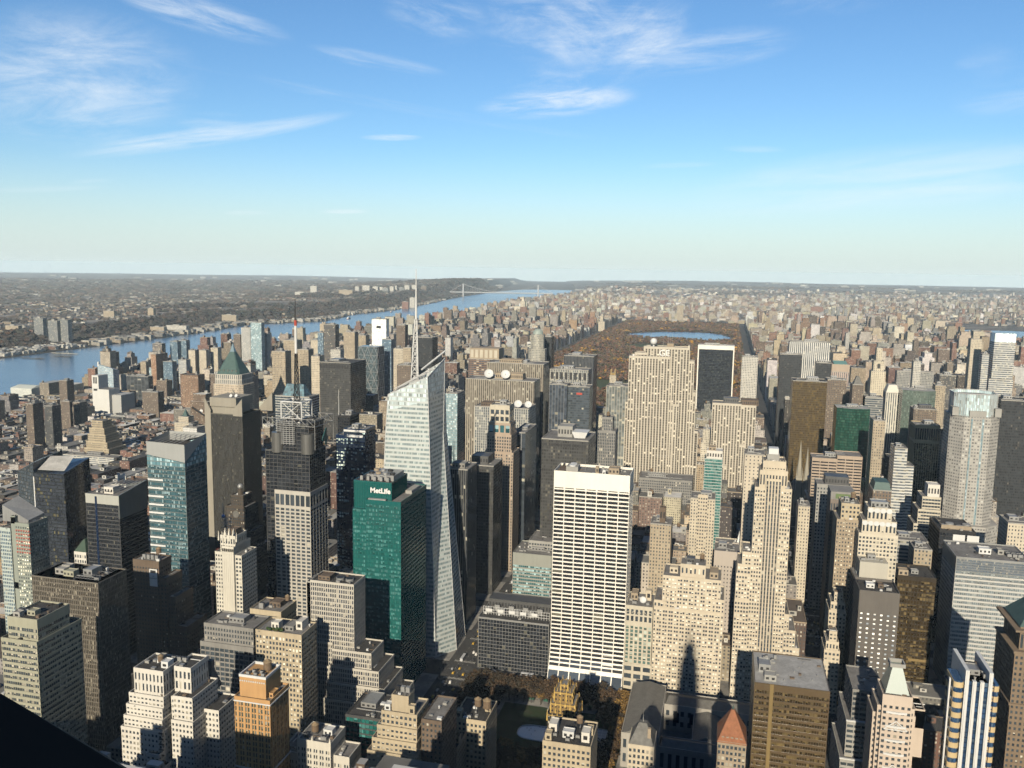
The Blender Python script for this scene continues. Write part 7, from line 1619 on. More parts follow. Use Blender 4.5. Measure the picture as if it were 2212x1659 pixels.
PALC = np.array([(.39, .32, .235), (.52, .45, .34), (.235, .125, .09), (.185, .135, .10), (.30, .29, .27), (.52, .48, .40), (.68, .66, .6), (.085, .07, .06), (.36, .225, .14)])*ALB
ROOFC = np.array([(.035, .035, .035), (.08, .078, .072), (.16, .157, .15), (.3, .295, .28), (.07, .055, .045)])
def boxes(name, A, mat, kind=None):
    """A rows: x0 x1 y0 y1 z0 z1, wall rgb, roof rgb, bay, storey -> one mesh"""
    A = np.asarray(A, float); n = len(A)
    x0, x1, y0, y1, z0, z1 = A[:, :6].T
    X = np.stack([x0, x1, x1, x0, x0, x1, x1, x0], 1); Y = np.stack([y0, y0, y1, y1, y0, y0, y1, y1], 1); Z = np.stack([z0]*4+[z1]*4, 1)
    v = np.stack([X, Y, Z], 2).reshape(-1, 3)
    fq = np.array([(0, 1, 5, 4), (1, 2, 6, 5), (2, 3, 7, 6), (3, 0, 4, 7), (4, 5, 6, 7)])
    f = (fq[None]+(np.arange(n)*8)[:, None, None]).reshape(-1, 4)
    t = np.repeat(A[:, None, 6:9], 5, axis=1); t[:, 4] = A[:, 9:12]
    o = tri_mesh(name, v, f, t.reshape(-1, 3), mat)
    nx = np.maximum(1, np.round((x1-x0)/A[:, 12])); ny = np.maximum(1, np.round((y1-y0)/A[:, 12])); nz_ = np.maximum(1, np.round((z1-z0)/A[:, 13]))
    s0 = (np.arange(n)*13) % 997
    uv = np.zeros((n, 5, 4, 2))
    for i, m_ in enumerate((nx, ny, nx, ny)):
        uv[:, i, 1, 0] = uv[:, i, 2, 0] = m_; uv[:, i, 2, 1] = uv[:, i, 3, 1] = nz_; uv[:, i, :, 0] += (s0+i*40)[:, None]
    uvl = o.data.uv_layers.new(name='UVMap'); uvl.data.foreach_set('uv', uv.reshape(-1).astype(np.float32))
    if kind: o['kind'] = kind
    return o
rg = np.random.default_rng(5)
FP = [(a-2, b_+2, c-2, d_+2) for a, b_, c, d_, h in LAND]+[(-330, -214, 600, 742), (-216, 90, 560, 735)]
def free(x0, x1, y0, y1): return all(x1 < a or x0 > b_ or y1 < c or y0 > d_ for a, b_, c, d_ in FP)
def pickp(wts): return int(rg.choice(9, p=np.array(wts, float)/sum(wts)))
LOTS = []   # x0 x1 y0 y1 h palette
def prof(x, y, av):
    """heights and wall colours by neighbourhood, the nearest raised to cast shade: low, high, tall chance, tall low, tall high, palette weights"""
    u = rg.random()
    if y < 660:
        lim = 375-.62*(y+36)-7-(26 if x < -330 else 14 if x < -180 else 0)
        if y < 490 and abs(x) < 480: return min(lim, 150)*rg.uniform(.72, .99), [5, 4, 1, 3, 3, 3, 1, 2, 0]  # unseen near lots, heights set to throw shade on the square park
        u2 = rg.uniform(14, 34) if abs(x) < 470 else rg.uniform(14, 40)
        return u2, [5, 4, 1, 3, 3, 3, 1, 2, 0]
    if x < -735 and y < 2075:
        if y > 1700 and x > -1300: return (rg.uniform(60, 120) if u < .25 else rg.uniform(18, 45)), [5, 4, 3, 3, 3, 2, 2, 1, 1]
        if x < -1285: return (rg.uniform(30, 60) if u < .03 else rg.uniform(7, 17)), [4, 3, 5, 3, 4, 2, 3, 1, 1]
        return (rg.uniform(35, 60) if u < .04 else rg.uniform(11, 21)), [2, 2, 7, 4, 2, 1, 2, 1, 2]
    if y < 2075:
        if -470 < x < -70 and y < 1120: return rg.uniform(16, 42), [1, .6, 1, 4, 4, 1, .3, 5, 0]
        if y < 1120: return rg.uniform(18, 52), [3, 2, 2, 4, 4, 2, .6, 3, .5]
        k_ = 1.0
        if x > 104: return rg.uniform(30, 95)*k_ if u > .2 else rg.uniform(70, 130)*k_, [3.5, 3, 2, 5, 5.5, 3.5, 2, 3.5, .6]
        return rg.uniform(26, 74)*k_ if u > .15 else rg.uniform(60, 115)*k_, [3, 3, 1.5, 4.5, 5, 3, 1, 4, 0]
    if y < 6450:
        if x < -735:
            if av or x < -1700 or x > -850: return (rg.uniform(42, 72) if u > .14 else rg.uniform(80, 125)), [6, 5, 3.5, 4, 3, 4, 2.5, 1, .8]
            return (rg.uniform(14, 24) if u > .3 else rg.uniform(30, 55)), [5, 4, 3, 3, 2, 3, 1, 1, .5]
        if av: return (rg.uniform(38, 65) if u > .22 else rg.uniform(75, 125)), [6, 5, 4, 4.5, 3.5, 4, 3, 1.2, 1.2]
        return (rg.uniform(13, 22) if u > .3 else rg.uniform(35, 75)), [5, 4, 4.5, 4.5, 3, 3, 2.5, 1, .8]
    return (rg.uniform(14, 26) if u > .13 else rg.uniform(38, 62)), [5, 4, 5, 5, 4, 3, 3, 1, 1]
def split(a, b_, lo, hi):
    r_ = [a]
    while b_-r_[-1] > hi: r_.append(r_[-1]+rg.uniform(lo, hi))
    if b_-r_[-1] < lo*.6 and len(r_) > 1: r_.pop()
    return r_+[b_]
for bx0, bx1, by0, by1, n, i in BLOCKS:
    yb = by0
    if yb < 6450:
        far = yb > 3600
        lo, hi = (18, 46) if not far else (24, 60)
        if bx1 < -735 and yb < 1700: lo, hi = 12, 30
        xs = split(bx0+2, bx1-2, lo, hi); ym = (by0+by1)/2
        for j in range(len(xs)-1):
            av = j == 0 or j == len(xs)-2
            if av and rg.random() < .55:
                cells_ = [(by0+1.5, by1-1.5)]
            else: cells_ = [(by0+1.5, ym-rg.uniform(0, 4)), (ym+rg.uniform(0, 4), by1-1.5)]
            for ya, yb2 in cells_:
                if not free(xs[j], xs[j+1], ya, yb2): continue
                pr_ = prof((xs[j]+xs[j+1])/2, ya, av)
                h, wt_ = pr_ if isinstance(pr_, tuple) else (pr_, [3, 2, 1, 4, 4, 1, .5, 4, 0])
                LOTS.append((xs[j]+rg.uniform(0, .6), xs[j+1]-rg.uniform(0, .6), ya, yb2, h, pickp(wt_)))
# beyond the mapped grid: looser scatter of blocks
def scatter(n_, x0, x1, y0, y1, hf, wt_, size=(18, 60), ok=None):
    for _ in range(n_):
        y = y0+(y1-y0)*rg.random()**.8; x = rg.uniform(x0, x1)
        if x < lerp_tab(XE, y)+60 or (ok and not ok(x, y)): continue
        if abs((x*.97+y*.02) % 240) < 24 and y < 14000: continue
        w_, d_ = rg.uniform(*size), rg.uniform(size[0], size[1]*.6); h = hf(x, y)
        LOTS.append((x-w_/2, x+w_/2, y-d_/2, y+d_/2, h, pickp(wt_)))
lowh = lambda x, y: rg.uniform(12, 24) if rg.random() > .13 else rg.uniform(35, 60)
WUP = [5, 4.5, 5, 4.5, 4, 3.5, 4, 1.2, 1.4]
notwater = lambda x, y: not inpoly(x, y, E2) and not (x > 1500 and 6500 < y < 7300)
scatter(5200, -2600, 1500, 6500, 12500, lowh, WUP, ok=notwater)
scatter(7000, 1000, 7000, 6900, 15000, lambda x, y: rg.uniform(8, 18) if rg.random() > .1 else rg.uniform(35, 60), WUP, (14, 52), ok=notwater)
scatter(1600, 1480, 3600, 3500, 6600, lowh, WUP, ok=notwater)
scatter(2200, -2600, 6000, 11500, 18000, lambda x, y: rg.uniform(8, 20) if rg.random() > .12 else rg.uniform(30, 60), WUP, (18, 60))
for cx, cy_, n_ in ((-150, 8600, 10), (300, 8300, 8), (700, 7900, 9), (1300, 8700, 12), (-900, 8300, 7), (2300, 9500, 10), (-1500, 10200, 10), (900, 9900, 9), (3200, 10500, 16), (-2100, 9600, 8), (1900, 7700, 8)):
    hh = rg.uniform(42, 62)
    for _ in range(n_):
        x, y = cx+rg.normal(0, 170), cy_+rg.normal(0, 170)
        if notwater(x, y): LOTS.append((x-13, x+13, y-10, y+10, hh, [0, 3, 2, 4][int(rg.integers(4))]))
for x in np.arange(1480, 2500, 85):
    for y in np.arange(2200, 5300, 85):
        if x < 1500+(y-3600)*.02 or not notwater(x, y) or not notwater(x+60, y): continue
        LOTS.append((x-28, x+28, y-28, y+28, rg.uniform(18, 45) if rg.random() > .1 else rg.uniform(60, 100), pickp(WUP)))
L_ = np.array(LOTS)
zg = np.array([(-drop(a, c) if c < 6500 else ground_z((a+b_)/2, (c+d_)/2)) for a, b_, c, d_ in L_[:, :4]])
# which can be seen, and how large: sight lines from the lookout to the top of every lot against all boxes
BX = np.concatenate([np.c_[L_[:, :4], zg-5, zg+L_[:, 4]], np.array([(a, b_, c, d_, -5, h) for a, b_, c, d_, h in LAND])])
dist = np.hypot((L_[:, 0]+L_[:, 1])/2, L_[:, 2])
size = (L_[:, 1]-L_[:, 0])*L_[:, 4]/dist**2
inv = np.array([m3[j][i] for j in range(3) for i in range(3)]).reshape(3, 3)
def to_px(x, y, z):
    d_ = np.array([x, y, z-375.0]); M_ = np.array(m3); c = M_.T @ d_
    return (512+c[0]/-c[2]*1850/2.16, 384-c[1]/-c[2]*1850/2.16) if c[2] < 0 else (-1e4, -1e4)
cand = [int(i) for i in np.argsort(-size) if L_[i, 2] > 600][:2200]
vis = []
for i in cand:
    x0, x1, y0, y1, h, p_ = L_[i]; ok = 0; pxy = to_px((x0+x1)/2, y0, zg[i]+h)
    if not (-10 < pxy[0] < 1034 and 250 < pxy[1] < 800): continue
    for fx, fz in ((.5, .97), (.12, .9), (.88, .9), (.5, .6), (.3, .75)):
        tgt = np.array([x0+(x1-x0)*fx, y0-.3, zg[i]+h*fz]); dv = tgt-np.array([0, 0, 375.0])
        with np.errstate(divide='ignore', invalid='ignore'):
            ta = (BX[:, [0, 2, 4]]-np.array([0, 0, 375.0]))/dv; tb = (BX[:, [1, 3, 5]]-np.array([0, 0, 375.0]))/dv
        tn = np.minimum(ta, tb).max(1); tf = np.maximum(ta, tb).min(1)
        hit = (tn < tf) & (tn > 0) & (tn < .9999); hit[i] = False
        ok += not hit.any()
    if ok >= 1: vis.append((size[i]*ok, i, pxy))
vis.sort(reverse=True)
NIND = 285
ind = vis[:NIND]; indset = {i for _, i, _ in ind}
def lot_rows(i, r_):
    """the boxes of one lot: body, sometimes a setback and a bulkhead"""
    x0, x1, y0, y1, h, p_ = L_[i]; z = zg[i]; c = PALC[int(p_)]*r_.uniform(.62, 1.3)*np.array((r_.uniform(.93, 1.07), 1, r_.uniform(.88, 1.15)))
    rc = ROOFC[int(r_.choice(5, p=[.3, .27, .2, .13, .1]))]*r_.uniform(.8, 1.2)
    bay, st_ = r_.uniform(2.6, 4.2), r_.uniform(3.1, 3.8); w_, d_ = x1-x0, y1-y0
    R_ = []
    if h > 45 and r_.random() < .5:
        hs = h*r_.uniform(.72, .9); R_.append((x0, x1, y0, y1, z-3, z+hs, *c, *rc, bay, st_)); a = r_.uniform(.08, .25)
        x0, x1, y0, y1 = x0+w_*a, x1-w_*a, y0+d_*a*.7, y1-d_*a*.7; R_.append((x0, x1, y0, y1, z+hs, z+h, *c, *rc, bay, st_))
    else: R_.append((x0, x1, y0, y1, z-3, z+h, *c, *rc, bay, st_))
    w_, d_ = x1-x0, y1-y0
    for _ in range(1+int(r_.random() < .5)):
        bw_, bd_ = min(w_*.4, r_.uniform(3, 9)), min(d_*.4, r_.uniform(3, 8)); px, py = r_.uniform(x0, x1-bw_), r_.uniform(y0+1, y1-bd_)
        pc = c if r_.random() < .6 else PALC[6]*r_.uniform(.6, 1)
        R_.append((px, px+bw_, py, py+bd_, z+h, z+h+r_.uniform(2.5, 5.5)*(1.4 if h > 60 else 1), *pc, *rc, 40, 40))
    return R_
stuff = []
for i in range(len(L_)):
    if i in indset: continue
    stuff += lot_rows(i, rg)
tag(boxes('city_blocks', stuff, cityM), 'mass of lower rooftops and far blocks filling the street grid', 'city blocks', kind='stuff')
# the ones that show largest: things of their own
GEN = []
tk = None
for _, i, pxy in ind:
    x0, x1, y0, y1, h, p_ = L_[i]; rr = lot_rows(i, rg); cx, z = (x0+x1)/2, zg[i]
    low = h < 26; nm = 'row_house' if low and x1-x0 < 24 else 'low_building' if low else 'apartment_building' if (y0 > 2000 or h < 45) else 'office_building'
    cat = {'row_house': 'house', 'low_building': 'low building', 'apartment_building': 'apartment building', 'office_building': 'office building'}[nm]
    root = empty(nm, (cx, y0, z), None, cat, {'house': 'brick row houses west of the towers', 'low building': 'low blocks between the towers', 'apartment building': 'apartment blocks around the park and avenues', 'office building': 'filler office blocks among the towers'}[cat])
    loc = lambda R_: [(q_[0]-cx, q_[1]-cx, q_[2]-y0, q_[3]-y0, q_[4]-z, q_[5]-z, *q_[6:]) for q_ in R_]
    nb = 2 if (len(rr) > 1 and rr[1][4] < rr[0][5]+.1 and rr[1][12] < 20) else 1
    body = boxes('wall', loc(rr[:nb]), cityM); body.parent = root
    tx0, tx1, ty0, ty1 = rr[nb-1][:4]; zt_ = rr[nb-1][5]-z
    cp = MB()
    for (a, b_, c, d_) in ((tx0-.15, tx1+.15, ty0-.15, ty0+.35), (tx0-.15, tx1+.15, ty1-.35, ty1+.15), (tx0-.15, tx0+.35, ty0+.35, ty1-.35), (tx1-.35, tx1+.15, ty0+.35, ty1-.35)): cp.box(a-cx, b_-cx, c-y0, d_-y0, zt_-.25, zt_+.9, bottom=True)
    cp.build('parapet', [CAPM, W_mid, W_tan, W_brown][int(rg.integers(4))], root)
    for q_ in rr[nb:]: o = boxes('bulkhead', loc([q_]), cityM); o.parent = root
    feat = ''
    if h > 24 and y0 < 2600 and rg.random() < .55 and tx1-tx0 > 9:
        if tk is None:
            dummy = Tower.__new__(Tower); dummy.root = root; tk = dummy.tank(0, 0, 0, 2.1, 3); o = tk
        else: o = copy_tree(tk); o.parent = root
        o.location = (rg.uniform(tx0+3, tx1-3)-cx, rg.uniform(ty0+4, ty1-4)-y0, zt_+.02); feat = 'water tank'
    form = 'low' if low else 'tall' if h > 80 else 'setback' if nb == 2 else 'slab' if h > 55 else 'squat' if h < 38 else 'plain'
    GEN.append((root, PALN[int(p_)], form, cat, feat, pxy, (cx, y0)))
RP = [(to_px(x, y, h), ph, y) for x, y, h, ph in REFS]
def ordinal(k_, n_): return ('only' if n_ == 1 else 'leftmost' if k_ == 0 else 'rightmost' if k_ == n_-1 else ['second', 'third', 'fourth', 'fifth', 'sixth', 'seventh', 'eighth', 'ninth', 'tenth', 'eleventh', 'twelfth'][min(k_-1, 10)]+' from left')
bucket = {}
for g in GEN:
    best = min(RP, key=lambda r_: abs(r_[0][0]-g[5][0])+1.3*abs(r_[0][1]-g[5][1])+.006*abs(r_[2]-g[6][1]))
    dx, dy = g[5][0]-best[0][0], g[6][1]-best[2]
    rel = 'beyond' if dy > 160 and abs(dx) < 45 else 'below' if dy < -60 and abs(dx) < 40 else 'left of' if dx < 0 else 'right of'
    bucket.setdefault((g[1], g[2], g[3], g[4], rel, best[1]), []).append(g)
for (colr, form, cat, feat, rel, ref), gs in bucket.items():
    gs.sort(key=lambda g: g[5][0])
    for k_, g in enumerate(gs):
        w1 = {'house': 'row house', 'low building': 'building', 'apartment building': 'apartments', 'office building': 'office block'}[cat]
        o_ = '' if len(gs) == 1 else ordinal(k_, len(gs))+' '
        tank_ = ' with tank' if feat else ''
        g[0]['label'] = f'{o_}{form} {colr} {w1}{tank_} {rel} {ref}'
        if len(g[0]['label'].split()) > 16: g[0]['label'] = g[0]['label'].replace(tank_, '')
# labels of the far shore towers, by look and order along the shore
fs = sorted([o for o in col.objects if 'auto' in o], key=lambda o: to_px(*o.location)[0])
for ca in set(o['auto'] for o in fs):
    g_ = [o for o in fs if o['auto'] == ca]
    for k_, o in enumerate(g_):
        o['label'] = f"{ordinal(k_, len(g_))} {ca} apartment tower on the shore across the river"
for o in fs: del o['auto']
# far shore: little houses as a mass
HS = []
n_ = 9000
D_ = 3300+rng.random(n_)**.75*15000; A_ = rng.uniform(R(-50), R(-14), n_)
for d_, a_ in zip(D_, A_):
    x, y = d_*math.sin(a_), d_*math.cos(a_); xw = lerp_tab(XW, y); off = xw-x
    if off < 30: continue
    if 130 < off < 430 and rng.random() < .9: continue
    if off > 430 and math.sin(x/430+y/900)+math.sin(y/510-x/800) < -.5 and rng.random() < .85: continue
    sc2 = 1+d_/9000; w_, dd, h = rng.uniform(8, 18)*sc2, rng.uniform(8, 13)*sc2, rng.uniform(5, 10)*(1 if off > 430 else 1.4)
    if rng.random() < .04: w_, dd, h = w_*3, dd*2, h*1.3
    z = ground_z(x, y); c = PALC[int(rng.choice(9, p=[.16, .14, .12, .12, .14, .14, .14, .02, .02]))]*rng.uniform(.6, 1.05)
    HS.append((x-w_/2, x+w_/2, y-dd/2, y+dd/2, z-3, z+h, *c, *(ROOFC[int(rng.choice(5, p=[.3, .3, .2, .1, .1]))]), 5, 4))
for k_ in range(420):
    y = 2000+rng.random()*1350; xw = lerp_tab(XW, y); x = xw-rng.uniform(25, 150); z = ground_z(x, y)
    c = PALC[6]*rng.uniform(.6, 1.05); w_ = rng.uniform(10, 30); HS.append((x-w_/2, x+w_/2, y-8, y+8, z-3, z+rng.uniform(8, 14), *c, .22, .22, .21, 5, 4))
for k_ in range(500):
    y = 3400+rng.random()*6500; xw = lerp_tab(XW, y); x = xw-rng.uniform(18, 110); z = ground_z(x, y)
    c = PALC[int(rng.choice([0, 4, 5, 6]))]*rng.uniform(.6, 1.05); w_ = rng.uniform(20, 75); HS.append((x-w_/2, x+w_/2, y-12, y+12, z-3, z+rng.uniform(7, 20), *c, .18, .18, .17, 5, 4))
tag(boxes('suburb_houses', HS, cityM), 'scattered pale houses and sheds of the far shore suburbs', 'houses', kind='stuff')
# white far-off specks: big sheds near the horizon
SP = []
for _ in range(160):
    a_ = rng.uniform(R(-48), R(20)); d_ = rng.uniform(15000, 27000); x, y = d_*math.sin(a_), d_*math.cos(a_)
    if lerp_tab(XW, y) < x < lerp_tab(XE, y)+100: continue
    z = ground_z(x, y); w_ = rng.uniform(40, 220); SP.append((x-w_/2, x+w_/2, y, y+60, z-5, z+rng.uniform(10, 30), *(PALC[6]*rng.uniform(.6, 1)), .3, .3, .29, 8, 6))
tag(boxes('far_sheds', SP, cityM), 'pale specks of big buildings near the horizon', 'sheds', kind='stuff')

# ---------------------------------------------------------------- suspension bridge
br = empty('suspension_bridge', (-2995, 11420, -10-drop(-2995, 11420)), 'grey suspension bridge with two lattice towers far up the river', 'bridge')
PA, PB = Vector((-3540-(-2995), 11350-11420, 0)), Vector((-2520-(-2995), 11510-11420, 0)); dv = (PB-PA).normalized()
stl_ = wallm('bridge steel', (.55, .56, .57), .6, .05)
for P in (PA, PB):
    m_ = MB()
    for s_ in (-1, 1):
        pv = Vector((-dv.y, dv.x, 0))*s_*16+P; m_.box(pv.x-7, pv.x+7, pv.y-7, pv.y+7, 0, 186)
    for z in (60, 110, 180): m_.beam(P+Vector((-dv.y, dv.x, 0))*16+Vector((0, 0, z)), P-Vector((-dv.y, dv.x, 0))*16+Vector((0, 0, z)), 6)
    m_.build('bridge_tower', stl_, br)
A0, B0 = PA-dv*190, PB+dv*200
m_ = MB(); m_.beam(A0+Vector((0, 0, 66)), B0+Vector((0, 0, 66)), 8); dk = m_.build('deck', stl_, br)
for s_ in (-1, 1):
    cb_ = MB(); off = Vector((-dv.y, dv.x, 0))*s_*16; span = (PB-PA).length; pts = []
    for i in range(33): f_ = i/32; pts.append(PA+dv*span*f_+off+Vector((0, 0, 182-4*100*f_*(1-f_))))
    for p, q_ in zip(pts, pts[1:]): cb_.beam(p, q_, 1.6)
    cb_.beam(PA+off+Vector((0, 0, 182)), A0+off+Vector((0, 0, 74)), 1.6); cb_.beam(PB+off+Vector((0, 0, 182)), B0+off+Vector((0, 0, 74)), 1.6)
    cb_.build('main_cable', stl_, br)
    hg = MB()
    for p in pts[1:-1]: hg.beam(p, Vector((p.x, p.y, 70)), .5)
    hg.build('hangers', stl_, br)
# ---------------------------------------------------------------- boats
def boat(name, lab, x, y, L, W_, hull_c, cab, rz, cat='boat'):
    r_ = empty(name, (x, y, -12-drop(x, y)), lab, cat, None, rz)
    P_ = [(-L/2, -W_*.4), (L*.32, -W_/2), (L/2, 0), (L*.32, W_/2), (-L/2, W_*.4)]
    m_ = MB(); m_.prism([(a*.94, b_*.8) for a, b_ in P_], -1.5, 3.2, poly2=P_); m_.build('hull', wallm(name+' hull', hull_c, .6, .1), r_)
    for (a, b_, w2, z0, z1) in cab: m_ = MB(); m_.box(a*L, b_*L, -W_*w2, W_*w2, z0, z1); m_.build('cabin', steelw, r_)
    m_ = MB(); m_.cyl(cab[0][0]*L+2, 0, .5, .3, cab[0][4], cab[0][4]+7, 6); m_.build('mast', galv, r_)
    return r_
boat('cargo_barge', 'long dark barge heading up the river', -2330, 4170, 95, 17, (.06, .07, .06), [(-.48, -.40, .35, 3.2, 12)], 1.9)
boat('ferry', 'small white ferry on the river near the white spire', -2520, 6600, 34, 11, (.6, .6, .6), [(-.4, .3, .36, 3.2, 8), (-.2, .1, .3, 8, 10.5)], 2.0)
boat('moored_ship', 'red and white ship moored along the far shore', -2755, 5950, 90, 16, (.4, .08, .06), [(-.4, .35, .4, 3.2, 10), (-.3, .1, .34, 10, 14)], 1.75)
boat('moored_ship', 'dark grey ship lying off the far shore beyond the red and white one', -2860, 7050, 60, 12, (.1, .1, .11), [(-.35, .1, .36, 3.2, 9)], 1.7)
for i, (x, y, L) in enumerate(((-2760, 2860, 120), (-2795, 3060, 150), (-2690, 2960, 90))):
    r_ = empty('pier', (x, y, -12), ['short dark pier jutting from the far bank', 'long pale pier jutting from the far bank', 'broken outer pier off the far bank'][i], 'pier')
    m_ = MB(); m_.box(0, L*.9, -5, 5, 1.6, 2.8, bottom=True); m_.build('deck', [W_dkbr, W_pale, W_dkbr][i], r_)
    m_ = MB()
    for k_ in range(int(L/8)): m_.box(k_*7+1, k_*7+1.6, -4.5, -3.9, -3, 1.6); m_.box(k_*7+1, k_*7+1.6, 3.9, 4.5, -3, 1.6)
    m_.build('piles', W_dkbr, r_)
# ---------------------------------------------------------------- square park: lawn, rink, trees, kiosks
Y40, Y42 = BP_Y0, BP_Y1
sheet('lawn', [(-172, Y40+30), (-66, Y40+30), (-66, Y42-32), (-172, Y42-32)], .22, groundm('square lawn', [(.02, .035, .012), (.03, .03, .015)], .2))
sheet('park_ground', [(-210, Y40+2), (-66, Y40+2), (-66, Y42-2), (-210, Y42-2)], .18, groundm('gravel path', [(.09, .075, .06), (.06, .05, .04)], .2))
rk = (-133.0, 640.0)
ice = wallm('rink ice', (.75, .79, .84), .25, .05, .5)
rr_ = empty('skating_rink', (rk[0], rk[1], .24), 'white oval skating rink in the shaded square park', 'skating rink')
m_ = MB(); RX, RY = 17, 11
P_ = [(RX*math.copysign(abs(math.cos(a))**.7, math.cos(a)), RY*math.copysign(abs(math.sin(a))**.7, math.sin(a))) for a in np.linspace(0, 2*PI, 33)[:-1]]
m_.prism(P_, 0, .2); m_.build('ice', ice, rr_)
m_ = MB()
for i in range(32): p, q_ = P_[i], P_[(i+1) % 32]; m_.beam((p[0]*1.01, p[1]*1.01, .7), (q_[0]*1.01, q_[1]*1.01, .7), .35)
m_.build('rink_boards', steelw, rr_)
# skaters
def skater():
    me = bpy.data.meshes.new('person'); 
    vs2 = [(0, 0, .95), (0, 0, 1.2), (0, .03, 1.45), (0, .04, 1.55), (0, .05, 1.72), (-.11, 0, .88), (-.13, .12, .5), (-.14, .02, .08), (.11, 0, .88), (.14, -.16, .5), (.17, -.4, .14), (-.2, .02, 1.42), (-.34, .1, 1.15), (-.36, .25, .95), (.2, .02, 1.42), (.36, -.05, 1.17), (.4, .1, 1.0)]
    es = [(0, 1), (1, 2), (2, 3), (3, 4), (0, 5), (5, 6), (6, 7), (0, 8), (8, 9), (9, 10), (2, 11), (11, 12), (12, 13), (2, 14), (14, 15), (15, 16)]
    me.from_pydata(vs2, es, []); o = bpy.data.objects.new('person', me); col.objects.link(o)
    sk = o.modifiers.new('skin', 'SKIN'); rad = [.16, .15, .17, .06, .115, .1, .085, .06, .1, .085, .06, .08, .055, .045, .08, .055, .045]
    for v_, r2 in zip(me.skin_vertices[0].data, rad): v_.radius = (r2, r2)
    me.skin_vertices[0].data[0].use_root = True
    o.modifiers.new('smooth', 'SUBSURF').levels = 1
    dg = bpy.context.evaluated_depsgraph_get(); m2 = bpy.data.meshes.new_from_object(o.evaluated_get(dg)); bpy.data.objects.remove(o)
    return m2
pm2 = skater()
clothes = [('black', (.02, .02, .022)), ('red', (.35, .03, .03)), ('blue', (.04, .07, .25)), ('brown', (.1, .06, .035)), ('grey', (.2, .2, .2)), ('green', (.03, .1, .05))]
r_ = random.Random(8)
where = ['left end', 'middle', 'right end']
for i in range(14):
    cn, cc = clothes[i % 6]; m_ = pm2.copy(); m_.materials.clear(); m_.materials.append(wallm(cn+' clothes', cc, .9, .1)); o = bpy.data.objects.new('person', m_); col.objects.link(o)
    a = r_.uniform(0, 2*PI); q_ = r_.uniform(.2, .8); o.location = (rk[0]+RX*q_*math.cos(a), rk[1]+RY*q_*math.sin(a), .46); o.rotation_euler.z = a+PI/2
    tag(o, f'skater in {cn} clothes gliding on the white rink', 'person', 'skaters on the rink')
# glass pavilion and kiosks
pv = empty('pavilion', (-108, 634, .2), 'white framed glass pavilion beside the rink in the shaded park', 'pavilion')
m_ = MB(); gx, gy = 30, 16
for i in range(9): m_.box(i*gx/8-.12, i*gx/8+.12, 0, .24, 0, 6); m_.box(i*gx/8-.12, i*gx/8+.12, gy-.24, gy, 0, 6); m_.box(i*gx/8-.12, i*gx/8+.12, .24, gy-.24, 6, 6.2, bottom=True)
for j in range(5): m_.box(0, gx, j*gy/4-.1, j*gy/4+.1, 6.22, 6.4, bottom=True)
m_.build('frame', steelw, pv); m_ = MB(); m_.box(.1, gx-.1, .3, gy-.3, 0, 5.9); m_.build('glass', facm('pavilion glass', (.4, .42, .45), bx=(.05, .95), by=(.05, .95), p=.4, dark=(.12, .15, .18), blind=(.35, .38, .42)), pv)
def kiosk(x, y, lab):
    k2 = empty('kiosk', (x, y, .24), lab, 'kiosk', 'kiosks around the rink'); m_ = MB(); m_.box(-2, 2, -1.5, 1.5, 0, 2.6); m_.build('wall', W_dgrey, k2); m_ = MB(); m_.frustum(-2.4, 2.4, -1.9, 1.9, 2.6, 4, .1); m_.build('roof', wallm('green kiosk roof', (.03, .12, .08), .6, .1), k2)
for i in range(10): kiosk(-150+i*6.4, Y40+112+(i % 2)*9, f"small green roofed kiosk, {'leftmost' if i == 0 else 'rightmost' if i == 9 else ['second', 'third', 'fourth', 'fifth', 'sixth', 'seventh', 'eighth', 'ninth'][i-1]+' from left'} in the park row")
m_ = empty('fountain_tower', (rk[0]+4, rk[1]+26, .24), 'tall pale lantern kiosk behind the skating rink', 'kiosk'); q_ = MB(); q_.box(-1.6, 1.6, -1.6, 1.6, 0, 9); q_.build('wall', W_pale, m_); q_ = MB(); q_.frustum(-2, 2, -2, 2, 9, 11, .1); q_.build('roof', W_slate, m_)
# park trees: a trunk with limbs and a crown of many leaf clumps; three kinds, copied
def make_tree(seed, tint, h, full):
    r2 = np.random.default_rng(seed)
    root = empty('plane_tree', (0, 0, .2), 'tree', 'tree', 'trees of the shaded square park')
    m_ = MB(); m_.beam((0, 0, 0), (.1, .1, h*.42), .32, n=6)
    ends = []
    for i in range(7):
        a = i*2.4; L = h*r2.uniform(.28, .42); e = Vector((math.cos(a)*L*.7, math.sin(a)*L*.7, h*.42+L*.75)); m_.beam((.1, .1, h*r2.uniform(.3, .42)), e, .13, n=5); ends.append(e)
        for j in range(2): e2 = e+Vector((r2.normal(0, 1.2), r2.normal(0, 1.2), r2.uniform(.6, 1.8))); m_.beam(e, e2, .06, n=4); ends.append(e2)
    m_.build('trunk', W_dkbr, root)
    n2 = full; P_ = np.array([ends[int(r2.integers(len(ends)))] for _ in range(n2)])+r2.normal(0, .95, (n2, 3)); Rr = r2.uniform(.3, .85, n2)
    v_, f_, t_ = blobs(P_, np.c_[Rr, Rr, Rr*.7], np.array(tint)*r2.uniform(.6, 1.3, (n2, 1)), .5, r2)
    c = tri_mesh('crown', v_, f_, t_, leafm); c.parent = root
    return root
kinds = [(make_tree(1, (.042, .028, .017), 14, 170), 'russet brown'), (make_tree(2, (.03, .024, .017), 15, 130), 'thin dark brown'), (make_tree(3, (.10, .062, .022), 13, 180), 'golden yellow')]  # tints darkened for the park's shade; the golden kind stands for a lit streak
spots = []
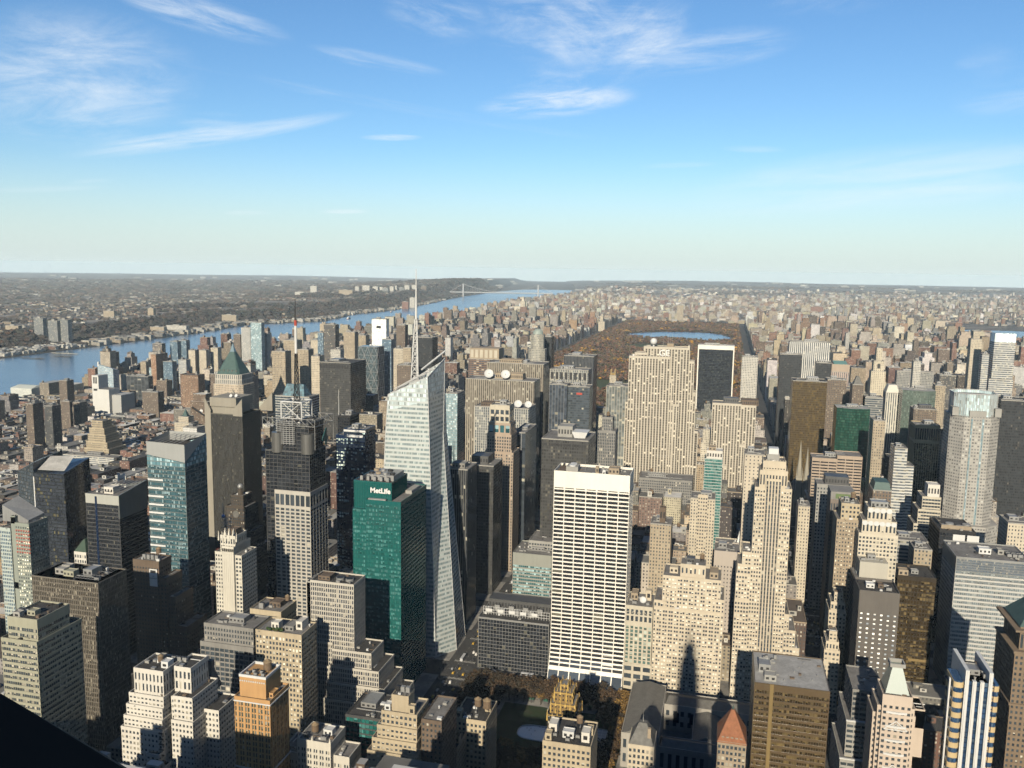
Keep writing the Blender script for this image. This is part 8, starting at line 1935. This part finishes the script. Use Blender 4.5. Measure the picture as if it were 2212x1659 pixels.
for yy in (Y42-8, Y42-15, Y42-22, Y42-29): spots += [(x+r_.uniform(-1.5, 1.5), yy+r_.uniform(-1.5, 1.5)) for x in np.arange(-207, -66, 7.2)]
for yy in (Y40+7, Y40+14, Y40+21): spots += [(x+r_.uniform(-1.5, 1.5), yy+r_.uniform(-1.5, 1.5)) for x in np.arange(-207, -68, 8)]
for xx in (-70, -77, -84): spots += [(xx+r_.uniform(-1.5, 1.5), y+r_.uniform(-1.5, 1.5)) for y in np.arange(Y40+30, Y42-34, 7.5)]
for x in (-207, -200, -193, -185, -177): spots += [(x, y) for y in np.arange(Y40+30, Y42-34, 8)]
spots = [(x, y) for x, y in spots if not ((x-rk[0])**2/26**2+(y-rk[1])**2/17**2 < 1) and not (-111 < x < -75 and 628 < y < 656)]
used = {}
for i, (x, y) in enumerate(spots):
    k_ = 2 if (y < Y42-25 and -150 < x < -125 and i % 2) or (x > -74 and i % 2) else (0 if r_.random() < .6 else 1)
    src_, nm = kinds[k_]
    o = src_ if k_ not in used else copy_tree(src_); used[k_] = 1
    s_ = r_.uniform(.8, 1.15); o.location = (x, y, .2); o.scale = (s_, s_, s_*r_.uniform(.9, 1.1)); o.rotation_euler.z = r_.uniform(0, 6.28)
    side = 'along the far street side' if y > Y42-34 else 'along the near street side' if y < Y40+26 else 'along the library side' if x > -100 else 'along the left side'
    o['label'] = f'{nm} autumn tree {side} of the shaded square park'; o['group'] = f'{nm} trees {side} of the square park'
# ---------------------------------------------------------------- traffic
def make_car(c, lab, L=4.6, Wd=1.85, Hh=1.5, taxi=False, bus=False):
    root = empty('bus' if bus else 'car', (0, 0, .02), lab, 'bus' if bus else 'car'); pm3 = wallm(lab+' paint', c, .3, .05, .5)
    m_ = MB()
    if bus: m_.box(-Wd/2, Wd/2, -L/2, L/2, .45, Hh, bottom=True)
    else: m_.prism([(-Wd/2, -L/2), (Wd/2, -L/2), (Wd/2, L/2), (-Wd/2, L/2)], .35, .85, poly2=[(-Wd*.47, -L*.48), (Wd*.47, -L*.48), (Wd*.47, L*.48), (-Wd*.47, L*.48)]); m_.prism([(-Wd*.45, -L*.36), (Wd*.45, -L*.36), (Wd*.45, L*.2), (-Wd*.45, L*.2)], .85, Hh, poly2=[(-Wd*.38, -L*.26), (Wd*.38, -L*.26), (Wd*.38, L*.08), (-Wd*.38, L*.08)])
    m_.build('body', pm3, root)
    m_ = MB()
    if bus: m_.box(-Wd/2-.02, Wd/2+.02, -L/2+.3, L/2-.3, 1.5, 2.4)
    else: m_.prism([(-Wd*.455, -L*.35), (Wd*.455, -L*.35), (Wd*.455, L*.19), (-Wd*.455, L*.19)], .9, 1.38, poly2=[(-Wd*.395, -L*.27), (Wd*.395, -L*.27), (Wd*.395, L*.09), (-Wd*.395, L*.09)])
    m_.build('window_glass', G_black, root)
    for sx in (-1, 1):
        for sy in (-.31, .31):
            m_ = MB(); m_.cyl(0, 0, .33, .33, 0, .22, 10); o = m_.build('wheel', darkm, root, (sx*Wd*.5-(.11 if sx < 0 else .11), sy*L, .34)); o.rotation_euler.y = PI/2
    return root
CK = [(make_car((.62, .38, .02), 'yellow taxi'), 'yellow taxi'), (make_car((.6, .6, .6), 'white car'), 'white car'), (make_car((.02, .02, .025), 'black car'), 'black car'), (make_car((.35, .36, .37), 'silver car'), 'silver car'), (make_car((.65, .66, .68), 'white bus', 12, 2.6, 3.1, bus=True), 'white bus'), (make_car((.6, .58, .55), 'white van', 5.8, 2.1, 2.3), 'white van')]
usedc = set(); lanes = []
for ax, nm2, y0, y1 in ((104, 'the avenue right of the slender cream tower', 650, 1250), (-229, 'the avenue between the glass skyscraper and the gridded block', 590, 1000), (259, 'the avenue left of the big white striped slab', 600, 900)):
    for ln in (-6.6, -3.3, 0, 3.3, 6.6):
        y = y0+r_.uniform(0, 20)
        while y < y1: lanes.append((ax+ln, y, 0, nm2)); y += r_.uniform(11, 34)
for x in np.arange(-420, 240, 15): 
    for ln in (-5, 5): 
        if r_.random() < .5: lanes.append((x+r_.uniform(-3, 3), SY(42)+ln, PI/2, 'the wide cross street behind the square park'))
r_.shuffle(lanes)
for i, (x, y, rz, nm2) in enumerate(lanes[:230]):
    k_ = r_.choices(range(6), [6, 4, 5, 4, 1, 2])[0]; src_, cn = CK[k_]
    o = src_ if k_ not in usedc else copy_tree(src_); usedc.add(k_)
    o.location = (x, y, .02); o.rotation_euler.z = rz; o['label'] = f'{cn} driving on {nm2}'; o['group'] = f'{cn}s on {nm2}'
# ---------------------------------------------------------------- the lookout tower under the viewer
tt = empty('lookout_tower', (0, -8, 0), 'dark ledge of the lookout tower, black and out of focus at the lower left', 'tower')
lt = wallm('lookout limestone', (.4, .38, .34), .85, .1); dk_ = wallm('ledge in painted shade', (.012, .012, .012), .7, .1)  # ledge is coloured near black for the shade it sits in
for (hw, yb, yf, z0, z1) in ((62, -52, 6, 0, 25), (30, -44, 1.0, 25, 255), (24, -40, -2, 255, 300), (19, -36, -5, 300, 320)):
    m_ = MB(); m_.box(-hw, hw, yb, yf, z0, z1); m_.build('wall', facm('lookout facade', (.45, .43, .38), bx=(.3, .7), by=(-1, 2), p=.2), tt)
m_ = MB(); m_.cyl(0, -4, 10, 9.2, 320, 352, 16); m_.cyl(0, -3, 8.6, 7.6, 352, 368, 16); m_.cyl(0, -1, 6.4, 5.6, 368, 372.6, 16); m_.build('mooring_mast', lt, tt)
m_ = MB(); m_.cyl(0, -1, 6, 3.2, 377.5, 383, 16); m_.cyl(0, -1, 1.6, .4, 381, 400, 10); m_.build('antenna', galv, tt)
m_ = MB()
for i in range(16):
    a = 2*PI*i/16
    if math.sin(a) < .5: m_.beam((4.4*math.cos(a), 4.4*math.sin(a), 372.6), (4.3*math.cos(a), 4.3*math.sin(a), 377.5), .3)
m_.build('mullions', lt, tt)
LG = [(-0.9379, 0.7223, 374.5985), (-0.8225, 0.7898, 374.4879), (-0.6931, 0.8392, 374.3853), (-0.6115, 0.8586, 374.3281), (0.2, -3.5, 372.4), (-3.5, -3.5, 372.6)]
m_ = MB(); n3 = len(LG)//2
def slab(m_, top, th):
    m_.face(top); bt = [(x, y, z-th) for x, y, z in top]; m_.face(list(reversed(bt)))
    for i in range(len(top)): j = (i+1) % len(top); m_.face([top[j], top[i], bt[i], bt[j]])
slab(m_, [(x, y+8, z) for x, y, z in LG], .35); m_.build('ledge', dk_, tt)
# ---------------------------------------------------------------- haze
hz = MB(); hz.box(-35500, 32500, -3600, 31400, -200, 402, bottom=True)
hm = bpy.data.materials.new('haze'); hm.use_nodes = True; q = NT(hm.node_tree); oo = q.n('ShaderNodeOutputMaterial'); vp = q.n('ShaderNodeVolumePrincipled')
vp.inputs['Color'].default_value = (.73, .9, 1.0, 1); vp.inputs['Density'].default_value = 1.9e-5; vp.inputs['Anisotropy'].default_value = .0
q.t.links.new(vp.outputs[0], oo.inputs['Volume'])
ho = hz.build('haze', hm); ho['kind'] = 'stuff'; ho['label'] = 'thin blue haze over the far city'
